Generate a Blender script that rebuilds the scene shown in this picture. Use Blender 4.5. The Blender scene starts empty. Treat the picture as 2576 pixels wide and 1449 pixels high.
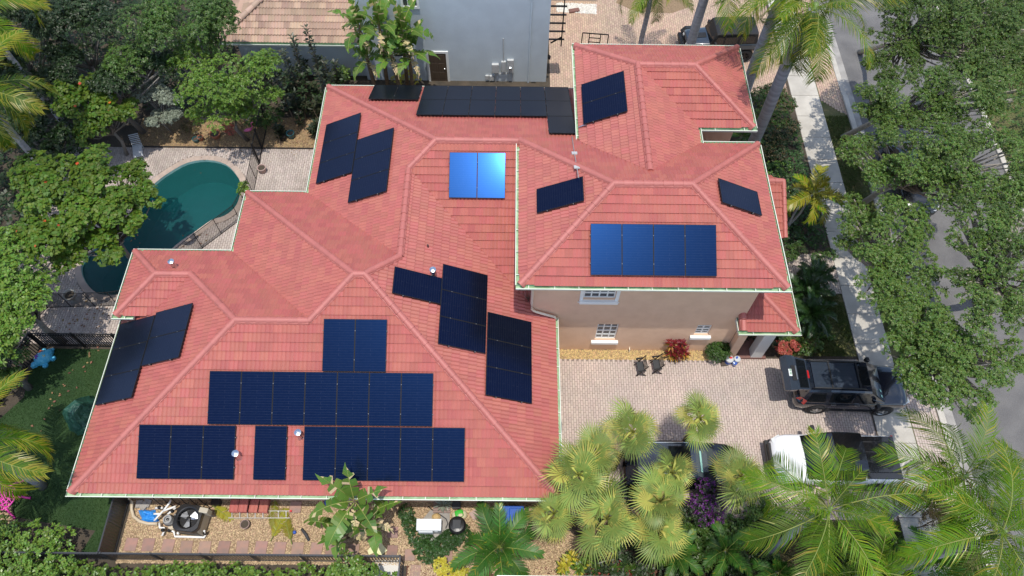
import bpy, math, random
import numpy as np
from mathutils import Vector, Matrix
from mathutils.geometry import tessellate_polygon
random.seed(7); rng = np.random.default_rng(11)
R = math.radians; PI = math.pi
scene = bpy.context.scene; COL = scene.collection

# ------------------------------------------------------------------ camera
CAM_H = 29.5; F_PX = 1860.95
PITCH, ROLL, YAW = R(59.363), R(1.034), R(0.470)
fwd = Vector((math.sin(YAW)*math.cos(PITCH), math.cos(YAW)*math.cos(PITCH), -math.sin(PITCH)))
rt0 = Vector((math.cos(YAW), -math.sin(YAW), 0)); up0 = rt0.cross(fwd)
rgt = rt0*math.cos(ROLL) + up0*math.sin(ROLL); upv = up0*math.cos(ROLL) - rt0*math.sin(ROLL)
cam_d = bpy.data.cameras.new('camera'); cam = bpy.data.objects.new('camera', cam_d); COL.objects.link(cam)
cam_d.sensor_width = 36; cam_d.lens = 36*F_PX/2576; cam_d.clip_end = 500; cam_d.clip_start = .5
m3 = Matrix((rgt, upv, -fwd)).transposed(); cam.matrix_world = Matrix.Translation((0, 0, CAM_H)) @ m3.to_4x4()
scene.camera = cam
EYE = Vector((0, 0, CAM_H))
def ray(px, py): return fwd + rgt*((px-1288)/F_PX) - upv*((py-724.5)/F_PX)
def G(px, py, z=0.0):                       # survey helper: where the drone photo shows a point of known height
    d = ray(px, py); return EYE + d*((z-CAM_H)/d.z)
def G2(px, py, z=0.0): g = G(px, py, z); return (g.x, g.y)
def WY(px, py, y):
    d = ray(px, py); return EYE + d*(y/d.y)

# ------------------------------------------------------------------ world, sun, exposure
SUN = Vector((0.012, -0.168, 1.0)).normalized()
w = bpy.data.worlds.new('World'); scene.world = w; w.use_nodes = True
nt = w.node_tree; bg = nt.nodes['Background']
sky = nt.nodes.new('ShaderNodeTexSky'); sky.sky_type = 'NISHITA'; sky.sun_disc = False
sky.sun_elevation = math.asin(SUN.z); sky.sun_rotation = math.atan2(SUN.x, SUN.y)
sky.air_density = 1.0; sky.dust_density = 1.0; sky.ozone_density = 1.2
# scattered fair weather clouds over the whole sky
tcw = nt.nodes.new('ShaderNodeTexCoord'); sx = nt.nodes.new('ShaderNodeSeparateXYZ'); nt.links.new(tcw.outputs['Generated'], sx.inputs[0])
def wmath(op, a, b=None):
    n = nt.nodes.new('ShaderNodeMath'); n.operation = op
    for i, q in enumerate((a, b)):
        if q is None: continue
        if isinstance(q, (int, float)): n.inputs[i].default_value = q
        else: nt.links.new(q, n.inputs[i])
    return n.outputs[0]
zc = wmath('ADD', wmath('MAXIMUM', sx.outputs[2], 0.0), .12); cx_ = nt.nodes.new('ShaderNodeCombineXYZ')
nt.links.new(wmath('DIVIDE', sx.outputs[0], zc), cx_.inputs[0]); nt.links.new(wmath('DIVIDE', sx.outputs[1], zc), cx_.inputs[1])
CLOUD_W = 2.6
cn = nt.nodes.new('ShaderNodeTexNoise'); cn.noise_dimensions = '4D'; cn.inputs['Scale'].default_value = 1.7; cn.inputs['Detail'].default_value = 4; cn.inputs['Roughness'].default_value = .5; cn.inputs['W'].default_value = CLOUD_W
nt.links.new(cx_.outputs[0], cn.inputs['Vector']); cr = nt.nodes.new('ShaderNodeMapRange'); cr.interpolation_type = 'SMOOTHSTEP'; cr.inputs[1].default_value = .50; cr.inputs[2].default_value = .74; nt.links.new(cn.outputs[0], cr.inputs[0])
cm = nt.nodes.new('ShaderNodeMix'); cm.data_type = 'RGBA'; cm.inputs[7].default_value = (9.0, 9.2, 9.5, 1); nt.links.new(wmath('MULTIPLY', cr.outputs[0], wmath('GREATER_THAN', sx.outputs[2], 0.0)), cm.inputs[0]); nt.links.new(sky.outputs[0], cm.inputs[6])
nt.links.new(cm.outputs[2], bg.inputs[0]); bg.inputs[1].default_value = 0.15
sd = bpy.data.lights.new('sun', 'SUN'); sd.energy = 2.5; sd.angle = R(0.55); sd.color = (1.0, .95, .87)
so = bpy.data.objects.new('sun', sd); COL.objects.link(so); so.rotation_euler = SUN.to_track_quat('Z', 'Y').to_euler()
vs = scene.view_settings; vs.view_transform = 'Standard'; vs.look = 'None'; vs.exposure = 0.55; vs.gamma = 1.0; vs.use_curve_mapping = False

# ------------------------------------------------------------------ materials
MATS = {}
def mat(name, col, rough=.65, col2=None, nscale=3.0, var=.0, hue=.0, bump=0.0, bscale=60.0, metal=0.0, spec=.5,
        coat=0.0, transl=0.0, tcol=None, detail=4.0, bdist=.02, nstretch=None, contrast=(.35, .65)):
    m = bpy.data.materials.new(name); m.use_nodes = True; N = m.node_tree.nodes; L = m.node_tree.links
    b = N['Principled BSDF']; out = N['Material Output']
    b.inputs['Roughness'].default_value = rough; b.inputs['Metallic'].default_value = metal
    b.inputs['Specular IOR Level'].default_value = spec; b.inputs['Coat Weight'].default_value = coat; b.inputs['Coat Roughness'].default_value = .05
    tc = N.new('ShaderNodeTexCoord'); vec = tc.outputs['Object']
    if nstretch:
        mp = N.new('ShaderNodeMapping'); mp.inputs['Scale'].default_value = nstretch; L.new(vec, mp.inputs[0]); vec = mp.outputs[0]
    c = None
    if col2 is not None:
        nz = N.new('ShaderNodeTexNoise'); nz.inputs['Scale'].default_value = nscale; nz.inputs['Detail'].default_value = detail
        L.new(vec, nz.inputs[0]); mr = N.new('ShaderNodeMapRange'); mr.inputs[1].default_value = contrast[0]; mr.inputs[2].default_value = contrast[1]
        L.new(nz.outputs[0], mr.inputs[0]); mx = N.new('ShaderNodeMix'); mx.data_type = 'RGBA'
        mx.inputs[6].default_value = (*col, 1); mx.inputs[7].default_value = (*col2, 1); L.new(mr.outputs[0], mx.inputs[0]); c = mx.outputs[2]
    if var or hue:
        at = N.new('ShaderNodeAttribute'); at.attribute_name = 'rnd'
        oi = N.new('ShaderNodeObjectInfo'); ad = N.new('ShaderNodeMath'); ad.operation = 'ADD'; L.new(at.outputs['Fac'], ad.inputs[0]); L.new(oi.outputs['Random'], ad.inputs[1])
        fr = N.new('ShaderNodeMath'); fr.operation = 'FRACT'; L.new(ad.outputs[0], fr.inputs[0])
        hs = N.new('ShaderNodeHueSaturation')
        mv = N.new('ShaderNodeMapRange'); mv.inputs[3].default_value = 1-var; mv.inputs[4].default_value = 1+var; L.new(fr.outputs[0], mv.inputs[0]); L.new(mv.outputs[0], hs.inputs['Value'])
        if hue:
            f2 = N.new('ShaderNodeMath'); f2.operation = 'MULTIPLY'; f2.inputs[1].default_value = 7.13; L.new(fr.outputs[0], f2.inputs[0])
            f3 = N.new('ShaderNodeMath'); f3.operation = 'FRACT'; L.new(f2.outputs[0], f3.inputs[0])
            mh = N.new('ShaderNodeMapRange'); mh.inputs[3].default_value = .5-hue; mh.inputs[4].default_value = .5+hue; L.new(f3.outputs[0], mh.inputs[0]); L.new(mh.outputs[0], hs.inputs['Hue'])
        if c is None: hs.inputs['Color'].default_value = (*col, 1)
        else: L.new(c, hs.inputs['Color'])
        c = hs.outputs[0]
    if c is None: b.inputs['Base Color'].default_value = (*col, 1)
    else: L.new(c, b.inputs['Base Color'])
    if bump:
        bn = N.new('ShaderNodeTexNoise'); bn.inputs['Scale'].default_value = bscale; bn.inputs['Detail'].default_value = 3; L.new(vec, bn.inputs[0])
        bp = N.new('ShaderNodeBump'); bp.inputs['Strength'].default_value = bump; bp.inputs['Distance'].default_value = bdist
        L.new(bn.outputs[0], bp.inputs['Height']); L.new(bp.outputs[0], b.inputs['Normal'])
    if transl:
        tr = N.new('ShaderNodeBsdfTranslucent'); ms = N.new('ShaderNodeMixShader'); ms.inputs[0].default_value = transl
        if c is None: tr.inputs[0].default_value = (*col, 1)
        else: L.new(c, tr.inputs[0])
        L.new(b.outputs[0], ms.inputs[1]); L.new(tr.outputs[0], ms.inputs[2]); L.new(ms.outputs[0], out.inputs[0])
    MATS[name] = m; return m

# ------------------------------------------------------------------ mesh builder
def frame(d, upref=Vector((0, 0, 1))):
    d = Vector(d).normalized()
    if abs(d.dot(upref)) > .98: upref = Vector((0, 1, 0))
    a = d.cross(upref).normalized(); return a, a.cross(d).normalized(), d
class MB:
    def __init__(s): s.v = []; s.f = []; s.m = []; s.r = []; s.mi = 0; s.rv = .0
    def add(s, pts, faces):
        o = len(s.v); s.v += [tuple(p) for p in pts]
        for f in faces: s.f.append(tuple(o+i for i in f)); s.m.append(s.mi); s.r.append(s.rv)
        return s
    def poly(s, pts): return s.add(pts, [tuple(range(len(pts)))])
    def obox(s, c, ax, ay, az):            # centre and three half-axis vectors
        c = Vector(c); ax = Vector(ax); ay = Vector(ay); az = Vector(az)
        P = [c+ax*i+ay*j+az*k for k in (-1, 1) for j in (-1, 1) for i in (-1, 1)]
        return s.add(P, [(0, 2, 3, 1), (4, 5, 7, 6), (0, 1, 5, 4), (2, 6, 7, 3), (0, 4, 6, 2), (1, 3, 7, 5)])
    def box(s, x0, x1, y0, y1, z0, z1): return s.obox(((x0+x1)/2, (y0+y1)/2, (z0+z1)/2), ((x1-x0)/2, 0, 0), (0, (y1-y0)/2, 0), (0, 0, (z1-z0)/2))
    def bar(s, a, b, w, h=None, upref=Vector((0, 0, 1))):
        h = h or w; a = Vector(a); b = Vector(b); x, y, d = frame(b-a, upref); return s.obox((a+b)/2, x*w/2, y*h/2, (b-a)/2)
    def bevbox(s, x0, x1, y0, y1, z0, z1, b=.03):      # box with bevelled upper edges and corners
        def ring(i, z): return [(x0+i, y0+b, z), (x0+b, y0+i, z), (x1-b, y0+i, z), (x1-i, y0+b, z), (x1-i, y1-b, z), (x1-b, y1-i, z), (x0+b, y1-i, z), (x0+i, y1-b, z)]
        return s.loft([ring(0, z0), ring(0, z1-b), ring(b*.3, z1-b*.3), ring(b, z1)], cap=True)
    def loft(s, rings, closed=True, cap=False):
        n = len(rings[0]); o = len(s.v)
        for r in rings: s.v += [tuple(p) for p in r]
        for k in range(len(rings)-1):
            for i in range(n if closed else n-1):
                j = (i+1) % n; s.f.append((o+k*n+i, o+k*n+j, o+(k+1)*n+j, o+(k+1)*n+i)); s.m.append(s.mi); s.r.append(s.rv)
        if cap:
            s.f.append(tuple(o+i for i in reversed(range(n)))); s.m.append(s.mi); s.r.append(s.rv)
            q = o+(len(rings)-1)*n; s.f.append(tuple(q+i for i in range(n))); s.m.append(s.mi); s.r.append(s.rv)
        return s
    def tube(s, pts, r, n=8, cap=True):
        pts = [Vector(p) for p in pts]; rings = []
        for i, p in enumerate(pts):
            d = (pts[min(i+1, len(pts)-1)]-pts[max(i-1, 0)]); x, y, _ = frame(d)
            q = r[i] if isinstance(r, (list, tuple)) else r
            rings.append([p + x*q*math.cos(2*PI*k/n) + y*q*math.sin(2*PI*k/n) for k in range(n)])
        return s.loft(rings, cap=cap)
    def lathe(s, prof, c=(0, 0, 0), n=16, axis=None, cap=True, a0=0, sx=1, sy=1):
        c = Vector(c); x, y, d = frame(axis) if axis is not None else (Vector((1, 0, 0)), Vector((0, 1, 0)), Vector((0, 0, 1)))
        return s.loft([[c + x*r*sx*math.cos(a0+2*PI*k/n) + y*r*sy*math.sin(a0+2*PI*k/n) + d*z for k in range(n)] for r, z in prof], cap=cap)
    def prism(s, pts, z0, z1):             # plan polygon (any shape) extruded
        n = len(pts); o = len(s.v); s.v += [(p[0], p[1], z0) for p in pts] + [(p[0], p[1], z1) for p in pts]
        tr = tessellate_polygon([[Vector((p[0], p[1], 0)) for p in pts]])
        area = sum(pts[i][0]*pts[(i+1) % n][1]-pts[(i+1) % n][0]*pts[i][1] for i in range(n))
        fs = []
        for a, b, c in tr:
            q = [pts[a], pts[b], pts[c]]; ar = (q[1][0]-q[0][0])*(q[2][1]-q[0][1])-(q[2][0]-q[0][0])*(q[1][1]-q[0][1])
            t = (a, b, c) if ar > 0 else (a, c, b); fs.append(tuple(o+n+i for i in t)); fs.append(tuple(o+i for i in reversed(t)))
        for i in range(n):
            j = (i+1) % n; fs.append((o+i, o+j, o+n+j, o+n+i) if area > 0 else (o+j, o+i, o+n+i, o+n+j))
        for f in fs: s.f.append(f); s.m.append(s.mi); s.r.append(s.rv)
        return s
    def sheet(s, pts, z):
        tr = tessellate_polygon([[Vector((p[0], p[1], 0)) for p in pts]]); o = len(s.v); s.v += [(p[0], p[1], z) for p in pts]
        for a, b, c in tr:
            q = [pts[a], pts[b], pts[c]]; ar = (q[1][0]-q[0][0])*(q[2][1]-q[0][1])-(q[2][0]-q[0][0])*(q[1][1]-q[0][1])
            s.f.append(tuple(o+i for i in ((a, b, c) if ar > 0 else (a, c, b)))); s.m.append(s.mi); s.r.append(s.rv)
        return s
    def mesh(s, name, mats, smooth=False):
        me = bpy.data.meshes.new(name); me.from_pydata(s.v, [], s.f)
        for m in (mats if isinstance(mats, (list, tuple)) else [mats]): me.materials.append(m)
        if s.f:
            me.polygons.foreach_set('material_index', s.m)
            a = me.attributes.new('rnd', 'FLOAT', 'FACE'); a.data.foreach_set('value', s.r)
            if smooth: me.polygons.foreach_set('use_smooth', [True]*len(s.f))
        me.update(); return me
    def build(s, name, mats, parent=None, world=False, smooth=False, kind=None):
        return link(name, s.mesh(name, mats, smooth), parent, world, kind)
def wloc(o):
    v = Vector(o.location)
    while o.parent: o = o.parent; v = v + Vector(o.location)
    return v
def link(name, me, parent=None, world=False, kind=None):
    o = bpy.data.objects.new(name, me); COL.objects.link(o)
    if parent is not None:
        o.parent = parent
        if world: o.location = -wloc(parent)
    if kind: o['kind'] = kind
    return o
def tag(o, label, cat, group=None):
    o['label'] = label; o['category'] = cat
    if group: o['group'] = group
    return o
def thing(name, label, cat, loc=(0, 0, 0), rz=0, group=None):
    o = bpy.data.objects.new(name, None); COL.objects.link(o); o.location = loc; o.rotation_euler = (0, 0, rz); o.empty_display_size = .2
    return tag(o, label, cat, group)
def npmesh(name, V, Q, mats, rnd=None, mi=None):     # quads from numpy arrays
    me = bpy.data.meshes.new(name); nv = len(V); nq = len(Q)
    me.vertices.add(nv); me.vertices.foreach_set('co', np.ascontiguousarray(V, dtype=np.float32).ravel())
    me.loops.add(nq*4); me.loops.foreach_set('vertex_index', np.ascontiguousarray(Q, dtype=np.int32).ravel())
    me.polygons.add(nq); me.polygons.foreach_set('loop_start', np.arange(0, nq*4, 4, dtype=np.int32))
    for m in (mats if isinstance(mats, (list, tuple)) else [mats]): me.materials.append(m)
    if mi is not None: me.polygons.foreach_set('material_index', np.ascontiguousarray(mi, dtype=np.int32))
    a = me.attributes.new('rnd', 'FLOAT', 'FACE'); a.data.foreach_set('value', np.ascontiguousarray(rnd if rnd is not None else np.zeros(nq), dtype=np.float32))
    me.update(calc_edges=True); return me
# ------------------------------------------------------------------ colours
mat('roof_tile_red', (.395, .112, .088), .6, col2=(.395, .118, .094), nscale=.9, var=.085, hue=.006, bump=.25, bscale=90, contrast=(.3, .75))
mat('ridge_red', (.41, .122, .100), .55, col2=(.44, .150, .128), nscale=2.0, var=.06, bump=.2, bscale=70)
mat('mortar_red', (.43, .145, .122), .6, col2=(.40, .12, .098), nscale=5, bump=.4, bscale=40)
mat('tile_tan', (.46, .32, .235), .75, col2=(.36, .26, .195), nscale=.9, var=.22, hue=.012, bump=.3, bscale=60)
mat('stucco_tan', (.78, .53, .365), .85, col2=(.73, .485, .33), nscale=2.2, bump=.5, bscale=38, bdist=.03)
mat('stucco_grey', (.54, .61, .645), .8, col2=(.50, .565, .60), nscale=1.6, bump=.6, bscale=30, bdist=.03)
mat('gutter_cream', (.68, .72, .60), .5); mat('white_paint', (.80, .81, .78), .4); mat('gutter_green', (.40, .56, .36), .55, col2=(.24, .38, .20), nscale=2.5)
mat('cream_paint', (.78, .70, .55), .45); mat('black_metal', (.012, .012, .013), .6, spec=.3); mat('dark_bronze', (.03, .025, .022), .4)
mat('zinc', (.62, .65, .68), .28, metal=1.0); mat('aluminium', (.72, .73, .74), .32, metal=1.0)
mat('window_glass', (.055, .060, .068), .06, spec=.8); mat('soffit_white', (.66, .66, .60), .7)
mat('clamp_grey', (.16, .165, .17), .6); mat('brown_door', (.075, .052, .035), .5, col2=(.09, .064, .045), nscale=2, nstretch=(6, 6, .6))
mat('grey_box', (.50, .51, .50), .5, col2=(.43, .44, .43), nscale=6); mat('brick_step', (.22, .105, .085), .8, col2=(.16, .085, .07), nscale=8)
mat('porch_white', (.62, .62, .60), .6); mat('dark_interior', (.02, .018, .018), .9)

def panel_material():
    m = bpy.data.materials.new('solar_cells'); m.use_nodes = True; N = m.node_tree.nodes; L = m.node_tree.links; b = N['Principled BSDF']
    b.inputs['Roughness'].default_value = .12; b.inputs['Specular IOR Level'].default_value = .5; b.inputs['Specular Tint'].default_value = (.06, .27, 1.0, 1); b.inputs['IOR'].default_value = 1.45
    tc = N.new('ShaderNodeTexCoord'); br = N.new('ShaderNodeTexBrick'); br.offset = 0
    br.inputs['Color1'].default_value = (.0028, .0034, .0065, 1); br.inputs['Color2'].default_value = (.0036, .0046, .0095, 1); br.inputs['Mortar'].default_value = (.0022, .0026, .005, 1)
    br.inputs['Scale'].default_value = 1; br.inputs['Mortar Size'].default_value = .005; br.inputs['Brick Width'].default_value = .183; br.inputs['Row Height'].default_value = .0925
    L.new(tc.outputs['Object'], br.inputs[0])
    b2 = N.new('ShaderNodeTexBrick'); b2.offset = .5; b2.inputs['Color1'].default_value = (0, 0, 0, 1); b2.inputs['Color2'].default_value = (0, 0, 0, 1); b2.inputs['Mortar'].default_value = (1, 1, 1, 1)
    b2.inputs['Scale'].default_value = 1; b2.inputs['Mortar Size'].default_value = .0035; b2.inputs['Brick Width'].default_value = 1.134; b2.inputs['Row Height'].default_value = .0925; L.new(tc.outputs['Object'], b2.inputs[0])
    nz = N.new('ShaderNodeTexNoise'); nz.inputs['Scale'].default_value = 9; L.new(tc.outputs['Object'], nz.inputs[0])
    mu = N.new('ShaderNodeMath'); mu.operation = 'MULTIPLY'; L.new(nz.outputs[0], mu.inputs[0]); L.new(b2.outputs[0], mu.inputs[1])
    mx = N.new('ShaderNodeMix'); mx.data_type = 'RGBA'; mx.inputs[7].default_value = (.045, .05, .062, 1); L.new(mu.outputs[0], mx.inputs[0]); L.new(br.outputs[0], mx.inputs[6])
    L.new(mx.outputs[2], b.inputs['Base Color'])
    b2_ = N.new('ShaderNodeBsdfPrincipled'); b2_.inputs['Roughness'].default_value = .31; b2_.inputs['IOR'].default_value = 1.52; b2_.inputs['Specular Tint'].default_value = (.06, .27, 1.0, 1); L.new(mx.outputs[2], b2_.inputs['Base Color'])
    ms = N.new('ShaderNodeMixShader'); ms.inputs[0].default_value = .72; L.new(b.outputs[0], ms.inputs[1]); L.new(b2_.outputs[0], ms.inputs[2]); L.new(ms.outputs[0], N['Material Output'].inputs[0]); MATS['solar_cells'] = m
panel_material()

# ------------------------------------------------------------------ the house: plan and heights (metres)
S = .472; SN = math.sqrt(1+S*S); E1, E2, E3 = 3.064, 6.435, 3.720
xL, xR, yF, yB1, xM, yB2, xL3, yB3, yRF = -15.49, 1.849, 7.05, 16.81, -11.43, 19.93, -8.77, 26.39, 13.62
xUL, xUR, yUF, yUB, xN, xRL, yRB, yRFr, ySF = .398, 10.141, 13.805, 20.64, 7.778, 2.87, 26.365, 21.571, 13.84
G1, G2_, PA, PB = (-9.92, 12.62), (-7.24, 12.62), (-5.68, 14.18), (-5.28, 14.18)
SR1, SR0, V1, V2, V3, V4 = (-12.62, 15.32), (-14.01, 15.32), (-4.15, 15.31), (-4.15, 19.62), (-3.07, 20.70), (.40, 20.70)
U1, U2, RR1, RR2, RRL_ = (3.82, 17.22), (6.72, 17.22), (5.30, 23.97), (7.74, 23.97), (5.32, 18.19)
PLANES = {  # kind, eave coordinate, eave height, plan outline
 'front': ('F', yF, E1, [(xL, yF), (xR, yF), PB, PA, G2_, G1]),
 'left': ('L', xL, E1, [(xL, yF), G1, SR1, (-14.1, 13.84), (-14.1, 14.3), (xL, 14.3)]),
 'ext_back': ('B', yB1, E3, [(xL, yB1), SR0, SR1, G1, G2_, (xM, yB1)]),
 'small_left': ('L', xL, E3, [(xL, ySF), SR0, (xL, yB1)]),
 'small_front': ('F', ySF, E3, [(xL, ySF), (-14.1, ySF), SR1, SR0]),
 'mid_left': ('L', xM, E3, [(xM, yB1), G2_, PA, (xM, yB2)]),
 'mid_back': ('B', yB2, E3, [(xM, yB2), PA, PB, V1, (xL3, yB2)]),
 'right': ('R', xR, E1, [(xR, yF), (xR, 14.36), (.95, 14.36), (.95, 14.52), V2, V1, PB]),
 'rear_front': ('F', yRF, E1, [V2, (.95, 14.52), (.95, 20.70), V3]),
 'rear_left': ('L', xL3, E3, [(xL3, yB2), V1, V2, V3, (xL3, yB3)]),
 'back': ('B', yB3, E3, [(xL3, yB3), V3, V4, U1, U2, (xUR, yUB), (xN, yUB), RRL_, (xRL, yUB), (3.42, yUB), (3.42, yB3)]),
 'up_left': ('L', xUL, E2, [(xUL, yUF), U1, (xUL, yUB)]),
 'up_front': ('F', yUF, E2, [(xUL, yUF), (xUR, yUF), U2, U1]),
 'up_right': ('R', xUR, E2, [(xUR, yUF), (xUR, yUB), U2]),
 'tower_left': ('L', xRL, E2, [(xRL, yUB), RRL_, RR1, (xRL, yRB)]),
 'tower_back': ('B', yRB, E2, [(xRL, yRB), RR1, RR2, (xUR, yRB)]),
 'tower_right': ('R', xUR, E2, [(xUR, yRFr), (xUR, yRB), RR2]),
 'tower_front': ('F', yRFr, E2, [(xN, yRFr), (xUR, yRFr), RR2, RR1]),
 'tower_inner': ('R', xN, E2, [(xN, yUB), (xN, yRFr), RR1, RRL_]),
}
class Plane:
    def __init__(s, kind, c, e, slope=S):
        s.k, s.c, s.e, s.sl = kind, c, e, slope; n = math.sqrt(1+slope*slope)
        s.U, s.V = {'F': ((1, 0, 0), (0, 1, slope)), 'B': ((-1, 0, 0), (0, -1, slope)), 'L': ((0, -1, 0), (1, 0, slope)), 'R': ((0, 1, 0), (-1, 0, slope))}[kind]
        s.U = Vector(s.U); s.V = Vector(s.V)/n; s.N = s.U.cross(s.V); s.n = n
        s.O = Vector({'F': (0, c, e), 'B': (0, c, e), 'L': (c, 0, e), 'R': (c, 0, e)}[kind])
    def uv(s, p):                           # plan point -> (along eave, up slope)
        x, y = p[0], p[1]
        return {'F': (x, (y-s.c)*s.n), 'B': (-x, (s.c-y)*s.n), 'L': (-y, (x-s.c)*s.n), 'R': (y, (s.c-x)*s.n)}[s.k]
    def P(s, u, v, h=0): return s.O + s.U*u + s.V*v + s.N*h
    def z(s, p): return s.e + s.sl*s.uv(p)[1]/s.n
def clip_half(poly, a, b):                  # keep the part left of a->b, points (u, v, h)
    out = []; ex, ey = b[0]-a[0], b[1]-a[1]
    def sd(p): return ex*(p[1]-a[1])-ey*(p[0]-a[0])
    for i in range(len(poly)):
        p, q = poly[i], poly[(i+1) % len(poly)]; sp, sq = sd(p), sd(q)
        if sp >= 0: out.append(p)
        if (sp >= 0) != (sq >= 0): t = sp/(sp-sq); out.append(tuple(p[k]+(q[k]-p[k])*t for k in range(3)))
    return out
def tile_faces(u0, v0, W, LEN, EXPO, rolls, amp, seg, lift):
    us = [i/seg for i in range(seg+1)]; h = [amp*(.5-.5*math.cos(2*PI*rolls*t)) for t in us]; top = []; front = []
    butt = .042
    for i in range(seg):
        a, b = u0+us[i]*W, u0+us[i+1]*W; ha, hb = h[i]+lift, h[i+1]+lift
        top.append([(a, v0, ha+butt), (b, v0, hb+butt), (b, v0+EXPO+.02, hb-.004), (a, v0+EXPO+.02, ha-.004)])
        front.append([(a, v0, ha-.012), (b, v0, hb-.012), (b, v0, hb+butt), (a, v0, ha+butt)])
    return top+front
def lay_tiles(pl, outline, W, EXPO, rolls, amp, seg, stuff, keep, covers=(), eave_over=.04, stagger=True):
    """tiles of one roof plane: boundary tiles are cut; whole tiles in the open go to keep as candidates"""
    P2 = [pl.uv(p) for p in outline]
    tris = [[P2[i] for i in t] for t in tessellate_polygon([[Vector((p[0], p[1], 0)) for p in P2]])]
    for t in tris:
        if (t[1][0]-t[0][0])*(t[2][1]-t[0][1])-(t[2][0]-t[0][0])*(t[1][1]-t[0][1]) < 0: t.reverse()
    # let the eave row hang over the gutter
    umin = min(p[0] for p in P2); umax = max(p[0] for p in P2); vmin = min(p[1] for p in P2); vmax = max(p[1] for p in P2)
    cov = [[pl.uv(p) for p in c] for c in covers]
    nrow = int(math.ceil((vmax-vmin)/EXPO)); base = math.floor(umin/W)*W
    for r in range(nrow):
        v0 = vmin + r*EXPO; off = (W/2 if r % 2 else 0) if stagger else 0
        for k in range(-1, int((umax-base)/W)+2):
            u0 = base + k*W + off; u1 = u0+W; v1 = v0+EXPO+.02
            near = [t for t in tris if max(q[0] for q in t) > u0 and min(q[0] for q in t) < u1 and max(q[1] for q in t) > v0 and min(q[1] for q in t) < v1]
            if not near: continue
            rect = [(u0, v0, 0), (u1, v0, 0), (u1, v1, 0), (u0, v1, 0)]; area = 0
            for t in near:
                c = rect
                for i in range(3):
                    c = clip_half(c, t[i], t[(i+1) % 3])
                    if len(c) < 3: break
                if len(c) >= 3: area += abs(sum(c[i][0]*c[(i+1) % len(c)][1]-c[(i+1) % len(c)][0]*c[i][1] for i in range(len(c))))/2
            if area < .002: continue
            rv = random.random(); lift = random.uniform(-.003, .004)
            full = area > .995*W*(EXPO+.02)
            if full:
                uc, vc = u0+W/2, v0+EXPO/2
                if not any(min(q[0] for q in c) < u1 and max(q[0] for q in c) > u0 and min(q[1] for q in c) < v1 and max(q[1] for q in c) > v0 for c in cov):
                    keep.append((pl, u0, v0 - (eave_over if r == 0 else 0), rv, lift)); continue
            fs = tile_faces(u0, v0 - (eave_over if r == 0 and full else 0), W, EXPO, EXPO, rolls, amp, seg, lift); stuff.rv = rv
            for f in fs:
                if full: stuff.poly([pl.P(*q) for q in f]); continue
                for t in near:
                    c = f
                    if f[0][1] == f[2][1]:       # vertical front face: test its middle
                        m = ((f[0][0]+f[1][0])/2, f[0][1]+.001)
                        if all((t[(i+1) % 3][0]-t[i][0])*(m[1]-t[i][1])-(t[(i+1) % 3][1]-t[i][1])*(m[0]-t[i][0]) >= 0 for i in range(3)): stuff.poly([pl.P(*q) for q in f])
                        continue
                    for i in range(3):
                        c = clip_half(c, t[i], t[(i+1) % 3])
                        if len(c) < 3: break
                    if len(c) >= 3: stuff.poly([pl.P(*q) for q in c])
def scr_size(pl, u, v): d = pl.P(u, v)-EYE; t = d.dot(fwd); return abs(d.normalized().dot(pl.N))/(t*t)
def place_tiles(root, keep, stuff, W, EXPO, rolls, amp, seg, material, pname, limit=300):
    keep.sort(key=lambda k: -scr_size(k[0], k[1], k[2])); protos = []
    for i in range(6):
        b = MB(); b.rv = i/6+.05
        for f in tile_faces(0, 0, W, EXPO, EXPO, rolls, amp, seg, 0): b.poly(f)
        protos.append(b.mesh(pname, MATS[material]))
    base = wloc(root)
    for i, (pl, u0, v0, rv, lift) in enumerate(keep):
        if i < limit:
            o = bpy.data.objects.new(pname, protos[int(rv*5.99)]); COL.objects.link(o); o.parent = root
            M = Matrix((pl.U, pl.V, pl.N)).transposed().to_4x4(); p = pl.P(u0, v0, lift)-base; M.translation = p; o.matrix_basis = M
        else:
            stuff.rv = rv
            for f in tile_faces(u0, v0, W, EXPO, EXPO, rolls, amp, seg, lift): stuff.poly([pl.P(*q) for q in f])
    stuff.build(pname+'s', MATS[material], root, world=True, kind='stuff')
def cap_mesh(name, r, length, material):
    b = MB(); n = 8; rings = []
    for x, k in ((0, 1.08), (length*.5, 1.0), (length, .86)):
        rings.append([(x, math.cos(a)*r*k, math.sin(a)*r*k*.9) for a in [PI*i/n for i in range(n+1)]])
    b.loft(rings, closed=False); b.poly([rings[0][i] for i in range(n+1)]); return b.mesh(name, MATS[material], smooth=True)
def lay_caps(root, lines, r, step, material, name='ridge_tile'):
    me = cap_mesh(name, r, step*1.12, material); base = wloc(root)
    for a, b, h in lines:
        a = Vector(a); b = Vector(b)
        if a.z > b.z: a, b = b, a
        d = b-a; n = max(1, round(d.length/step)); d.normalize(); y = Vector((0, 0, 1)).cross(d).normalized(); z = d.cross(y)
        for i in range(n):
            o = bpy.data.objects.new(name, me); COL.objects.link(o); o.parent = root
            M = Matrix((d, y, z)).transposed().to_4x4(); M.translation = a + (b-a)*(i/n) + z*h + z*random.uniform(-.004, .004) - base
            o.matrix_basis = M @ Matrix.Rotation(random.uniform(-.012, .012), 4, 'Z')
def mortar(root, lines, r, material):
    b = MB()
    for p, q, h in lines:
        p = Vector(p); q = Vector(q); d = (q-p).normalized(); y = Vector((0, 0, 1)).cross(d).normalized(); z = d.cross(y)
        b.loft([[c + y*r*yy + z*(h-.03+r*zz) for yy, zz in ((-1, -.55), (-.8, .1), (0, .35), (.8, .1), (1, -.55))] for c in (p, q)], closed=False)
    b.build('ridge_mortar', MATS[material], root, world=True)

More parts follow.
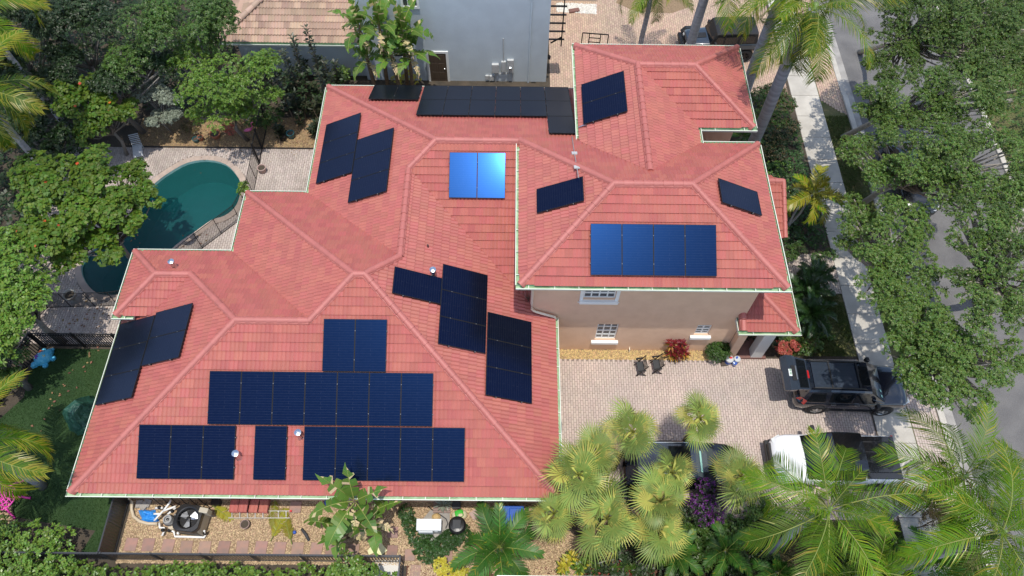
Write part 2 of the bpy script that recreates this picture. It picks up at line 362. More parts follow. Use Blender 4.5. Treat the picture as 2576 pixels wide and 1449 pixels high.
house = thing('house', 'pink stucco house with coral red tile roof covered in solar panels', 'house', (0, 14, 0))
PLS = {k: Plane(*v[:3]) for k, v in PLANES.items()}
deck = MB()
for k, (kd, c, e, ol) in PLANES.items():
    for t in tessellate_polygon([[Vector((p[0], p[1], 0)) for p in ol]]):
        q = [Vector((*ol[i], PLS[k].z(ol[i])-.03)) for i in t]
        if (q[1]-q[0]).cross(q[2]-q[0]).z < 0: q.reverse()
        deck.poly(q)
roof = deck.build('roof', MATS['mortar_red'], house, world=True)

# ------------------------------------------------------------------ solar arrays: plane, plan corner box, columns x rows, portrait?
PW, PL_, PT = 1.134, 1.885, .035; GAP = .012
ARR = [  # name, plane, u0 (along eave), v0 (up slope), nu, nv, portrait, place words
 ('front', -13.10, .46*SN, 3, 1, True, 'bottom row group beside the silver vent'),
 ('front', -8.98, .46*SN, 1, 1, True, 'standing alone between two roof gaps near the front gutter'),
 ('front', -7.23, .46*SN, 5, 1, True, 'bottom row group above the banana plant'),
 ('front', -10.69, 2.20*SN, 7, 1, True, 'middle row of seven, front array'),
 ('front', -6.67, 3.93*SN, 2, 1, True, 'top pair of the front array'),
 ('left', -13.66, .10*SN, 3, 1, False, 'lower stack above the green lawn'),
 ('left', -13.76, 1.84*SN, 2, 1, False, 'upper stack above the green lawn'),
 ('right', 13.58, 4.48*SN, 1, 1, False, 'beside the silver roof vent near the hip junction'),
 ('right', 11.94, 2.77*SN, 3, 1, False, 'inner stack above the driveway'),
 ('right', 10.30, 1.02*SN, 3, 1, False, 'outer stack above the driveway'),
 ('rear_left', -23.65, .40*SN, 3, 1, False, 'outer stack above the pool'),
 ('rear_left', -22.03, 2.13*SN, 3, 1, False, 'inner stack above the pool'),
 ('back', 4.25, .10*SN, 2, 1, True, 'low pair beside the traveller palms'),
 ('back', -1.58, .10*SN, 5, 2, True, 'array facing grey house'),
 ('back', -2.73, .10*SN, 1, 3, True, 'end column beside the tower'),
 ('rear_front', -2.48, 4.88*SN, 2, 1, True, 'bright reflecting pair on inner slope'),
 ('up_left', -17.81, .70*SN, 1, 1, False, 'lone panel on the left slope of the upper roof'),
 ('up_right', 16.68, .67*SN, 1, 1, False, 'lone panel on the right slope of the upper roof'),
 ('up_front', 2.95, .33*SN, 4, 1, True, 'row of four on upper roof'),
 ('tower_left', -23.68, .21*SN, 2, 1, False, 'tower roof pair'),
]
b = MB(); fw_ = .014
for x0, x1, y0, y1 in ((0, PW, 0, fw_), (0, PW, PL_-fw_, PL_), (0, fw_, fw_, PL_-fw_), (PW-fw_, PW, fw_, PL_-fw_)): b.box(x0, x1, y0, y1, 0, PT)
me_frame = b.mesh('frame', MATS['black_metal'])
b = MB().box(fw_, PW-fw_, fw_, PL_-fw_, .006, PT-.004); me_cells = b.mesh('cell_sheet', MATS['solar_cells'])
b = MB()
b.box(-.012, .012, -.014, .014, -.02, PT+.004); me_clamp = b.mesh('clamp', MATS['clamp_grey'])
b = MB().box(.0, PW+GAP, -.02, .02, -.075, -.002); me_rail = b.mesh('rail', MATS['black_metal'])
ORD = ['first', 'second', 'third', 'fourth', 'fifth', 'sixth', 'seventh']
covers = {}; PH = .145
for pk, u0, v0, nu, nv, portrait, words in ARR:
    pl = PLS[pk]; w_, l_ = (PW, PL_) if portrait else (PL_, PW)
    if not portrait: nu, nv = nv, nu        # stacks along the eave direction
    nu_, nv_ = (nu, nv)
    if not portrait: nu_, nv_ = (nv if False else max(nu, nv), 1); w_, l_ = PW, PL_      # short side runs along the eave
    # every panel: short side along the eave, long side up the slope
    W_ = nu_*(PW+GAP); H_ = nv_*(PL_+GAP)
    covers.setdefault(pk, []).append([( pl.P(u, v).x, pl.P(u, v).y) for u, v in ((u0, v0), (u0+W_, v0), (u0+W_, v0+H_), (u0, v0+H_))])
    for j in range(nv_):
        for i in range(nu_):
            M = Matrix((pl.U, pl.V, pl.N)).transposed().to_4x4(); M.translation = pl.P(u0+i*(PW+GAP), v0+j*(PL_+GAP), PH)
            if portrait and pk in ('front', 'up_front', 'rear_front'): side = 'from the left'; idx = i
            elif pk == 'back': side = 'from the left'; idx = nu_-1-i
            elif pk in ('left', 'rear_left', 'up_left', 'tower_left'): side = 'from the back'; idx = i
            else: side = 'from the front'; idx = i
            if nu_ == 1 and nv_ == 1: lab = 'solar panel, '+words
            elif nv_ == 1: lab = 'solar panel, %s %s, %s' % (ORD[idx], side, words)
            elif nu_ == 1: lab = 'solar panel, %s up from eave, %s' % (ORD[j], words)
            else: lab = 'solar panel, %s %s, %s row, %s' % (ORD[idx], side, ('eave', 'upper')[j], words)
            t = thing('solar_panel', lab, 'solar panel', group='solar panels on the red roof'); t.matrix_world = M
            link('frame', me_frame, t); link('cell_sheet', me_cells, t)
            for vv in (.42, PL_-.42):
                o = link('rail', me_rail, t); o.location = (-GAP/2, vv, 0)
                o = link('clamp', me_clamp, t); o.location = (PW+.008, vv, 0)
                if i == 0: o = link('clamp', me_clamp, t); o.location = (-.016, vv, 0)

TW, TE = .310, .336
stuff = MB(); keep = []
for k, (kd, c, e, ol) in PLANES.items(): lay_tiles(PLS[k], ol, TW, TE, 2, .040, 8, stuff, keep, covers.get(k, ()))
place_tiles(roof, keep, stuff, TW, TE, 2, .040, 8, 'roof_tile_red', 'roof_tile')
def at(k, p): return Vector((p[0], p[1], PLS[k].z(p)))
LN = [('front', (xL, yF), G1), ('front', G1, G2_), ('front', G2_, PA), ('front', PA, PB), ('front', (xR, yF), PB), ('left', SR1, G1), ('ext_back', SR0, SR1),
      ('small_left', (xL, ySF), SR0), ('small_left', (xL, yB1), SR0), ('mid_back', (xM, yB2), PA), ('mid_back', V1, PB), ('rear_left', V1, V2), ('rear_left', V2, V3),
      ('rear_left', (xL3, yB3), V3), ('back', V3, V4), ('up_left', V4, U1), ('up_left', (xUL, yUF), U1), ('up_front', U1, U2), ('up_right', (xUR, yUF), U2), ('up_right', (xUR, yUB), U2),
      ('tower_left', (xRL, yRB), RR1), ('tower_back', RR1, RR2), ('tower_right', (xUR, yRB), RR2), ('tower_right', (xUR, yRFr), RR2), ('tower_inner', RRL_, RR1)]
lines = [(at(k, a), at(k, b_), .045) for k, a, b_ in LN]
mortar(roof, lines, .17, 'mortar_red'); lay_caps(roof, lines, .118, .375, 'ridge_red')

# ------------------------------------------------------------------ gutters, soffits
def gutter(a, b, out, z, hang=True, hidden=False, root=house, step=.86):
    a = Vector((*a, z)); b = Vector((*b, z)); o = Vector((*out, 0)); up = Vector((0, 0, 1)); m = MB()
    prof_out = [(0, -.13), (.15, -.13), (.165, -.03), (.150, -.028)]; prof_in = [(.150, -.028), (.140, -.115), (0.004, -.115), (0.004, .0)]
    d = (b-a).normalized()
    m.mi = 0; m.loft([[p + o*x + up*y for x, y in prof_out] for p in (a, b)], closed=False)
    m.mi = 1; m.loft([[p + o*x + up*y for x, y in prof_in] for p in (a, b)], closed=False)
    m.mi = 0
    for p in (a, b): m.poly([p, p+o*.0-up*.13, p+o*.15-up*.13, p+o*.165-up*.03, p-up*.02])
    m.obox((a+b)/2 + o*.158 - up*.026, (b-a)/2, o*.014, up*.010)
    g = m.build('gutter', [MATS['gutter_cream'], MATS['gutter_green']], root, world=True)
    if hang:
        n = max(1, int((b-a).length/step)); h = MB().obox((0, 0, 0), d*.014, o*.082, up*.006).mesh('gutter_hanger', MATS['gutter_cream'])
        for i in range(n):
            q = link('gutter_hanger', h, g); q.location = a + (b-a)*((i+.5+random.uniform(-.1, .1))/n) + o*.078 - up*.028
    s = MB()
    for zz in (-.16,): s.obox((a+b)/2 - o*.28 + up*zz, (b-a)/2, o*.28, up*.02)
    s.build('soffit', MATS['soffit_white'], root, world=True); return g
gutter((xL-.15, yF), (xR+.15, yF), (0, -1), E1); gutter((xR, yF+.02), (xR, 14.30), (1, 0), E1); gutter((xL, yF+.02), (xL, 14.2), (-1, 0), E1, False)
gutter((xL, ySF), (xL, yB1), (-1, 0), E3, False); gutter((xL-.15, ySF-.002), (-14.78, ySF-.002), (0, -1), E3); gutter((xL-.15, yB1+.002), (xM-.16, yB1+.002), (0, 1), E3, False)
gutter((xM, yB1), (xM, yB2), (-1, 0), E3, False); gutter((xM-.15, yB2+.002), (xL3-.16, yB2+.002), (0, 1), E3, False); gutter((xL3, yB2), (xL3, yB3), (-1, 0), E3, False)
gutter((xL3-.15, yB3+.002), (3.3, yB3+.002), (0, 1), E3, False); gutter((xUL, yUF), (xUL, yUB), (-1, 0), E2); gutter((xUL-.15, yUF-.002), (xUR+.15, yUF-.002), (0, -1), E2)
gutter((xUR, yUF), (xUR, yUB), (1, 0), E2, False); gutter((xN+.17, yUB+.002), (xUR+.15, yUB+.002), (0, 1), E2, False); gutter((xN, yUB), (xN, yRFr), (1, 0), E2, False)
gutter((xN+.17, yRFr-.002), (xUR+.15, yRFr-.002), (0, -1), E2); gutter((xUR, yRFr), (xUR, yRB), (1, 0), E2, False); gutter((xRL-.15, yRB+.002), (xUR+.15, yRB+.002), (0, 1), E2, False)
gutter((xRL, yUB), (xRL, yRB), (-1, 0), E2, True)

# ------------------------------------------------------------------ walls
WF = 14.36
w_ = MB(); w_.prism([(-15.0, 7.6), (1.3, 7.6), (1.3, 13.9), (-15.0, 13.9)], 0, 2.86)
w_.prism([(-14.98, 13.9), (.88, 13.9), (.88, 20.2), (3.4, 20.2), (3.4, 25.8), (-8.25, 25.8), (-8.25, 19.4), (-10.9, 19.4), (-10.9, 16.3), (-14.98, 16.3)], -.01, 3.32)
w_.prism([(.95, WF+.15), (9.59, WF+.15), (9.59, 20.1), (7.26, 20.1), (7.26, 22.1), (9.59, 22.1), (9.59, 25.8), (3.42, 25.8), (3.42, 20.1), (.95, 20.1)], 0, 6.24)
w_.build('wall', MATS['stucco_tan'], house, world=True)
def zq(px, py): p = WY(px, py, WF); return p.x, p.z
wins = []
for (a, c, nx, ny, up_) in (((1470, 733), (1546, 750), 4, 3, True), ((1504.4, 815), (1558.5, 815), 3, 4, False), ((1756.5, 817.5), (1794, 817.5), 2, 4, False)):
    if up_: x0 = zq(1468, 745)[0]; x1 = zq(1549, 745)[0]; z0 = zq(1505, 752)[1]; z1 = z0+1.05
    else: x0 = zq(*a)[0]; x1 = zq(*c)[0]; z1 = zq(*a)[1]; z0 = zq(a[0], 854 if nx == 3 else 842)[1]
    wins.append((x0, x1, z0, z1, nx, ny))
outer = [Vector((.95, -.02, 0)), Vector((9.59, -.02, 0)), Vector((9.59, 6.24, 0)), Vector((.95, 6.24, 0))]
holes = [[Vector((x0, z0, 0)), Vector((x0, z1, 0)), Vector((x1, z1, 0)), Vector((x1, z0, 0))] for x0, x1, z0, z1, _, _ in wins]
allp = outer + [p for h in holes for p in h]; fm = MB()
for t in tessellate_polygon([outer]+holes):
    q = [(allp[i].x, WF, allp[i].y) for i in t]; n = (Vector(q[1])-Vector(q[0])).cross(Vector(q[2])-Vector(q[0]))
    fm.poly(q if n.y < 0 else q[::-1])
for h in holes:
    for i in range(4): p, q = h[i], h[(i+1) % 4]; fm.poly([(p.x, WF, p.y), (q.x, WF, q.y), (q.x, WF+.15, q.y), (p.x, WF+.15, p.y)])
fm.poly([(.95, WF, -.02), (.95, WF, 6.24), (.95, WF+.15, 6.24), (.95, WF+.15, -.02)]); fm.poly([(9.59, WF, -.02), (9.59, WF+.15, -.02), (9.59, WF+.15, 6.24), (9.59, WF, 6.24)])
fm.build('front_wall', MATS['stucco_tan'], house, world=True)
def window(root, x0, x1, z0, z1, nx, ny, y, sill=True, dy=1, fr=.055, mu=.028):
    f = MB(); f.box(x0, x1, y+.07, y+.12, z0, z0+fr); f.box(x0, x1, y+.07, y+.12, z1-fr, z1); f.box(x0, x0+fr, y+.07, y+.12, z0+fr, z1-fr); f.box(x1-fr, x1, y+.07, y+.12, z0+fr, z1-fr)
    wo = f.build('window', MATS['white_paint'], root, world=True)
    g = MB().box(x0+fr, x1-fr, y+.10, y+.11, z0+fr, z1-fr).build('pane', MATS['window_glass'], wo, world=True)
    m = MB()
    for i in range(1, nx): xx = x0+(x1-x0)*i/nx; m.box(xx-mu, xx+mu, y+.078, y+.098, z0+fr, z1-fr)
    for i in range(1, ny): zz = z0+(z1-z0)*i/ny; h = mu*(1.6 if i == ny//2 else 1); m.box(x0+fr, x1-fr, y+.076, y+.096, zz-h, zz+h)
    m.build('muntin', MATS['white_paint'], wo, world=True)
    if sill: MB().bevbox(x0-.14, x1+.14, y-.13, y+.06, z0-.22, z0-.06, .02).build('sill', MATS['white_paint'], wo, world=True)
    return wo
for q in wins: window(house, *q, WF)
x0, x1, z0, z1 = wins[0][:4]
tr = MB(); tr.box(x0-.14, x0-.002, WF-.03, WF+.05, z0-.06, z1+.1); tr.box(x1+.002, x1+.14, WF-.03, WF+.05, z0-.06, z1+.1); tr.box(x0-.2, x1+.2, WF-.045, WF+.05, z0-.235, z0-.225); tr.build('window_trim', MATS['white_paint'], house, world=True)
MB().tube([(.70, 13.75, 6.25), (.90, 14.22, 5.95), (.90, 14.28, 4.2), (.92, 14.27, 3.78), (1.05, 14.25, 3.62), (1.45, 14.23, 3.43), (1.86, 14.22, 3.24), (1.93, 14.22, 3.05)], .055, 8).build('downspout', MATS['cream_paint'], house, world=True, smooth=True)
# roof vents, pipe and conduits
def on_plane(px, py, k, h=.05):
    pl = PLS[k]; d = ray(px, py); t = (pl.O+pl.N*h-EYE).dot(pl.N)/d.dot(pl.N); return EYE+d*t
for px, py, k in ((440, 672, 'ext_back'), (1091, 693, 'right'), (601, 1150, 'front'), (756, 1098, 'front')):
    p = on_plane(px, py, k, .03); v = MB(); pl = PLS[k]
    v.lathe([(.14, -.06), (.10, .07), (.10, .36), (.125, .365), (.125, .44), (.04, .47)], p, 16)
    v.build('roof_vent', MATS['zinc'], house, world=True, smooth=False)
p = on_plane(1077, 622, 'right', .03); MB().tube([p, p+Vector((0, 0, .16))], .035, 10).build('vent_pipe', MATS['dark_bronze'], house, world=True)
cq = [on_plane(*q, 'back', .09) for q in ((1439, 344), (1445, 385), (1451, 420), (1455, 446))]
MB().tube(cq, .022, 6).build('conduit', MATS['zinc'], house, world=True)
pq = MB(); [pq.obox(c, (.11, 0, 0), (0, .09, -.042), (0, .01, .02)) for c in cq[1:3]]; pq.build('conduit_clip', MATS['grey_box'], house, world=True)
MB().tube([on_plane(1456, 320, 'tower_left', .08), on_plane(1466, 316, 'tower_left', .1), on_plane(1476, 314, 'tower_left', .1)], .025, 6).build('conduit', MATS['zinc'], house, world=True)
# low entry porch at the front right corner and the gabled side porch
PSL = .45
pf = Plane('F', 13.75, 3.10, PSL); pr = Plane('R', 11.62, 3.10, PSL); st = MB(); kp = []
hipx = 9.62; hy = 13.75+(11.62-hipx)
ol_f = [(9.42, 13.75), (11.62, 13.75), (9.62, hy), (9.42, hy)]; ol_r = [(11.62, 13.75), (11.62, 18.2), (9.62, 18.2), (9.62, hy)]
sp_f = Plane('F', 18.3, 3.10, PSL); sp_b = Plane('B', 22.9, 3.10, PSL)
xg = 11.95; ol_sf = [(9.6, 18.3), (xg, 18.3), (xg, 20.6), (9.6, 20.6)]; ol_sb = [(9.6, 22.9), (9.6, 20.6), (xg, 20.6)]
for pl, ol in ((pf, ol_f), (pr, ol_r), (sp_f, ol_sf), (sp_b, ol_sb)):
    lay_tiles(pl, ol, TW, TE, 2, .040, 8, st, kp)
    for t in tessellate_polygon([[Vector((*p, 0)) for p in ol]]):
        q = [Vector((*ol[i], pl.z(ol[i])-.03)) for i in t]
        st.poly(q if (q[1]-q[0]).cross(q[2]-q[0]).z > 0 else q[::-1])
proof = MB().box(9.62, 11.4, 14.4, 18.1, 2.78, 2.9).build('porch_roof', MATS['soffit_white'], house, world=True)
place_tiles(proof, kp, st, TW, TE, 2, .040, 8, 'roof_tile_red', 'roof_tile', 60)
ln = [(Vector((11.62, 13.75, 3.1)), Vector((9.62, hy, pf.z((9.62, hy)))), .045), (Vector((9.45, 13.75, 3.12)), Vector((9.45, 14.6, pf.z((9.45, 14.6)))), .04), (Vector((9.6, 20.6, sp_f.z((9, 20.6)))), Vector((xg, 20.6, sp_f.z((9, 20.6)))), .045)]
mortar(proof, ln, .16, 'mortar_red'); lay_caps(proof, ln, .118, .375, 'ridge_red')
rk = (Vector((xg, 18.3, 3.13)), Vector((xg, 20.6, sp_f.z((xg, 20.6))+.03), ), .03); lay_caps(proof, [rk], .10, .36, 'ridge_red')
gutter((9.25, 13.75), (11.79, 13.75), (0, -1), 3.10); gutter((9.42, 13.76), (9.42, 14.34), (-1, 0), 3.10, False); gutter((11.62, 13.75), (11.62, 18.2), (1, 0), 3.10, False)
c = MB(); c.bevbox(10.62, 11.12, 13.98, 14.42, 0, 2.80, .02); c.build('porch_column', MATS['porch_white'], house, world=True)
bm_ = MB(); bm_.box(9.60, 11.3, 14.0, 14.4, 2.52, 2.93); bm_.box(11.0, 11.3, 14.41, 18, 2.5, 2.93); bm_.build('porch_beam', MATS['stucco_tan'], house, world=True)
MB().box(9.60, 9.95, 14.02, 14.352, 0, 2.51).build('porch_pier', MATS['stucco_tan'], house, world=True)
MB().box(9.60, 11.3, 13.95, 18.0, 0, .14).build('porch_floor', MATS['brick_step'], house, world=True)
MB().box(9.6, 11.2, 17.6, 17.75, .14, 2.78).build('porch_back_wall', MATS['stucco_tan'], house, world=True)
MB().box(9.6, 11.6, 18.6, 22.4, 0, 2.9).build('side_porch', MATS['stucco_tan'], house, world=True)
# ================================================================== GROUND
mat('soil', (.085, .065, .045), .95, col2=(.045, .038, .028), nscale=1.3, bump=.7, bscale=14, bdist=.05, detail=8)
mat('turf', (.018, .050, .010), .85, col2=(.030, .068, .014), nscale=.55, bump=.9, bscale=120, detail=8)
mat('turf_blade', (.026, .075, .014), .7, var=.35, hue=.02, transl=.2)
mat('lawn_mix', (.075, .095, .025), .9, col2=(.14, .12, .05), nscale=1.4, bump=.8, bscale=60, detail=8)
mat('lawn_blade', (.085, .125, .025), .7, var=.4, hue=.035, transl=.25)
mat('joint_sand', (.27, .225, .195), .95, col2=(.20, .165, .145), nscale=2.5, bump=.4, bscale=80)
mat('paver_pink', (.53, .425, .365), .8, col2=(.44, .37, .325), nscale=.45, var=.08, hue=.01, bump=.3, bscale=70, detail=6)
mat('paver_tan', (.50, .35, .25), .8, col2=(.42, .31, .23), nscale=.4, var=.12, hue=.012, bump=.3, bscale=70, detail=6)
mat('paver_deck', (.46, .39, .34), .8, col2=(.30, .25, .215), nscale=.55, var=.12, hue=.01, bump=.3, bscale=70, detail=8, contrast=(.45, .75))
mat('concrete', (.52, .485, .42), .85, col2=(.40, .37, .32), nscale=1.1, var=.06, bump=.3, bscale=50, detail=9)
mat('concrete_old', (.36, .34, .31), .9, col2=(.25, .235, .215), nscale=1.6, bump=.4, bscale=40, detail=8)
mat('asphalt', (.165, .158, .150), .9, col2=(.115, .11, .107), nscale=.8, bump=.5, bscale=90, detail=9)
mat('gravel_base', (.31, .215, .125), .95, col2=(.21, .145, .085), nscale=22, bump=1.0, bscale=32, bdist=.04, detail=3)
mat('pebble', (.47, .35, .215), .8, var=.38, hue=.022)
mat('pebble_yellow', (.50, .36, .16), .8, var=.38, hue=.025)
mat('pebble_tree_shade', (.30, .205, .10), .9, var=.4, hue=.02); mat('pebble_white', (.62, .60, .55), .8, var=.25)  # back bed pebbles: tree shade put into a darker colour
mat('stone_red', (.34, .20, .155), .85, col2=(.26, .18, .15), nscale=3, var=.14, hue=.012, bump=.4, bscale=40)
mat('mulch_red', (.15, .062, .038), .95, col2=(.085, .04, .028), nscale=9, bump=1, bscale=30, bdist=.04)
mat('coping', (.46, .36, .29), .8, col2=(.38, .30, .25), nscale=2, var=.08, bump=.3, bscale=60)
mat('plaster_pool', (.34, .58, .54), .6, col2=(.26, .48, .46), nscale=1.2)
mat('leaf_dry', (.22, .125, .06), .8, var=.45, hue=.04, transl=.15)

def inside(p, poly):
    c = False; n = len(poly)
    for i in range(n):
        x0, y0 = poly[i]; x1, y1 = poly[(i+1) % n]
        if (y0 > p[1]) != (y1 > p[1]) and p[0] < (x1-x0)*(p[1]-y0)/(y1-y0)+x0: c = not c
    return c
def npinside(X, Y, poly):
    c = np.zeros(len(X), bool); n = len(poly)
    for i in range(n):
        x0, y0 = poly[i]; x1, y1 = poly[(i+1) % n]
        if y0 == y1: continue
        c ^= ((y0 > Y) != (y1 > Y)) & (X < (x1-x0)*(Y-y0)/(y1-y0)+x0)
    return c
def struct(name, mb, m): o = mb.build(name, MATS[m] if isinstance(m, str) else m); o['kind'] = 'structure'; return o
def rect(x0, x1, y0, y1): return [(x0, y0), (x1, y0), (x1, y1), (x0, y1)]
POOL = [G2(*q, -.05) for q in ((523, 405), (569, 416), (597, 444), (607, 468), (604, 496), (592, 524), (566, 545), (533, 556), (496, 582), (459, 607), (427, 634), (395, 672), (365, 706), (337, 730), (309, 741), (284, 744), (249, 741), (222, 718), (208, 690), (209, 664), (232, 636), (275, 600), (318, 560), (350, 515), (375, 480), (398, 458), (427, 437), (473, 412))]
def smooth_ring(P, k=4):
    n = len(P); out = []
    for i in range(n):
        a, b, c, d = [Vector((*P[(i+j) % n], 0)) for j in (-1, 0, 1, 2)]
        for t in [j/k for j in range(k)]:
            v = .5*((2*b)+(c-a)*t+(2*a-5*b+4*c-d)*t*t+(3*b-a-3*c+d)*t**3); out.append((v.x, v.y))
    return out
POOL = smooth_ring(POOL, 3)
def offset(P, d):
    n = len(P); ar = sum(P[i][0]*P[(i+1) % n][1]-P[(i+1) % n][0]*P[i][1] for i in range(n)); sg = 1 if ar > 0 else -1; out = []
    for i in range(n):
        a, c = P[i-1], P[(i+1) % n]; t = Vector((c[0]-a[0], c[1]-a[1])).normalized(); out.append((P[i][0]+t.y*d*sg, P[i][1]-t.x*d*sg))
    return out
COPE = offset(POOL, .30)
# ground sheet with the pool cut out of it
gm = MB(); big = [Vector((x, y, 0)) for x, y in ((-120, -60), (120, -60), (120, 160), (-120, 160))]; hole = [Vector((*p, 0)) for p in COPE]
ap = big+hole
for t in tessellate_polygon([big, hole]):
    q = [ap[i] for i in t]; gm.poly(q if (q[1]-q[0]).cross(q[2]-q[0]).z > 0 else q[::-1])
struct('ground', gm, 'soil')
class Pavers:
    def __init__(s, root, poly, base_hole, pitch, material, name, win, along='y', top=.022, z=.004, hidden=None):
        m = MB()
        W_, L_ = pitch; X0 = min(p[0] for p in poly); X1 = max(p[0] for p in poly); Y0 = min(p[1] for p in poly); Y1 = max(p[1] for p in poly); cells = []
        if along == 'x': X0, X1, Y0, Y1 = Y0, Y1, X0, X1
        for i in range(int((X1-X0)/W_)+1):
            for j in range(-1, int((Y1-Y0)/L_)+2):
                x = X0+(i+.5)*W_; y = Y0+(j+.5)*L_+(L_/2 if i % 2 else 0)
                if along == 'x': x, y = y, x
                hl = L_/2
                if along == 'y' and (y-L_/2 < Y0 or y+L_/2 > Y1):      # cut pavers along the straight ends
                    y0_, y1_ = max(y-L_/2, Y0), min(y+L_/2, Y1)
                    if y1_-y0_ < .03: continue
                    y = (y0_+y1_)/2; hl = (y1_-y0_)/2
                if inside((x, y), poly) and not (base_hole and inside((x, y), base_hole)): cells.append((x, y, hl))
        g = .0045; a, b = W_/2-g, L_/2-g
        if along == 'x': a, b = b, a
        e = .006
        def piece(mb, x, y, h, tx=0, ty=0, a=a, b=b):
            mb.add([(x-a, y-b, .0), (x+a, y-b, .0), (x+a, y+b, .0), (x-a, y+b, .0), (x-a+e, y-b+e, h-tx-ty), (x+a-e, y-b+e, h+tx-ty), (x+a-e, y+b-e, h+tx+ty), (x-a+e, y+b-e, h-tx+ty)], [(4, 5, 6, 7), (0, 1, 5, 4), (1, 2, 6, 5), (2, 3, 7, 6), (3, 0, 4, 7)])
        vis = [c for c in cells if win(c[0], c[1]) and c[2] > L_*.49]; vis.sort(key=lambda c: c[1]); chosen = set(vis[:300]); protos = []
        for k in range(6):
            mb = MB(); mb.rv = k/6+.07; piece(mb, 0, 0, top-z); protos.append(mb.mesh('paver', MATS[material]))
        st = MB()
        for c in cells:
            if c in chosen: o = link('paver', random.choice(protos), root); o.location = (c[0], c[1], z+random.uniform(-.002, .002))
            else: st.rv = random.random(); piece(st, c[0], c[1], top+random.uniform(-.003, .002), random.uniform(-.001, .001), random.uniform(-.001, .001), a, c[2]-g if along == 'y' else b)
        st.build('pavers', MATS[material], root, kind='stuff')
DRIVE = [(1.3, 7.05), (15.38, 7.05), (15.38, 14.0), (11.3, 14.0), (11.3, 13.95), (8.9, 13.95), (8.9, 13.86), (1.3, 13.86)]
o = struct('driveway', MB().sheet(DRIVE, .004), 'joint_sand'); Pavers(o, DRIVE, None, (.1055, .217), 'paver_pink', 'driveway', lambda x, y: 2.2 < x < 8.4 and y > 10.6)
APR = [(16.98, 7.6), (18.18, 6.6), (18.18, 14.6), (16.98, 13.6)]; o = struct('driveway_apron', MB().sheet(APR, .004), 'joint_sand'); Pavers(o, APR, None, (.1055, .217), 'paver_pink', 'apron', lambda x, y: True)
WALK = rect(11.95, 15.38, 17.35, 19.55); o = struct('entry_walk', MB().sheet(WALK, .004), 'joint_sand'); Pavers(o, WALK, None, (.1055, .217), 'paver_deck', 'walk', lambda x, y: True)
NDR = [(2.15, 30.3), (3.1, 30.1), (15.25, 30.1), (15.25, 46), (2.15, 46)]; o = struct('neighbour_driveway', MB().sheet(NDR, .004), 'joint_sand'); Pavers(o, NDR, None, (.125, .245), 'paver_tan', 'ndrive', lambda x, y: x < 13)
NAP = [(16.98, 29.7), (18.18, 28.6), (18.18, 45), (16.98, 45)]; o = struct('neighbour_apron', MB().sheet(NAP, .004), 'joint_sand'); Pavers(o, NAP, None, (.125, .245), 'paver_tan', 'napron', lambda x, y: True)
DECK = [(-23, 14.35), (-15.0, 14.35), (-15.0, 16.3), (-10.9, 16.3), (-10.9, 19.4), (-8.2, 19.4), (-8.2, 25.7), (-23, 25.7)]
dm = MB(); dl = [Vector((*p, 0)) for p in DECK]; ap = dl+hole
for t in tessellate_polygon([dl, hole]):
    q = [ap[i]+Vector((0, 0, .004)) for i in t]; dm.poly(q if (q[1]-q[0]).cross(q[2]-q[0]).z > 0 else q[::-1])
o = struct('pool_deck', dm, 'joint_sand'); Pavers(o, DECK, COPE, (.112, .225), 'paver_deck', 'deck', lambda x, y: (x > -13.2 and 20 < y < 25 and x < -9.3) or (x < -15.9 and y < 16.2))
# pool: coping stones, basin, water
pool = struct('pool', MB().loft([[(x, y, .03) for x, y in POOL], [(x, y, -.32) for x, y in POOL], [(x, y, -1.5) for x, y in offset(POOL, -.25)]], closed=True), 'plaster_pool')
fl = MB().sheet(offset(POOL, -.24), -1.5).build('pool_floor', MATS['plaster_pool'], pool)
n = len(POOL)
for i in range(0, n):
    j = (i+1) % n; a, b, c, d = POOL[i], POOL[j], COPE[j], COPE[i]; mid = [(a[k]+b[k]+c[k]+d[k])/4 for k in (0, 1)]
    q = [tuple(mid[k]+(p[k]-mid[k])*.985 for k in (0, 1)) for p in (a, b, c, d)]; mb = MB(); mb.rv = random.random(); mb.prism(q, -.10, .035); mb.build('coping_stone', MATS['coping'], pool)
m = bpy.data.materials.new('pool_water'); m.use_nodes = True; N = m.node_tree.nodes; L = m.node_tree.links; N.remove(N['Principled BSDF'])
tr = N.new('ShaderNodeBsdfTransparent'); tr.inputs[0].default_value = (.06, .35, .36, 1); gl = N.new('ShaderNodeBsdfGlossy'); gl.inputs['Roughness'].default_value = .03
df = N.new('ShaderNodeBsdfDiffuse'); df.inputs[0].default_value = (.018, .115, .115, 1); m0 = N.new('ShaderNodeMixShader'); m0.inputs[0].default_value = .45; L.new(tr.outputs[0], m0.inputs[1]); L.new(df.outputs[0], m0.inputs[2])
frn = N.new('ShaderNodeFresnel'); frn.inputs[0].default_value = 1.33; m1 = N.new('ShaderNodeMixShader'); L.new(frn.outputs[0], m1.inputs[0]); L.new(m0.outputs[0], m1.inputs[1]); L.new(gl.outputs[0], m1.inputs[2]); L.new(m1.outputs[0], N['Material Output'].inputs[0])
tc = N.new('ShaderNodeTexCoord'); nz = N.new('ShaderNodeTexNoise'); nz.inputs['Scale'].default_value = 7; nz.inputs['Detail'].default_value = 3; nz.inputs['Distortion'].default_value = .6; L.new(tc.outputs['Object'], nz.inputs[0])
bp = N.new('ShaderNodeBump'); bp.inputs['Strength'].default_value = .35; bp.inputs['Distance'].default_value = .05; L.new(nz.outputs[0], bp.inputs['Height']); L.new(bp.outputs[0], gl.inputs['Normal']); L.new(bp.outputs[0], frn.inputs['Normal'])
struct('pool_water', MB().sheet(offset(POOL, -.006), -.11), m)
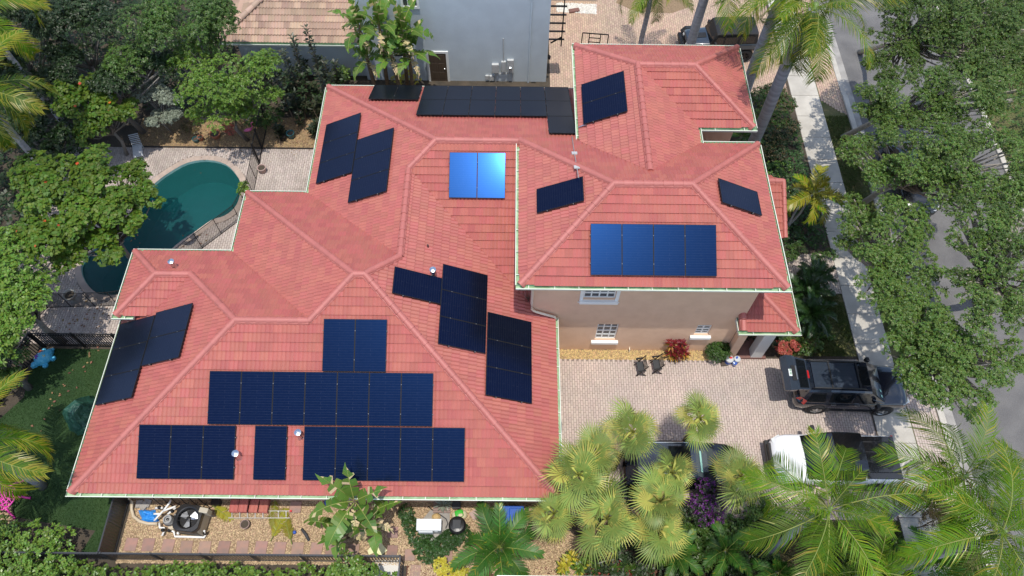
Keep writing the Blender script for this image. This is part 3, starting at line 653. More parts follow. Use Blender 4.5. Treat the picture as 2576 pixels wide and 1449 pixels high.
# sidewalk, grass strip, curbs, road
sw = struct('sidewalk', MB().sheet(rect(15.42, 16.94, -6, 60), .003), 'joint_sand'); y = -5.0; k = 0
while y < 58:
    mb = MB(); mb.rv = random.random(); mb.bevbox(15.43, 16.93, y+.008, y+1.515-.008, .0, .045+random.uniform(-.004, .004), .012); mb.build('slab', MATS['concrete'], sw); y += 1.52
struct('grass_strip', MB().sheet(rect(16.95, 18.2, -6, 60), .002), 'lawn_mix')
cb = struct('curb', MB().box(18.19, 18.2, -6, 60, -.1, .05), 'concrete_old'); y = -6
while y < 60:
    mb = MB().bevbox(18.2, 18.48, y+.006, y+2.994, -.1, .12 if not (6.4 < y+1.5 < 14.8 or y > 27.5) else .05, .03); mb.build('curb_stone', MATS['concrete'], cb)
    y += 3.0
struct('road', MB().sheet(rect(18.48, 25.45, -30, 120), .004), 'asphalt')
struct('gutter_strip', MB().sheet(rect(18.481, 18.85, -30, 120), .009), 'concrete_old')
cb = struct('curb', MB().box(25.72, 25.73, -6, 60, -.1, .05), 'concrete_old'); y = -6
while y < 60: MB().bevbox(25.44, 25.72, y+.006, y+2.994, -.1, .12, .03).build('curb_stone', MATS['concrete'], cb); y += 3.0
struct('verge', MB().sheet(rect(25.73, 40, -6, 60), .004), 'lawn_mix')
LAWNR = [(11.9, 14.15), (15.40, 14.15), (15.40, 17.3), (12.4, 17.3)]; struct('front_lawn', MB().sheet(LAWNR, .004), 'lawn_mix')
LAWN2 = [(11.0, 4.0), (15.40, 4.0), (15.40, 7.0), (12.6, 7.0)]; struct('front_lawn', MB().sheet(LAWN2, .004), 'lawn_mix')
LAWN = [G2(*q) for q in ((133, 877), (285, 879), (300, 879))] + [(-15.0, 14.2), (-14.95, 5.45), (-16.2, 5.5), G2(240, 1335), G2(100, 1312), G2(40, 1300), G2(8, 1270), (-21.0, 7.2), (-21.6, 10.2), G2(60, 1000), G2(75, 935)]
struct('lawn', MB().sheet(LAWN, .005), 'turf')
# side yard gravel, beds
SIDE = [(-14.75, 5.2), (2.6, 5.2), (3.0, 6.2), (1.3, 7.2), (1.3, 7.6), (-14.75, 7.6)]; struct('gravel_yard', MB().sheet(SIDE, .004), 'gravel_base')
BED = [(1.3, 13.87), (8.9, 13.87), (8.9, 14.35), (1.3, 14.35)]; struct('gravel_bed', MB().sheet(BED, .004), 'gravel_base')
BACK = [(-19.6, 25.75), (-8.0, 25.75), (-8.0, 27.9), (-19.6, 27.9)]; struct('back_bed', MB().sheet(BACK, .004), 'gravel_base')
MUL = [(-3.75, 2.6), (8.5, 2.6), (8.5, 5.0), (3.2, 5.2), (-3.75, 5.19)]; struct('mulch_bed', MB().sheet(MUL, .006), 'mulch_red')
WHT = [G2(1400, 30), G2(1500, 36), G2(1500, 12), G2(1400, 8)]; struct('white_stone_bed', MB().sheet(WHT, .026), 'pebble_white')
PALE = [G2(945, 1408), G2(1008, 1408), G2(1000, 1470), G2(940, 1470)]; struct('pale_gravel', MB().sheet(PALE, .008), 'pebble_white')
PALMBED = [G2(1550, 8), G2(1600, 30), G2(1690, 34), G2(1740, 16), G2(1720, -20), G2(1560, -20)]; struct('palm_bed', MB().sheet(PALMBED, .026), 'gravel_base')
def scatter(name, poly, n, size, material, z=.0, avoid=None, flat=.5):
    X0 = min(p[0] for p in poly); X1 = max(p[0] for p in poly); Y0 = min(p[1] for p in poly); Y1 = max(p[1] for p in poly)
    X = rng.uniform(X0, X1, n*2); Y = rng.uniform(Y0, Y1, n*2); k = npinside(X, Y, poly)
    if avoid is not None:
        for a in avoid: k &= ~npinside(X, Y, a)
    X = X[k][:n]; Y = Y[k][:n]; n = len(X); s = size*rng.uniform(.5, 1.25, n); th = rng.uniform(0, 2*PI, n); el = rng.uniform(.5, .95, n)
    cs, sn = np.cos(th), np.sin(th); V = np.zeros((n, 8, 3)); i = 0
    for zz, sc in ((0, 1.0), (1, .55)):
        for ax, ay in ((-1, -1), (1, -1), (1, 1), (-1, 1)):
            a = ax*s*sc*.5; b = ay*s*el*sc*.5; V[:, i, 0] = X+a*cs-b*sn; V[:, i, 1] = Y+a*sn+b*cs; V[:, i, 2] = z+zz*s*flat*rng.uniform(.6, 1.2, n); i += 1
    Q = np.array([(4, 5, 6, 7), (0, 1, 5, 4), (1, 2, 6, 5), (2, 3, 7, 6), (3, 0, 4, 7)]); Q = (Q[None]+np.arange(n)[:, None, None]*8).reshape(-1, 4)
    o = link(name, npmesh(name, V.reshape(-1, 3), Q, MATS[material], np.repeat(rng.random(n), 5))); o['kind'] = 'stuff'; return o
STONES = []
sp = [G(322+zx*.2, 1223.6+zy*.2) for zx, zy in ((40, 730), (255, 735), (505, 745), (735, 765), (965, 770), (1205, 770), (1440, 765), (1675, 770), (1910, 780), (2135, 785), (2370, 790), (2560, 800))] + [G(837.2+zx*.3555, 933.8+zy*.3555) for zx, zy in ((425, 1140), (420, 1272), (545, 1300), (810, 1312), (925, 1310), (585, 1412), (150, 1262))]
w1 = ['first', 'second', 'third', 'fourth', 'fifth', 'sixth', 'seventh', 'eighth', 'ninth', 'tenth', 'eleventh', 'twelfth']
for i, p in enumerate(sp):
    h = .24 if i < 12 else .21; rz = random.uniform(-.06, .06); mb = MB(); mb.rv = random.random(); mb.bevbox(-h*.95, h*.95, -h, h, -.02, .028, .012)
    o = mb.build('stepping_stone', MATS['stone_red']); o.location = (p.x, p.y, 0); o.rotation_euler.z = rz
    lab = ('square red stepping stone, %s from the gate in the row along the fence' % w1[i]) if i < 12 else ['pinkish square stepping stone beside the banana plant', 'pinkish stepping stone beside the fallen yellow paper', 'stepping stone at the corner of the black fence', 'stepping stone below the creeping groundcover', 'stepping stone half under the feathery palm', 'grey stepping stone in the red mulch near the yellow shrub', 'stepping stone under the banana leaves by the yellow paper'][i-12]
    tag(o, lab, 'stepping stone', 'stepping stones in the gravel yard'); STONES.append([(p.x+a*h, p.y+b*h) for a, b in ((-1, -1), (1, -1), (1, 1), (-1, 1))])
scatter('gravel', SIDE, 36000, .042, 'pebble', .0, STONES); scatter('gravel', BED, 5200, .045, 'pebble_yellow'); scatter('gravel', BACK, 14000, .05, 'pebble_tree_shade')  # back bed gets the pebbles darkened for tree shade
scatter('gravel', [(1.9, 5.2), (3.0, 6.2), (3.2, 5.2), (2.0, 4.3), (-.2, 4.2), (-.6, 5.2)], 7000, .042, 'pebble', .006); scatter('gravel', [(-3.7, 3.6), (-1.6, 4.3), (-1.0, 5.2), (-3.7, 5.2)], 4200, .042, 'pebble', .006); scatter('white_rocks', WHT, 900, .09, 'pebble_white', .026)
scatter('gravel', [(-21.5, 6.6), (-19.0, 6.6), (-19.6, 7.6), (-21.0, 8.2)], 3000, .045, 'pebble')
def blades(name, poly, n, h, wd, material, avoid=None, clump=None):
    X0 = min(p[0] for p in poly); X1 = max(p[0] for p in poly); Y0 = min(p[1] for p in poly); Y1 = max(p[1] for p in poly)
    X = rng.uniform(X0, X1, n*2); Y = rng.uniform(Y0, Y1, n*2); k = npinside(X, Y, poly)
    if clump: k &= (np.sin(X*clump+1.3)*np.sin(Y*clump*1.3+.4)+np.sin(X*clump*2.3+Y*1.7)*.6+rng.normal(0, .5, len(X))) > -.5
    X = X[k][:n]; Y = Y[k][:n]; n = len(X); th = rng.uniform(0, 2*PI, n); le = rng.uniform(-1, 1, (n, 2))*h*.9; hh = h*rng.uniform(.5, 1.2, n); dx, dy = np.cos(th)*wd, np.sin(th)*wd
    V = np.zeros((n, 4, 3)); V[:, 0] = np.stack([X-dx, Y-dy, np.zeros(n)], 1); V[:, 1] = np.stack([X+dx, Y+dy, np.zeros(n)], 1)
    V[:, 2] = np.stack([X+le[:, 0]+dx*.3, Y+le[:, 1]+dy*.3, hh], 1); V[:, 3] = np.stack([X+le[:, 0]-dx*.3, Y+le[:, 1]-dy*.3, hh], 1)
    o = link(name, npmesh(name, V.reshape(-1, 3), np.arange(n*4).reshape(-1, 4), MATS[material], rng.random(n))); o['kind'] = 'stuff'; return o
blades('turf', LAWN, 60000, .035, .012, 'turf_blade'); blades('grass', LAWNR, 14000, .07, .012, 'lawn_blade', clump=1.6); blades('grass', LAWN2, 14000, .07, .012, 'lawn_blade', clump=1.6)
blades('grass', rect(16.97, 18.18, 14.6, 28.5), 16000, .07, .012, 'lawn_blade', clump=1.4); blades('grass', rect(16.97, 18.18, 2, 6.5), 6000, .07, .012, 'lawn_blade', clump=1.4)
blades('grass', rect(25.75, 32, 10, 40), 20000, .08, .014, 'lawn_blade', clump=1.2)
def litter(name, pts, spread, n, size, z):
    pts = np.array(pts); c = pts[rng.integers(0, len(pts), n)] + rng.normal(0, 1, (n, 2))*spread; V = np.zeros((n, 4, 3)); th = rng.uniform(0, 2*PI, n); s = size*rng.uniform(.6, 1.3, n)
    ax = np.stack([np.cos(th), np.sin(th)], 1)*s[:, None]; ay = np.stack([-np.sin(th), np.cos(th)], 1)*s[:, None]*.32
    for i, (a, b_) in enumerate(((-.5, 0), (0, -1), (.5, 0), (0, 1))): V[:, i, :2] = c+ax*a+ay*b_; V[:, i, 2] = z+rng.uniform(.0, .03, n)
    o = link(name, npmesh(name, V.reshape(-1, 3), np.arange(n*4).reshape(-1, 4), MATS['leaf_dry'], rng.random(n))); o['kind'] = 'stuff'
litter('fallen_leaves', [G2(*q) for q in ((240, 880), (232, 902), (170, 968), (150, 1000), (145, 1030), (190, 935), (110, 1060), (150, 1005))], .24, 26, .12, .05)
litter('fallen_leaves', [G2(*q) for q in ((170, 805), (200, 795), (185, 820), (160, 830), (240, 800), (215, 790), (330, 600), (500, 600))], .35, 60, .12, .03)
litter('fallen_leaves', [(-14, 26.4), (-11, 26.6), (-16, 26.3), (-9.5, 26.5)], .7, 500, .07, .03)
MB().box(-19.6, -8.2, 25.70, 25.748, 0, .09).build('bed_edging', MATS['dark_bronze'])['kind'] = 'structure'
# ================================================================== NEIGHBOURS
YG = 30.8
mat('navy_shade', (.20, .22, .225), .8, bump=.4, bscale=30); mat('beige_wall', (.50, .44, .36), .85, bump=.4, bscale=30)
nh = thing('house', 'grey stucco two storey neighbour house with brown side door and tan tile roof', 'house', (-3, YG, 0))
NT = [(-8.0, YG, 9.0), (1.93, YG, 9.0)]
m_ = MB(); m_.box(-7.95, 1.93, YG, YG+9, 0, 7.6); m_.build('wall', MATS['stucco_grey'], nh, world=True)
m_ = MB(); m_.box(-14.6, -7.96, YG+.3, YG+9, 0, 2.75); m_.build('side_wall', MATS['stucco_grey'], nh, world=True)
NF = Plane('F', YG-.35, 2.86, .42); NL = Plane('L', -15.2, 2.86, .42); st = MB(); kp = []
hx = 6.6; ol1 = [(-15.2, YG-.35), (-7.96, YG-.35), (-7.96, YG-.35+hx), (-15.2+hx, YG-.35+hx)]; ol2 = [(-15.2, YG-.35), (-15.2+hx, YG-.35+hx), (-15.2, YG-.35+2*hx)]
for pl, ol in ((NF, ol1), (NL, ol2)):
    lay_tiles(pl, ol, .33, .37, 2, .075, 8, st, kp)
    for t in tessellate_polygon([[Vector((*p, 0)) for p in ol]]):
        q = [Vector((*ol[i], pl.z(ol[i])-.03)) for i in t]; st.poly(q if (q[1]-q[0]).cross(q[2]-q[0]).z > 0 else q[::-1])
nroof = MB().box(-15.0, -7.97, YG-.3, YG+6, 2.70, 2.79).build('roof', MATS['soffit_white'], nh, world=True)
place_tiles(nroof, kp, st, .33, .37, 2, .075, 8, 'tile_tan', 'roof_tile', 300)
lay_caps(nroof, [(Vector((-15.2, YG-.35, 2.9)), Vector((-15.2+hx, YG-.35+hx, 2.9+.42*hx)), .06)], .15, .42, 'tile_tan')
gutter((-15.2, YG-.36), (-7.9, YG-.36), (0, -1), 2.86, False, root=nh)
def gw(px, py, y=YG): p = WY(px, py, y); return p.x, p.z
def zz2(zx, zy): return 837.2+zx*.3555, zy*.3555
(x0, z1), (x1, z0) = gw(1075, 133), gw(1120, 215); dx0 = gw(1077, 133)[0]; dx1 = gw(1121, 133)[0]; dz = gw(1100, 133)[1]
nd = MB().box(dx0, dx1, YG-.03, YG-.002, 0, dz).build('door', MATS['brown_door'], nh, world=True)
pn = MB()
for i in range(2):
    for j, (a, c) in enumerate(((.12, .34), (.38, .66), (.70, .93))):
        w0 = dx0+(dx1-dx0)*(.12+.42*i); w1_ = w0+(dx1-dx0)*.34; pn.bevbox(w0, w1_, YG-.045, YG-.031, dz*a, dz*c, .004)
pn.build('door_panel', MATS['brown_door'], nd, world=True)
MB().lathe([(.03, 0), (.035, .03), (.02, .06)], (dx1-.12, YG-.03, dz*.47), 10, axis=(0, -1, 0)).build('handle', MATS['zinc'], nd, world=True)
fr = MB(); t = .13; fr.box(dx0-t, dx0-.001, YG-.06, YG-.001, 0, dz+t); fr.box(dx1+.001, dx1+t, YG-.06, YG-.001, 0, dz+t); fr.box(dx0, dx1, YG-.06, YG-.001, dz+.001, dz+t); fr.build('door_frame', MATS['white_paint'], nh, world=True)
for (ax, ay), (bx, by), nx, ny in (((1008, -38), (1043, 14), 3, 3), ((990, 124), (1034, 142), 2, 2)):
    wx0, wz1 = gw(ax, ay); wx1, wz0 = gw(bx, by); wx1 = gw(bx, ay)[0]
    wo = MB(); t = .11
    wo.box(wx0-t, wx1+t, YG-.07, YG-.001, wz0-t*1.3, wz0); wo.box(wx0-t, wx1+t, YG-.07, YG-.001, wz1, wz1+t); wo.box(wx0-t, wx0, YG-.07, YG-.001, wz0, wz1); wo.box(wx1, wx1+t, YG-.07, YG-.001, wz0, wz1)
    w2_ = wo.build('window', MATS['white_paint'], nh, world=True); MB().box(wx0, wx1, YG-.02, YG-.002, wz0, wz1).build('pane', MATS['window_glass'], w2_, world=True)
    mu = MB()
    for i in range(1, nx): xx = wx0+(wx1-wx0)*i/nx; mu.box(xx-.018, xx+.018, YG-.035, YG-.021, wz0, wz1)
    for i in range(1, ny): zz = wz0+(wz1-wz0)*i/ny; mu.box(wx0, wx1, YG-.034, YG-.0205, zz-.018, zz+.018)
    mu.build('muntin', MATS['white_paint'], w2_, world=True)
for k, (a, b, c, d, dep) in enumerate(((1125, 445, 1175, 503, .16), (1192, 428, 1224, 500, .13), (1234, 415, 1279, 500, .15), (1080, 528, 1105, 555, .10), (1108, 530, 1140, 562, .10))):
    bx0, bz1 = gw(*zz2(a, b)); bx1, bz0 = gw(*zz2(c, d)); e = MB().bevbox(bx0, bx1, YG-dep, YG-.002, bz0, bz1, .015).build('utility_box', MATS['grey_box'], nh, world=True)
    if k == 2: MB().lathe([(.09, 0), (.09, .06), (.06, .11)], ((bx0+bx1)/2, YG-dep, bz0+(bz1-bz0)*.4), 14, axis=(0, -1, 0)).build('meter', MATS['zinc'], e, world=True)
def gtube(pts, r, name='conduit', m='grey_box', dy=.05):
    P = [Vector((gw(*zz2(*q))[0], YG-dy, gw(*zz2(*q))[1])) for q in pts]; return MB().tube(P, r, 6).build(name, MATS[m], nh, world=True)
gtube([(1206, 268), (1209, 430)], .028); gtube([(1150, 503), (1155, 600)], .022); gtube([(1270, 500), (1272, 612)], .022); gtube([(1170, 514), (1250, 514)], .02); gtube([(1110, 560), (1112, 608)], .018)
gtube([(1414, -60), (1395, 300), (1380, 640)], .05, 'downspout', 'stucco_grey', .06)
lx, lz = gw(1381, 147); l_ = MB(); l_.lathe([(.03, -.16), (.07, -.10), (.085, .06), (.03, .14)], (2.03, YG+.1, lz), 8); l_.bar((1.93, YG+.1, lz+.12), (2.03, YG+.1, lz+.16), .03); l_.build('wall_lamp', MATS['black_metal'], nh, world=True)
hx_, hz_ = gw(*zz2(1420, 590)); hp = [Vector((hx_+.16*math.cos(a), YG-.1, hz_+.2*math.sin(a))) for a in [i*PI/8 for i in range(17)]]; hr = MB(); hr.tube(hp, .016, 6); hr.bar((hx_-.35, YG-.06, hz_), (hx_+.1, YG-.06, hz_), .05); hr.build('hose_reel', MATS['black_metal'], nh, world=True)
# black ladder trellis on the corner, frame gate, splash block, further wall
t = thing('trellis', 'tall black ladder like trellis on the corner of the grey house', 'trellis', (2.35, YG+.3, 0))
b_ = MB(); b_.bar((2.62, YG+.25, 2.3), (2.62, YG+.25, 7.6), .06); b_.bar((2.06, YG+.25, 2.5), (2.62, YG+.25, 2.9), .06); b_.build('post', MATS['black_metal'], t, world=True)
me = MB().bar((-.42, 0, 0), (.42, 0, 0), .09, .05).mesh('rung', MATS['black_metal'])
for i in range(9): o = link('rung', me, t); o.location = (-.0, -.05, 2.75+i*.52)
c0 = G(1462, 116); c1 = G(1526, 121); t = thing('metal_gate', 'black metal frame with cross bars standing on the far driveway behind the tower', 'gate', (c0.x, c0.y, 0)); b_ = MB(); hgt = .95
for q in (c0, c0.lerp(c1, .27), c0.lerp(c1, .70), c1): b_.bar(q, q+Vector((0, 0, hgt)), .05)
for zz in (.05, hgt): b_.bar(c0+Vector((0, 0, zz)), c1+Vector((0, 0, zz)), .05)
b_.build('frame', MATS['black_metal'], t, world=True); b_ = MB()
for zz in (.35, .65): b_.bar(c0.lerp(c1, .27)+Vector((0, 0, zz)), c0.lerp(c1, .70)+Vector((0, 0, zz)), .04)
b_.build('cross_bar', MATS['black_metal'], t, world=True)
p = G(1444, 29); o = MB().bevbox(-.32, .32, -.14, .14, 0, .12, .03).build('splash_block', MATS['brick_step']); o.location = (p.x, p.y, .02); o.rotation_euler.z = .25; tag(o, 'reddish splash block at the edge of the white rocks', 'splash block')
p = G(1380, 8); o = MB().box(2.2, 5.1, p.y+.2, p.y+4, 0, 4).build('garden_wall', MATS['beige_wall']); tag(o, 'beige wall behind the white rock bed at the top', 'wall')
p = G(1250, 1447.2, 2.6); t = thing('neighbour_roof_edge', 'white roof edge with dark gutter along the bottom right border', 'roof edge', (8, p.y, 2.6))
MB().box(p.x, 14.5, p.y-.14, p.y, 2.5, 2.6).build('fascia', MATS['white_paint'], t, world=True); MB().box(p.x, 14.5, p.y-1.6, p.y-.15, 2.47, 2.58).build('roof_slab', MATS['tile_tan'], t, world=True); MB().box(p.x+.5, 14.0, p.y-1.5, p.y-.6, 0, 2.469).build('wall', MATS['beige_wall'], t, world=True)

# ================================================================== FENCES
def picket_fence(label, runs, h, gap, posts, group='black metal fences', material='black_metal', pk=.028):
    t = thing('fence', label, 'fence', (runs[0][0][0], runs[0][0][1], 0), group=group); base = Vector((runs[0][0][0], runs[0][0][1], 0))
    me = MB().box(-pk/2, pk/2, -pk/2, pk/2, .06, h-.02).mesh('picket', MATS[material]); mp = MB().box(-.035, .035, -.035, .035, 0, h+.06).mesh('post', MATS[material])
    for a, b in runs:
        a = Vector((*a, 0)); b = Vector((*b, 0)); n = int((b-a).length/gap)
        for i in range(n): o = link('picket', me, t); o.location = a+(b-a)*((i+.5)/n)-base
        m = max(1, round((b-a).length/posts))
        for i in range(m+1): o = link('post', mp, t); o.location = a+(b-a)*(i/m)-base
        for zz, ww in ((h, .055), (h-.18, .03), (.10, .03)): MB().bar(a+Vector((0, 0, zz)), b+Vector((0, 0, zz)), ww, .03).build('rail', MATS[material], t, world=True)
    return t
mat('fence_grey', (.035, .037, .042), .38)
picket_fence('long dark picket fence between gravel yard and clipped hedge', [((-20.9, 5.32), (-14.9, 5.32)), ((-14.8, 5.32), (-3.87, 5.32)), ((-3.87, 5.30), (-3.87, 3.4))], 1.22, .115, 1.9, material='fence_grey')
picket_fence('black picket fence between patio and green lawn', [((-15.15, 14.22), (-20.35, 14.22)), ((-20.42, 14.2), (-21.7, 10.4))], 1.25, .11, 1.75)
t = thing('gate', 'dark bronze slatted gate panel between lawn and gravel yard', 'gate', (-14.87, 5.4, 0))
fr = MB()
for zz in (.08, 1.24): fr.bar((-14.87, 5.38, zz), (-14.87, 7.58, zz), .05)
for yy in (5.40, 6.5, 7.56): fr.bar((-14.87, yy, 0), (-14.87, yy, 1.27), .055)
fr.build('frame', MATS['fence_grey'], t, world=True); me = MB().box(-.012, .012, -.05, .05, .12, 1.2).mesh('slat', MATS['dark_bronze'])
for i in range(19): o = link('slat', me, t); o.location = (0, .09+i*.114, 0)
ms = bpy.data.materials.new('mesh_net'); ms.use_nodes = True; N = ms.node_tree.nodes; L = ms.node_tree.links; tr = N.new('ShaderNodeBsdfTransparent'); mx = N.new('ShaderNodeMixShader'); mx.inputs[0].default_value = .42
N['Principled BSDF'].inputs['Base Color'].default_value = (.01, .01, .01, 1); N['Principled BSDF'].inputs['Roughness'].default_value = .9
L.new(tr.outputs[0], mx.inputs[1]); L.new(N['Principled BSDF'].outputs[0], mx.inputs[2]); L.new(mx.outputs[0], N['Material Output'].inputs[0])
def mesh_fence(label, pts, step=1.0):
    P = [G(*q) for q in pts]; t = thing('pool_fence', label, 'fence', P[0], group='mesh pool fences'); h = 1.2; up = Vector((0, 0, h)); mp = MB().tube([(0, 0, 0), (0, 0, h+.03)], .018, 6).mesh('post', MATS['black_metal'])
    for a, b in zip(P, P[1:]):
        n = max(1, round((b-a).length/step))
        for i in range(n):
            q, r = a.lerp(b, i/n), a.lerp(b, (i+1)/n); m = MB(); m.poly([q+Vector((0, 0, .03)), r+Vector((0, 0, .03)), r+up, q+up]); m.build('mesh_panel', ms, t, world=True)
            o = link('post', mp, t); o.location = q-P[0]
        MB().bar(a+up, b+up, .02).build('top_band', MATS['black_metal'], t, world=True); MB().bar(a+Vector((0, 0, .03)), b+Vector((0, 0, .03)), .025).build('bottom_band', MATS['black_metal'], t, world=True)
    o = link('post', mp, t); o.location = P[-1]-P[0]; return t
mesh_fence('black mesh safety fence curving round the right side of the pool', [(651, 416), (638, 488), (604, 554), (510, 625), (440, 680)], 1.15)
mesh_fence('black mesh safety fence on the patio below the pool', [(330, 764), (298, 769), (121, 774), (96, 800)], .95)
a = G(673, 311); b = G(652, 416); t = thing('pool_gate', 'tall black pool gate with thick posts by the flamingo', 'gate', a)
g_ = MB(); up = Vector((0, 0, 1.35))
for q in (a, a.lerp(b, .62), a.lerp(b, .95)): g_.bar(q, q+up*1.1, .075)
g_.bar(a+up, b+up, .04); g_.bar(a+Vector((0, 0, .05)), b+Vector((0, 0, .05)), .04); g_.build('frame', MATS['black_metal'], t, world=True)
m = MB(); m.poly([a+Vector((0, 0, .05)), b+Vector((0, 0, .05)), b+up, a+up]); m.build('mesh_panel', ms, t, world=True)

# ================================================================== YARD THINGS
mat('pvc_white', (.80, .80, .77), .35); mat('pipe_beige', (.55, .46, .33), .5); mat('tarp_blue', (.03, .26, .72), .45, bump=.8, bscale=9, bdist=.08); mat('plastic_black', (.012, .012, .013), .35)
mat('unit_beige', (.42, .38, .29), .5); mat('fan_grey', (.30, .31, .32), .35); mat('steel_grey', (.30, .30, .29), .45); mat('terracotta', (.33, .12, .06), .8); mat('teal_glaze', (.02, .10, .11), .25)
mat('bin_blue', (.012, .085, .42), .4); mat('white_enamel', (.55, .57, .58), .3); mat('bag_green', (.05, .42, .04), .35); mat('bag_pale', (.55, .50, .33), .5); mat('paper_yellow', (.74, .72, .42), .7)
mat('wood_grey', (.23, .16, .135), .85, col2=(.30, .22, .19), nscale=6, nstretch=(1, 12, 1)); mat('cover_green', (.012, .055, .036), .5, col2=(.02, .085, .055), nscale=3, bump=.9, bscale=5, bdist=.12)
mat('turtle_blue', (.05, .42, .68), .4, col2=(.16, .58, .78), nscale=9); mat('decal_orange', (.70, .17, .08), .5); mat('decal_purple', (.22, .06, .45), .5); mat('decal_yellow', (.62, .52, .06), .5); mat('decal_white', (.7, .8, .85), .5); mat('pink_paint', (.62, .045, .32), .45); mat('flamingo_pink', (.70, .16, .32), .5); mat('label_blue', (.03, .09, .38), .45); mat('decal_red', (.55, .02, .03), .5)
mat('rubber_grey', (.045, .047, .05), .8); mat('planter_pink', (.42, .30, .26), .8)
def Y1(zx, zy, z=0): return G(322+zx*.2, 1223.6+zy*.2, z)
def Y2(zx, zy, z=0): return G(998.2+zx*.1556, 1223.6+zy*.1556, z)
# pool heat pump
c = Y1(750, 395, 1.02); t = thing('heat_pump', 'black topped pool heat pump with large fan on the gravel', 'heat pump', (c.x, c.y, 0), -.10)
MB().bevbox(-.44, .44, -.44, .44, .06, .78, .04).build('body', MATS['unit_beige'], t)
v = MB()
for i in range(14): v.box(-.455, -.4405, -.40+i*.06, -.37+i*.06, .12, .86); v.box(-.40+i*.06, -.37+i*.06, -.455, -.4405, .12, .86)
v.build('grille', MATS['plastic_black'], t); tp = MB(); n = 28
sq = []
for i in range(n):
    a = 2*PI*i/n+PI/4; r = .50/max(abs(math.cos(a)), abs(math.sin(a))); r = min(r, .60); sq.append((math.cos(a)*r, math.sin(a)*r))
ci = [(math.cos(2*PI*i/n+PI/4)*.38, math.sin(2*PI*i/n+PI/4)*.38) for i in range(n)]
tp.loft([[(x, y, .80) for x, y in sq], [(x, y, 1.00) for x, y in sq], [(x*.97, y*.97, 1.03) for x, y in sq], [(x*1.1, y*1.1, 1.04) for x, y in ci], [(x, y, 1.02) for x, y in ci], [(x*.95, y*.95, .80) for x, y in ci]])
tp.poly([(x*.95, y*.95, .80) for x, y in ci]); tp.build('top', MATS['plastic_black'], t, smooth=False)
for k in range(3):
    a = k*2*PI/3+.5; bl = MB(); pts = [(.07, -.05, .86), (.30, -.13, .84), (.34, .02, .90), (.28, .15, .95), (.07, .06, .92)]
    bl.poly([(x*math.cos(a)-y*math.sin(a), x*math.sin(a)+y*math.cos(a), z) for x, y, z in pts]); bl.build('fan_blade', MATS['fan_grey'] if k else MATS['aluminium'], t)
MB().lathe([(.08, .83), (.08, .93), (.03, .95)], n=12).build('hub', MATS['plastic_black'], t)
gd = MB(); [gd.bar((-.37, s*.13, 1.035), (.37, s*.13, 1.035), .012) for s in (-1, 0, 1)]; gd.build('fan_guard', MATS['plastic_black'], t)
c = Y1(965, 310, .9); t = thing('control_box', 'beige control box on a post beside the heat pump fan', 'control box', (c.x, c.y, 0), -.15); MB().bevbox(-.17, .17, -.10, .10, .62, 1.05, .02).build('case', MATS['unit_beige'], t); MB().box(-.03, .03, -.03, .03, 0, .61).build('post', MATS['steel_grey'], t)
c = Y1(490, 410, .75); t = thing('pool_filter', 'grey cylindrical pool filter among white pipes', 'pool filter', (c.x, c.y, 0)); MB().lathe([(.20, 0), (.20, .55), (.17, .70), (.16, .74), (.12, .74), (.11, .66)], n=20).build('tank', MATS['steel_grey'], t, smooth=False); MB().lathe([(.19, .52), (.215, .53), (.215, .58), (.19, .59)], n=20).build('clamp_ring', MATS['plastic_black'], t); MB().lathe([(.05, .66), (.05, .72), (.02, .73)], n=10).build('gauge', MATS['plastic_black'], t)
c = Y1(590, 430, .3); t = thing('pool_pump', 'grey pool pump housing between filter and heat pump', 'pump', (c.x, c.y, 0)); MB().lathe([(.13, -.25), (.14, .0), (.13, .25)], (0, 0, .2), 16, axis=(0, 1, 0)).build('motor', MATS['steel_grey'], t); MB().lathe([(.15, 0), (.15, .3), (.10, .34)], (-.05, -.2, .05), 14).build('strainer', MATS['pipe_beige'], t); MB().box(-.15, .15, -.25, .25, 0, .06).build('base', MATS['plastic_black'], t)
t = thing('pipework', 'white pool pipes with black valves around the pump', 'pipes', Y1(450, 450)); v3 = Vector
def ztube(pts, r, name, m): MB().tube([Y1(a, b, z) for a, b, z in pts], r, 8).build(name, MATS[m], t, world=True, smooth=True)
for pts in ([(345, 270, .4), (440, 270, .4)], [(325, 345, .35), (420, 345, .35)], [(330, 430, .3), (440, 310, .45)], [(440, 310, .45), (600, 250, .55)], [(500, 350, .6), (600, 270, .6)], [(395, 460, .25), (400, 520, .25), (455, 520, .25), (455, 560, .2), (430, 620, .15)], [(545, 555, .2), (580, 570, .2), (590, 630, .1), (960, 640, .1), (980, 600, .12), (960, 560, .5)], [(540, 170, .5), (520, 210, .5), (450, 300, .45)], [(620, 580, .25), (640, 600, .15)]): ztube(pts, .04, 'pipe', 'pvc_white')
for q in ((395, 265, .42), (560, 310, .6), (440, 550, .28), (520, 555, .28), (970, 590, .2)):
    p = Y1(*q); MB().lathe([(.06, -.06), (.075, 0), (.06, .07), (.03, .09)], p, 10).build('valve', MATS['plastic_black'], t, world=True)
t = thing('drain_pipe', 'thick beige drain pipe curving over the gravel to the pump', 'pipe', Y1(60, 300)); ztube([(20, 150, .6), (45, 190, .3), (45, 290, .08), (70, 380, .08), (150, 440, .08), (250, 468, .08), (370, 468, .1)], .065, 'pipe', 'pipe_beige')
tb = MB(); pts = [(130, 300), (200, 292), (290, 300), (345, 292), (350, 330), (370, 400), (395, 440), (300, 450), (150, 440), (175, 400), (150, 360)]
g_ = [Y1(a, b, .03) for a, b in pts]; cen = Y1(260, 370, .16); rings = [g_, [p.lerp(cen, .35)+Vector((0, 0, random.uniform(.02, .12))) for p in g_], [p.lerp(cen, .75)+Vector((0, 0, random.uniform(.0, .10))) for p in g_]]
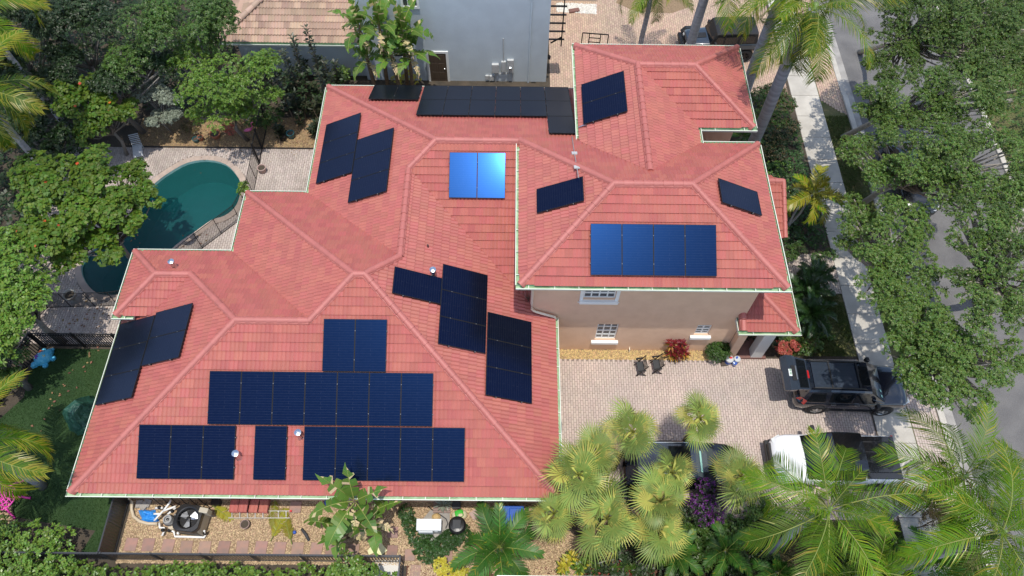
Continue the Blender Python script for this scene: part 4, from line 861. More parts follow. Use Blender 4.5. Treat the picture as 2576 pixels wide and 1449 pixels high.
tb.loft(rings); tb.poly(rings[-1]); o = tb.build('tarp', MATS['tarp_blue']); tag(o, 'crumpled bright blue tarp on the gravel by the pump', 'tarp')
for k, (zx, zy, a) in enumerate(((150, 225, .1), (210, 250, -.5), (250, 215, -.2))):
    p = Y1(zx, zy); o = MB().bevbox(-.13, .13, -.15, .15, 0, .10, .015).build('grey_block', MATS['concrete_old']); o.location = (p.x, p.y, .0 if k != 1 else .02); o.rotation_euler.z = a; tag(o, ['grey paving block, leftmost of three beside the blue tarp', 'grey paving block in front of its two neighbours by the tarp', 'grey paving block, rightmost of three beside the blue tarp'][k], 'paving block', 'loose grey blocks')
p = Y1(355, 165, .9); t = thing('electric_timer', 'black timer box with hanging cables on the house wall', 'timer box', (p.x, 7.58, .8)); MB().bevbox(-.12, .12, -.12, 0, -.1, .25, .02).build('case', MATS['plastic_black'], t)
cb = MB()
for i in range(6): a = Vector((-.3+i*.35, -.05, -.1)); cb.tube([a, a+Vector((.1, -.12, -.4)), a+Vector((.35, -.25, -.7)), a+Vector((.6, -.1, -.45))], .018, 5)
cb.build('cable', MATS['plastic_black'], t, smooth=True)
p = Y1(1115, 205, .1); o = MB().bevbox(-.17, .17, -.13, .13, 0, .28, .02).build('black_crate', MATS['plastic_black']); o.location = (p.x, p.y, 0); tag(o, 'small black crate against the wall beside the fallen frond', 'crate')
# stacked spare tiles
p = Y1(1580, 200); t = thing('tile_stack', 'stack of spare red roof tiles against the house wall', 'tile stack', (p.x, p.y, 0))
tm = MB()
for f in tile_faces(0, 0, .33, .40, .40, 2, .03, 8, 0): tm.poly(f)
tm = tm.mesh('roof_tile', MATS['roof_tile_red'])
for i in range(4):
    for j in range(5 if i != 1 else 7):
        for r_ in range(2): o = link('roof_tile', tm, t); o.location = (-.80+i*.38+random.uniform(-.015, .015), -.42+r_*.42+random.uniform(-.02, .02)-(j*.008), .03+j*.055+r_*.0); o.rotation_euler = (.10, 0, random.uniform(-.03, .03))
# ladder
a, b = Y1(1262, 312, .08), Y1(2040, 312, .08); c_, d_ = Y1(1262, 400, .08), Y1(2040, 400, .08); t = thing('ladder', 'aluminium ladder lying on the gravel below the red tiles', 'ladder', a)
for p, q in ((a, b), (c_, d_)): MB().bar(p, q, .028, .10).build('side_rail', MATS['aluminium'], t, world=True)
for i in range(8): f = .06+i*.125; MB().bar(a.lerp(b, f), c_.lerp(d_, f), .035).build('rung', MATS['aluminium'], t, world=True)
MB().obox(b+Vector((.03, 0, 0)), (.04, 0, 0), (0, .03, 0), (0, 0, .06)).build('end_cap', MATS['decal_red'], t, world=True); MB().obox(a.lerp(b, .6)+Vector((0, 0, .052)), (.10, 0, 0), (0, .012, 0), (0, 0, .003)).build('sticker', MATS['decal_yellow'], t, world=True)
def pot(px, py, r, h, m, label, cat='plant pot', scrn=None, soil=True):
    p = G(px, py); t = thing('plant_pot', label, cat, (p.x, p.y, 0)); MB().lathe([(r*.72, 0), (r, h*.9), (r*1.08, h*.9), (r*1.08, h), (r*.9, h), (r*.86, h*.8)], n=18, cap=False).build('pot', MATS[m], t)
    MB().lathe([(.001, h*.8), (r*.86, h*.8)], n=18, cap=False).build('potting_soil', MATS['soil'], t); return t
pot(620, 1322, .17, .24, 'wood_grey', 'brown round pot with dried stem on the gravel by the ladder'); pot(662, 432, .21, .34, 'planter_pink', 'pinkish concrete planter on the pavers by the pool gate'); pot(545, 345, .26, .3, 'terracotta', 'large terracotta pot in the bed behind the pool')
pot(734, 346, .20, .36, 'teal_glaze', 'teal glazed pot in the yellow bed near the roof'); pot(712, 351, .20, .26, 'plastic_black', 'dark green pot beside the teal glazed pot'); pot(507, 352, .15, .24, 'terracotta', 'small clay pot left of the terracotta pot'); pot(495, 356, .16, .22, 'teal_glaze', 'blue glazed pot at the front edge of the back bed')
a, b = Y1(2185, 535, .05), Y1(2278, 685, .05); o = MB().tube([a, a.lerp(b, .5)+Vector((.03, 0, .02)), b], [.05, .065, .05], 8).build('black_tube', MATS['rubber_grey'], smooth=True); tag(o, 'short black rubber tube lying on the gravel', 'tube')
p = Y1(2095, 578, .06); o = MB().lathe([(.02, -.07), (.06, -.04), (.075, 0), (.06, .04), (.02, .07)], n=12).build('ball', MATS['label_blue'], smooth=True); o.location = (p.x, p.y, .07); tag(o, 'small dark blue ball on the gravel', 'ball')
p = Y1(2112, 262); o = MB().bevbox(-.22, .22, -.22, .22, 0, .06, .01).build('pink_slab', MATS['stone_red']); o.location = (p.x, p.y, 0); tag(o, 'pinkish square slab lying near the wall end of the ladder', 'paving slab')
p = Y1(2520, 190, .15); t = thing('hose_pile', 'blue hose bundle by the wall behind the banana', 'hose', (p.x, p.y, 0)); h_ = MB(); [h_.tube([(.16*math.cos(a)*(1-.1*k), .13*math.sin(a), .04+.045*k) for a in [i*PI/7 for i in range(15)]], .03, 6) for k in range(3)]; h_.build('hose', MATS['bin_blue'], t, smooth=True)
# pad, chest unit, composter, bags, bins
PAD = [Y2(540, 390), Y2(860, 390), Y2(850, 740), Y2(700, 900), Y2(375, 890), Y2(400, 560)]; MB().prism([(q.x, q.y) for q in PAD], .0, .035).build('equipment_pad', MATS['concrete_old'])['kind'] = 'structure'
a, b = Y2(318, 610, .78), Y2(718, 610, .78); c = (a+b)/2; wd = (b-a).length/2; t = thing('generator', 'white generator with sloping lid on the concrete pad', 'generator', (c.x, c.y, 0))
v = MB(); v.loft([[(-wd*.95, -.20, 0), (wd*.95, -.20, 0), (wd*.95, .16, 0), (-wd*.95, .16, 0)], [(-wd*.95, -.20, .64), (wd*.95, -.20, .64), (wd*.95, .16, .70), (-wd*.95, .16, .70)]], cap=True); v.build('body', MATS['grey_box'], t)
v = MB(); v.loft([[(-wd, -.22, .66), (wd, -.22, .66), (wd, .19, .72), (-wd, .19, .72)], [(-wd, -.22, .71), (wd, -.22, .71), (wd, .18, .84), (-wd, .18, .84)]], cap=True); v.build('lid', MATS['white_enamel'], t); MB().bevbox(-wd*.85, wd*.3, -.26, -.202, .28, .56, .01).build('front_panel', MATS['white_enamel'], t); MB().box(wd*.45, wd*.7, -.215, -.202, .42, .47).build('badge', MATS['white_enamel'], t)
p = Y2(640, 505); o = MB().lathe([(.05, 0), (.14, .03), (.15, .08), (.09, .16), (.02, .18)], n=9, sx=1.2).build('tan_rock', MATS['pebble_yellow']); o.location = (p.x, p.y, .035); tag(o, 'tan rock on the concrete pad behind the generator', 'rock')
o = MB().tube([Y2(*q, .05) for q in ((500, 320), (600, 400), (720, 470), (800, 530), (825, 600), (790, 680))], .02, 6).build('garden_hose', MATS['rubber_grey'], smooth=True); tag(o, 'thin dark hose looping over the concrete pad', 'hose')
p = Y2(980, 640, .5); t = thing('composter', 'black drum composter beside the generator', 'composter', (p.x, p.y, 0)); MB().lathe([(.27, 0), (.32, .1), (.335, .45), (.33, .68), (.27, .76), (.1, .80)], n=22).build('drum', MATS['plastic_black'], t); MB().loft([[(x*.20, -.02+y*.22, .79), ] for x, y in ((0, 0),)]) if False else MB().bevbox(-.17, .15, -.16, .17, .785, .83, .03).build('lid', MATS['rubber_grey'], t)
p = Y2(1010, 460, .15); t = thing('soil_bag', 'green and clear bag of soil behind the black composter', 'bag', (p.x, p.y, 0), .2)
def pillow(rx, ry, h, m, t, name, off=(0, 0, 0), seed=1):
    r_ = random.Random(seed); b = MB(); N_ = 16
    prof = [(.75, 0), (1.0, .35), (.95, .7), (.7, .95), (.3, 1.0)]; b.loft([[(off[0]+rx*k*(abs(math.cos(a))**.6)*math.copysign(1, math.cos(a))*r_.uniform(.94, 1.05), off[1]+ry*k*(abs(math.sin(a))**.6)*math.copysign(1, math.sin(a))*r_.uniform(.94, 1.05), off[2]+h*z*r_.uniform(.93, 1.05)) for a in [2*PI*i/N_ for i in range(N_)]] for k, z in prof], cap=True); return b.build(name, MATS[m], t, smooth=True)
pillow(.30, .19, .20, 'bag_pale', t, 'bag'); pillow(.17, .16, .06, 'bag_green', t, 'print', (-.0, .03, .18), 3); pillow(.09, .06, .03, 'bag_pale', t, 'print_patch', (.05, -.04, .235), 4)
p = Y2(965, 310, .15); t = thing('battery_box', 'small black lidded box near the wall above the green bag', 'box', (p.x, p.y, 0), .05); MB().bevbox(-.16, .16, -.13, .13, 0, .22, .02).build('body', MATS['plastic_black'], t); MB().bevbox(-.17, .17, -.14, .14, .221, .26, .02).build('lid', MATS['rubber_grey'], t)
for k in range(2): p = Y2(1255+k*14, 455+k*8, .05+.0*k); o = MB().bevbox(-.155, .155, -.155, .155, 0, .05, .01).build('pink_paver', MATS['planter_pink']); o.location = (p.x, p.y, .054*(1-k)); o.rotation_euler.z = .62-.12*k; tag(o, ['pink square paver, upper one of two on the gravel', 'pink square paver, lower one of two on the gravel'][k], 'paver', 'pink square pavers')
def wheelie(px, py, z, m, label, rz, sx, sy):
    p = G(px, py, z); t = thing('wheeled_bin', label, 'bin', (p.x, p.y, 0), rz); h = z-.08
    MB().loft([[(-sx*.8, -sy*.8, .06), (sx*.8, -sy*.8, .06), (sx*.8, sy*.8, .06), (-sx*.8, sy*.8, .06)], [(-sx, -sy, h), (sx, -sy, h), (sx, sy, h), (-sx, sy, h)]], cap=True).build('body', MATS[m], t)
    MB().bevbox(-sx*1.08, sx*1.06, -sy*1.07, sy*1.07, h+.002, h+.07, .05).build('lid', MATS[m], t); MB().bevbox(-sx*.25, sx*.85, -sy*.8, sy*.8, h+.071, h+.095, .04).build('lid_panel', MATS[m], t)
    MB().tube([(-sx*1.2, -sy*.8, h-.02), (-sx*1.2, sy*.8, h-.02)], .022, 6).build('handle', MATS[m], t)
    for s in (-1, 1): MB().lathe([(.09, -.025), (.1, 0), (.09, .025)], (-sx*.85, s*sy*.8, .10), 12, axis=(0, 1, 0)).build('wheel', MATS['plastic_black'], t)
pp = Y2(1865, 455, .9); 
wheelie(998.2+1860*.1556, 1223.6+455*.1556, .92, 'bin_blue', 'blue recycling bin with ribbed lid under the fan palms', .0, .44, .33)
wheelie(998.2+1540*.1556, 1223.6+480*.1556, .7, 'plastic_black', 'black bin half hidden by the feathery palm', -.1, .26, .24)
p = Y2(730, 320, .1); t = thing('pallet', 'weathered plank step against the wall with an aloe on it', 'pallet', (p.x, p.y, 0)); me = MB().bevbox(-.34, .34, -.036, .036, .10, .13, .004).mesh('plank', MATS['wood_grey'])
for i in range(6): o = link('plank', me, t); o.location = (0, -.22+i*.085, 0)
MB().box(-.3, .3, -.25, .24, 0, .099).build('base', MATS['wood_grey'], t)
pts = [(245, 1270), (270, 1240), (300, 1245), (335, 1205), (388, 1268), (340, 1305), (300, 1280), (255, 1300)]; sh = MB(); g_ = [G(837.2+a*.3555, 933.8+b*.3555, random.uniform(.03, .08)) for a, b in pts]; sh.poly(g_); sh.poly([G(837.2+a*.3555, 933.8+b*.3555, .12) for a, b in ((300, 1250), (335, 1207), (385, 1268), (345, 1300))])
o = sh.build('yellow_paper', MATS['paper_yellow']); tag(o, 'crumpled pale yellow sheet on the gravel by the fence corner', 'paper')
p = G(1402, 1075, .3); t = thing('trash_bag', 'black trash bag leaning on the garage wall', 'bag', (p.x, p.y, 0)); pillow(.22, .34, .45, 'plastic_black', t, 'bag', seed=9); MB().lathe([(.05, .40), (.03, .48), (.08, .56)], n=8).build('knot', MATS['plastic_black'], t)
# lawn toys and covers
def T0(zx, zy, z=0): return G(zx*.1556, 837.2+zy*.1556, z)
a, b = T0(520, 552, .15), T0(868, 250, .15); c = (a+b)/2; L_ = (b-a).length; ang = math.atan2(b.y-a.y, b.x-a.x); t = thing('turtle_sandbox', 'blue turtle shaped sandbox with painted flowers on the lawn', 'sandbox', (c.x, c.y, 0), ang)
sh = MB(); n = 24
def shell(k, z): return [(math.cos(q)*L_*.36*k + (.10*k if math.cos(q) > .9 else 0), math.sin(q)*L_*.29*k, z) for q in [2*PI*i/n for i in range(n)]]
sh.loft([shell(.94, .0), shell(1.0, .12), shell(.93, .22), shell(.75, .30), shell(.45, .35), shell(.15, .37)], cap=True); sh.build('shell', MATS['turtle_blue'], t, smooth=True)
MB().loft([[(-L_*.33, -.12, .08), (-L_*.33, .12, .08), (-L_*.33, .12, .22), (-L_*.33, -.12, .22)], [(-L_*.42, -.11, .08), (-L_*.42, .11, .08), (-L_*.42, .10, .24), (-L_*.42, -.10, .24)], [(-L_*.53, -.05, .10), (-L_*.53, .05, .10), (-L_*.53, .04, .18), (-L_*.53, -.04, .18)]], cap=True).build('head', MATS['turtle_blue'], t)
MB().loft([[(L_*.30, -.14, .06), (L_*.30, .14, .06), (L_*.30, .14, .22), (L_*.30, -.14, .22)], [(L_*.50, -.03, .10), (L_*.50, .03, .10), (L_*.50, .02, .17), (L_*.50, -.02, .17)]], cap=True).build('tail', MATS['turtle_blue'], t)
for sx, sy in ((-.16, -1), (-.16, 1), (.20, -1), (.20, 1)):
    MB().loft([[(sx*L_+.12*math.cos(q), sy*L_*.29+.09*math.sin(q), z) for q in [2*PI*i/12 for i in range(12)]] for z in (.0, .10)], cap=True).build('flipper', MATS['turtle_blue'], t)
for x, y, r_, m in ((-.10, .06, .14, 'decal_purple'), (.10, .14, .13, 'decal_orange'), (.06, -.08, .09, 'decal_yellow'), (.22, .02, .05, 'decal_orange'), (-.20, .15, .06, 'decal_yellow')):
    d = MB(); zz = .365-((x/(L_*.36))**2+(y/(L_*.25))**2)*.13
    for k in range(6): q = k*PI/3; d.lathe([(r_*.42, 0), (r_*.40, .012)], (x+math.cos(q)*r_*.58, y+math.sin(q)*r_*.58, zz-.012), 8)
    d.lathe([(r_*.3, 0), (r_*.25, .02)], (x, y, zz-.002), 8); d.build('flower_decal', MATS[m], t)
tc_ = [T0(1020, 1245, 1.05), T0(1190, 1335, 1.05), T0(1330, 1165, 1.05), T0(1200, 1070, 1.12)]; c = sum(tc_, Vector())/4; t = thing('furniture_cover', 'dark green furniture cover draped over something on the lawn', 'cover', (c.x, c.y, 0)); b = MB(); n = 32; rings = []
loc = [p-Vector((c.x, c.y, 0)) for p in tc_]
def sqr(k, z, out, wob):
    P = []
    for i in range(n):
        f = i/n*4; e = int(f); q = loc[e].lerp(loc[(e+1) % 4], f-e); q = Vector((q.x, q.y, 0))*k; d = q.normalized() if q.length else q; w_ = wob*math.sin(i*2.7)*.5+wob*math.sin(i*5.1)*.5
        P.append((q.x+d.x*(out+w_)+(.30 if out > .2 else 0)*(out), q.y+d.y*(out+w_), z))
    return P
b.loft([sqr(1, .0, .55, .10), sqr(1, .35, .42, .08), sqr(1, .8, .16, .04), sqr(1, 1.03, .02, .0), sqr(.9, 1.09, 0, 0), sqr(.3, 1.12, 0, 0)], cap=True); b.build('cover', MATS['cover_green'], t, smooth=False)
c = G(2, 1250, .5); t = thing('pink_table', 'pink lacework metal side table at the left edge', 'side table', (c.x, c.y, 0)); b = MB(); n = 30
for r_ in (.18, .34, .52): b.tube([(r_*math.cos(q), r_*math.sin(q), .55-.1*(r_/.52)**2) for q in [2*PI*i/n for i in range(n+1)]], .03, 6)
for k in range(15): q = 2*PI*k/15; b.tube([(.05*math.cos(q), .05*math.sin(q), .55), (.34*math.cos(q+.25), .34*math.sin(q+.25), .51), (.52*math.cos(q), .52*math.sin(q), .45)], .022, 5)
for k in range(15): q = 2*PI*k/15; b.tube([(.18*math.cos(q), .18*math.sin(q), .54), (.34*math.cos(q-.2), .34*math.sin(q-.2), .51), (.52*math.cos(q-.1), .52*math.sin(q-.1), .45)], .02, 5)
b.build('table_top', MATS['pink_paint'], t, smooth=True)
for k in range(6):
    q = 2*PI*k/6+.1; l_ = MB().tube([(.45*math.cos(q), .45*math.sin(q), .47), (.65*math.cos(q), .65*math.sin(q), .30), (.80*math.cos(q), .80*math.sin(q), .05), (.88*math.cos(q), .88*math.sin(q), .06)], [.06, .045, .04, .06], 7); l_.build('leg', MATS['pink_paint'], t, smooth=True)
p = G(190, 757); t = thing('urn', 'white classical urn planter on the patio by the mesh fence', 'urn', (p.x, p.y, 0)); MB().lathe([(.19, 0), (.19, .06), (.10, .10), (.07, .22), (.12, .30), (.22, .40), (.27, .55), (.30, .58), (.29, .61), (.24, .60), (.22, .50)], n=20, cap=False).build('bowl', MATS['concrete'], t, smooth=True); MB().lathe([(.001, .5), (.22, .51)], n=20, cap=False).build('potting_soil', MATS['soil'], t)
p = G(632, 345); t = thing('flamingo', 'pink garden flamingo on thin legs in the back bed', 'garden ornament', (p.x, p.y, 0), .5); MB().lathe([(.01, -.24), (.07, -.14), (.10, 0), (.08, .12), (.02, .22)], (0, 0, .55), 12, axis=(1, 0, -.15)).build('body', MATS['flamingo_pink'], t, smooth=True); MB().tube([(.15, 0, .56), (.28, 0, .70), (.24, 0, .86), (.30, 0, .95), (.38, 0, .92)], [.045, .03, .025, .035, .015], 8).build('neck', MATS['flamingo_pink'], t, smooth=True)
for s in (-.03, .03): MB().tube([(0, s, 0), (0, s, .5)], .008, 5).build('leg', MATS['steel_grey'], t)
p = G(352, 388); t = thing('lounge_chair', 'pale grey lounge chair under the sea grape by the pool', 'lounge chair', (p.x, p.y, 0), 1.9); t.scale = (.8, .8, .8); b = MB(); [b.bar((-.5+i*.1, -.3, .36), (-.5+i*.1, .3, .36), .075, .02) for i in range(10)]; b.build('seat', MATS['white_enamel'], t); b = MB(); [b.bar((.5+i*.07, -.3, .38+i*.085), (.5+i*.07, .3, .38+i*.085), .075, .02) for i in range(7)]; b.build('backrest', MATS['white_enamel'], t)
for x, y in ((-.45, -.28), (-.45, .28), (.45, -.28), (.45, .28)): MB().box(x-.02, x+.02, y-.02, y+.02, 0, .35).build('leg', MATS['white_enamel'], t)
# two black folding chairs
def chair(px, py, label, rz):
    p = G(px, py); t = thing('folding_chair', label, 'chair', (p.x, p.y, 0), rz, group='black chairs on the driveway'); t.scale = (.60, 1, .95); me = MB().bar((-.22, 0, 0), (.22, 0, 0), .05, .018).mesh('slat', MATS['plastic_black'])
    st = MB(); st.bevbox(-.24, .22, -.23, .23, .40, .43, .01); st.build('seat', MATS['rubber_grey'], t)
    bk = MB(); [bk.bar((.20+.028*i, -.23, .50+.095*i), (.20+.028*i, .23, .50+.095*i), .07, .02, Vector((1, 0, 0))) for i in range(5)]; bk.build('backrest', MATS['plastic_black'], t)
    for s in (-1, 1):
        MB().bar((-.34, s*.26, .0), (.36, s*.26, .98), .045, .03).build('leg', MATS['plastic_black'], t); MB().bar((.40, s*.285, .0), (-.26, s*.285, .60), .045, .03).build('leg', MATS['plastic_black'], t); MB().bar((-.30, s*.30, .62), (.24, s*.30, .64), .07, .025).build('armrest', MATS['plastic_black'], t)
    return t
chair(1608, 932, 'black folding chair on the driveway, farther from the red plant', .12); chair(1648, 927, 'black folding chair on the driveway, nearer the red plant', .10)
# paint buckets, mat, spigot
def B3(zx, zy, z=0): return G(1275.1+zx*.2533, 676.2+zy*.2533, z)
for k, (zx, zy, r_, h, lab) in enumerate(((2215, 893, .165, .38, 'large white paint bucket with a red smeared lid by the porch step'), (2290, 893, .14, .34, 'medium white paint bucket with blue smears by the porch step'), (2265, 937, .10, .24, 'small blue paint can with pale body in front of the buckets'))):
    p = B3(zx, zy, h); t = thing('paint_bucket', lab, 'bucket', (p.x, p.y, 0), k, group='paint buckets by the porch'); MB().lathe([(r_*.88, 0), (r_, h-.03), (r_*1.04, h-.03), (r_*1.04, h)], n=20).build('bucket', MATS['white_enamel'] if k < 2 else MATS['bag_pale'], t); MB().lathe([(r_*.935, h*.25), (r_*.975, h*.7)], n=20, cap=False).build('label_band', MATS['label_blue'], t)
    MB().lathe([(r_*1.02, h+.001), (r_*.9, h+.015), (r_*.88, h+.008)], n=20).build('lid', MATS['white_enamel'] if k < 2 else MATS['label_blue'], t); MB().lathe([(r_*.35, h+.009), (r_*.3, h+.014)], (r_*.25, r_*.3, 0), 7, sx=1.6).build('paint_smear', MATS[['decal_red', 'label_blue', 'decal_white'][k]], t)
p = B3(2147, 925); t = thing('boot_tray', 'small brown tray on the pavers between bush and buckets', 'tray', (p.x, p.y, .02), .15); b = MB(); b.box(-.14, .14, -.2, .2, 0, .012); b.build('tray_base', MATS['brown_door'], t); b = MB(); [b.box(*q, .0, .04) for q in ((-.155, -.141, -.2, .2), (.141, .155, -.2, .2), (-.155, .155, -.215, -.201), (-.155, .155, .201, .215))]; b.build('rim', MATS['dark_bronze'], t)
p = B3(1212, 850); o = MB().tube([(0, .12, .28), (0, 0, .28), (0, -.04, .22), (0, -.04, .0)], .022, 7).build('spigot_pipe', MATS['cream_paint'], smooth=True); o.location = (p.x, 14.24, 0); tag(o, 'pale standpipe against the wall in the gravel bed', 'pipe')
# ================================================================== VEHICLES
mat('car_navy', (.006, .010, .019), .18, spec=.6, coat=1.0); mat('car_black', (.006, .006, .007), .2, coat=1.0); mat('car_white', (.78, .79, .80), .3, coat=.8); mat('car_gun_and_sky_sheen', (.026, .036, .052), .24, coat=.8)  # gunmetal: off roader's own grey; SUV roof, sky reflection put into the colour
mat('car_glass', (.006, .008, .010), .05, spec=.7); mat('car_trim', (.012, .012, .013), .55); mat('tyre', (.015, .015, .016), .85); mat('rim_alloy', (.46, .47, .48), .3, metal=.9); mat('tail_red', (.45, .01, .012), .2, coat=.6); mat('lamp_clear', (.62, .64, .62), .12, coat=1); mat('plate_white', (.70, .72, .70), .4); mat('plate_green', (.05, .25, .10), .5); mat('sticker_mint', (.35, .62, .52), .5); mat('interior_dark', (.012, .011, .011), .9); mat('roof_navy', (.016, .024, .038), .25, coat=1.0)
def lring(x, zb, zt, hw, cr):
    h = [(.88, zb), (.97, zb+.07), (1.0, zb+(zt-zb)*.35), (1.0, zb+(zt-zb)*.62), (.975, zt-.10), (.935, zt-.03), (.86, zt+.005), (.5, zt+cr*.75), (.18, zt+cr)]
    return [(x, -k*hw, z) for k, z in h] + [(x, k*hw, z) for k, z in reversed(h)]
def gring(x, zb, zr, hb, hr):
    h = [(hb, zb), (hb+(hr-hb)*.5+.01, zb+(zr-zb)*.5), (hr+.012, zr-.06*min(1, (zr-zb)*3)), (hr-.05, zr), (hr*.5, zr+.025*min(1, (zr-zb)*3))]
    return [(x, -y, z) for y, z in h] + [(x, y, z) for y, z in reversed(h)]
def wheel(t, x, y, r, wd, side, big=False):
    o = bpy.data.objects.new('wheel', None); COL.objects.link(o); o.parent = t; o.location = (x, y, r); o.empty_display_size = .1
    MB().lathe([(r*.62, -wd/2), (r*.93, -wd/2), (r, -wd*.35), (r, wd*.35), (r*.93, wd/2), (r*.62, wd/2)], n=24, axis=(0, side, 0), cap=False).build('tyre', MATS['tyre'], o)
    b = MB(); b.lathe([(r*.63, wd*.40), (r*.60, wd*.46), (r*.56, wd*.40), (r*.54, wd*.1), (.01, wd*.1)], n=24, axis=(0, side, 0), cap=False)
    for k in range(5):
        q = 2*PI*k/5+.3; b.obox((math.cos(q)*r*.32, side*wd*.36, math.sin(q)*r*.32), (math.cos(q)*r*.26, 0, math.sin(q)*r*.26), (0, wd*.05, 0), (-math.sin(q)*r*.10, 0, math.cos(q)*r*.10))
    b.lathe([(r*.16, wd*.3), (r*.15, wd*.46), (.01, wd*.47)], n=12, axis=(0, side, 0), cap=False); b.build('rim', MATS['car_trim' if big else 'rim_alloy'], o)
def car(name, label, cat, loc, rz, st, gh, paint, roofm=None, wheels=(1.4, -1.4), track=.80, wr=.37, panes=(), group=None, wd=.25, bigrim=False):
    t = thing(name, label, cat, loc, rz, group)
    MB().loft([lring(*s) for s in st], cap=True).build('body', MATS[paint], t, smooth=False)
    for o in t.children:
        if o.name.startswith('body'): o.data.shade_smooth() if hasattr(o.data, 'shade_smooth') else None
    if gh: g = MB().loft([gring(*s) for s in gh], cap=True).build('cabin', MATS[roofm or paint], t)
    for x in wheels:
        for s in (-1, 1):
            a = MB().lathe([(wr*1.17, -.02), (wr*1.17, .012), (wr*.9, .013)], (x, s*track*1.165, wr*1.04), 24, axis=(0, s, 0)); a.build('wheel_arch', MATS['car_trim'], t); wheel(t, x, s*(track*1.1), wr, wd, s, bigrim)
    for nm, pts, m in panes:
        b = MB(); P = [Vector(p) for p in pts]; n = (P[1]-P[0]).cross(P[2]-P[0]).normalized(); b.poly(P)
        b.add([p-n*.02 for p in P]+P, [(i, (i+1) % len(P), len(P)+(i+1) % len(P), len(P)+i) for i in range(len(P))]); b.build(nm, MATS[m], t)
    return t
def gpt(gh, x, f, side, out=.008):           # point on the cabin side at height fraction f
    for a, b in zip(gh, gh[1:]):
        if a[0] <= x <= b[0]:
            k = (x-a[0])/(b[0]-a[0]); q = [a[i]+(b[i]-a[i])*k for i in range(5)]; zb, zr, hb, hr = q[1:]
            z = zb+(zr-.06-zb)*f; y = hb+(hr+.012-hb)*f; return (x, side*(y+out+.012), z)
    return (x, side*.8, 1)
def side_panes(gh, spans, f0=.10, f1=.90):
    out = []
    for x0, x1, x2, x3 in spans:             # bottom x0..x1, top x2..x3
        for s in (-1, 1):
            P = [gpt(gh, x0, f0, s), gpt(gh, x1, f0, s), gpt(gh, x3, f1, s), gpt(gh, x2, f1, s)]
            out.append(('side_window', P if s < 0 else P[::-1], 'car_glass'))
    return out
def slope_pane(nm, a, b, in0=.08, in1=.07, m='car_glass', up=.012):   # pane between two cabin rings (a lower, b upper)
    f = [(a[0], -(a[3]-in0), a[2]+up), (a[0], (a[3]-in0), a[2]+up), (b[0], (b[4]-in1), b[2]+up), (b[0], -(b[4]-in1), b[2]+up)]
    if a[0] < b[0]: f = [f[1], f[0], f[3], f[2]]
    return (nm, f, m)
# --- navy SUV with raised tailgate
rw, fw = G(2052, 1030, .36), G(2217, 1035, .36); ang = math.atan2(fw.y-rw.y, fw.x-rw.x); mid = (rw+fw)/2; nrm = Vector((-math.sin(ang), math.cos(ang), 0)); c = mid+nrm*.93
st = [(-2.36, .50, .86, .80, .02), (-2.26, .40, .96, .90, .02), (-1.95, .32, 1.02, .94, .0), (-1.0, .30, 1.02, .945, .0), (.9, .30, 1.00, .945, .02), (1.15, .32, 1.03, .94, .05), (1.85, .34, .99, .92, .06), (2.14, .38, .94, .88, .05), (2.30, .43, .88, .78, .04), (2.38, .48, .80, .66, .02), (2.42, .54, .70, .52, .0)]
gh = [(-2.22, .98, 1.10, .87, .82), (-2.06, .98, 1.70, .89, .70), (-1.2, .98, 1.77, .90, .71), (.15, .98, 1.77, .90, .71), (.48, .98, 1.72, .90, .70), (1.22, .98, 1.06, .88, .80)]
pn = side_panes(gh, [(-1.98, -1.22, -1.90, -1.35), (-1.08, -.18, -1.12, -.20), (-.10, .86, -.12, .40)]) + [slope_pane('windscreen', gh[5], gh[4], .06, .05), ('tailgate_opening', [(-2.20, .72, 1.02), (-2.20, -.72, 1.02), (-2.10, -.62, 1.62), (-2.10, .62, 1.62)], 'interior_dark')]
t = car('parked_suv', 'dark navy SUV with roof rails and raised tailgate on the driveway', 'suv', (c.x, c.y, .02), ang, st, gh, 'car_navy', 'car_navy', (1.38, -1.38), .80, .375, pn)
def pr(b, nm, m, sm=False): return b.build(nm, MATS[m], t, smooth=sm)
tg = bpy.data.objects.new('tailgate', None); COL.objects.link(tg); tg.parent = t; tg.location = (-2.05, 0, 1.74); tg.rotation_euler.y = .14; tg.empty_display_size = .1
v = MB(); v.loft([[(0, -.68, .0), (0, .68, .0), (0, .68, .05), (0, -.68, .05)], [(-.50, -.72, .0), (-.50, .72, .0), (-.50, .72, .10), (-.50, -.72, .10)], [(-.62, -.76, -.02), (-.62, .76, -.02), (-.62, .76, .13), (-.62, -.76, .13)], [(-.86, -.78, -.06), (-.86, .78, -.06), (-.86, .78, .10), (-.86, -.78, .10)], [(-1.04, -.74, -.16), (-1.04, .74, -.16), (-1.04, .74, -.06), (-1.04, -.74, -.06)]], cap=True)
v.build('panel', MATS['car_gun_and_sky_sheen'], tg); b = MB(); b.poly([(-.06, -.60, .064), (-.06, .60, .064), (-.46, .64, .108), (-.46, -.64, .108)][::-1]); b.build('rear_window', MATS['car_glass'], tg)
b = MB(); b.bevbox(-.74, -.56, -.36, .30, .128, .15, .01); b.build('handle_recess', MATS['car_trim'], tg); b = MB(); b.obox((-.79, -.02, .125), (.075, 0, .008), (0, .155, 0), (0, 0, .008)); b.build('licence_plate', MATS['plate_white'], tg)
b = MB(); [b.obox((-.79, -.10+i*.035, .136), (.035, 0, .003), (0, .011, 0), (0, 0, .002)) for i in (0, 1, 2, 4, 5, 6)]; b.build('plate_lettering', MATS['plate_green'], tg); b = MB(); b.bevbox(-.57, -.52, -.30, .30, .125, .16, .01); b.build('chrome_strip', MATS['zinc'], tg); b = MB(); b.bevbox(-.04, .03, -.17, .17, .05, .09, .01); b.build('brake_light', MATS['tail_red'], tg)
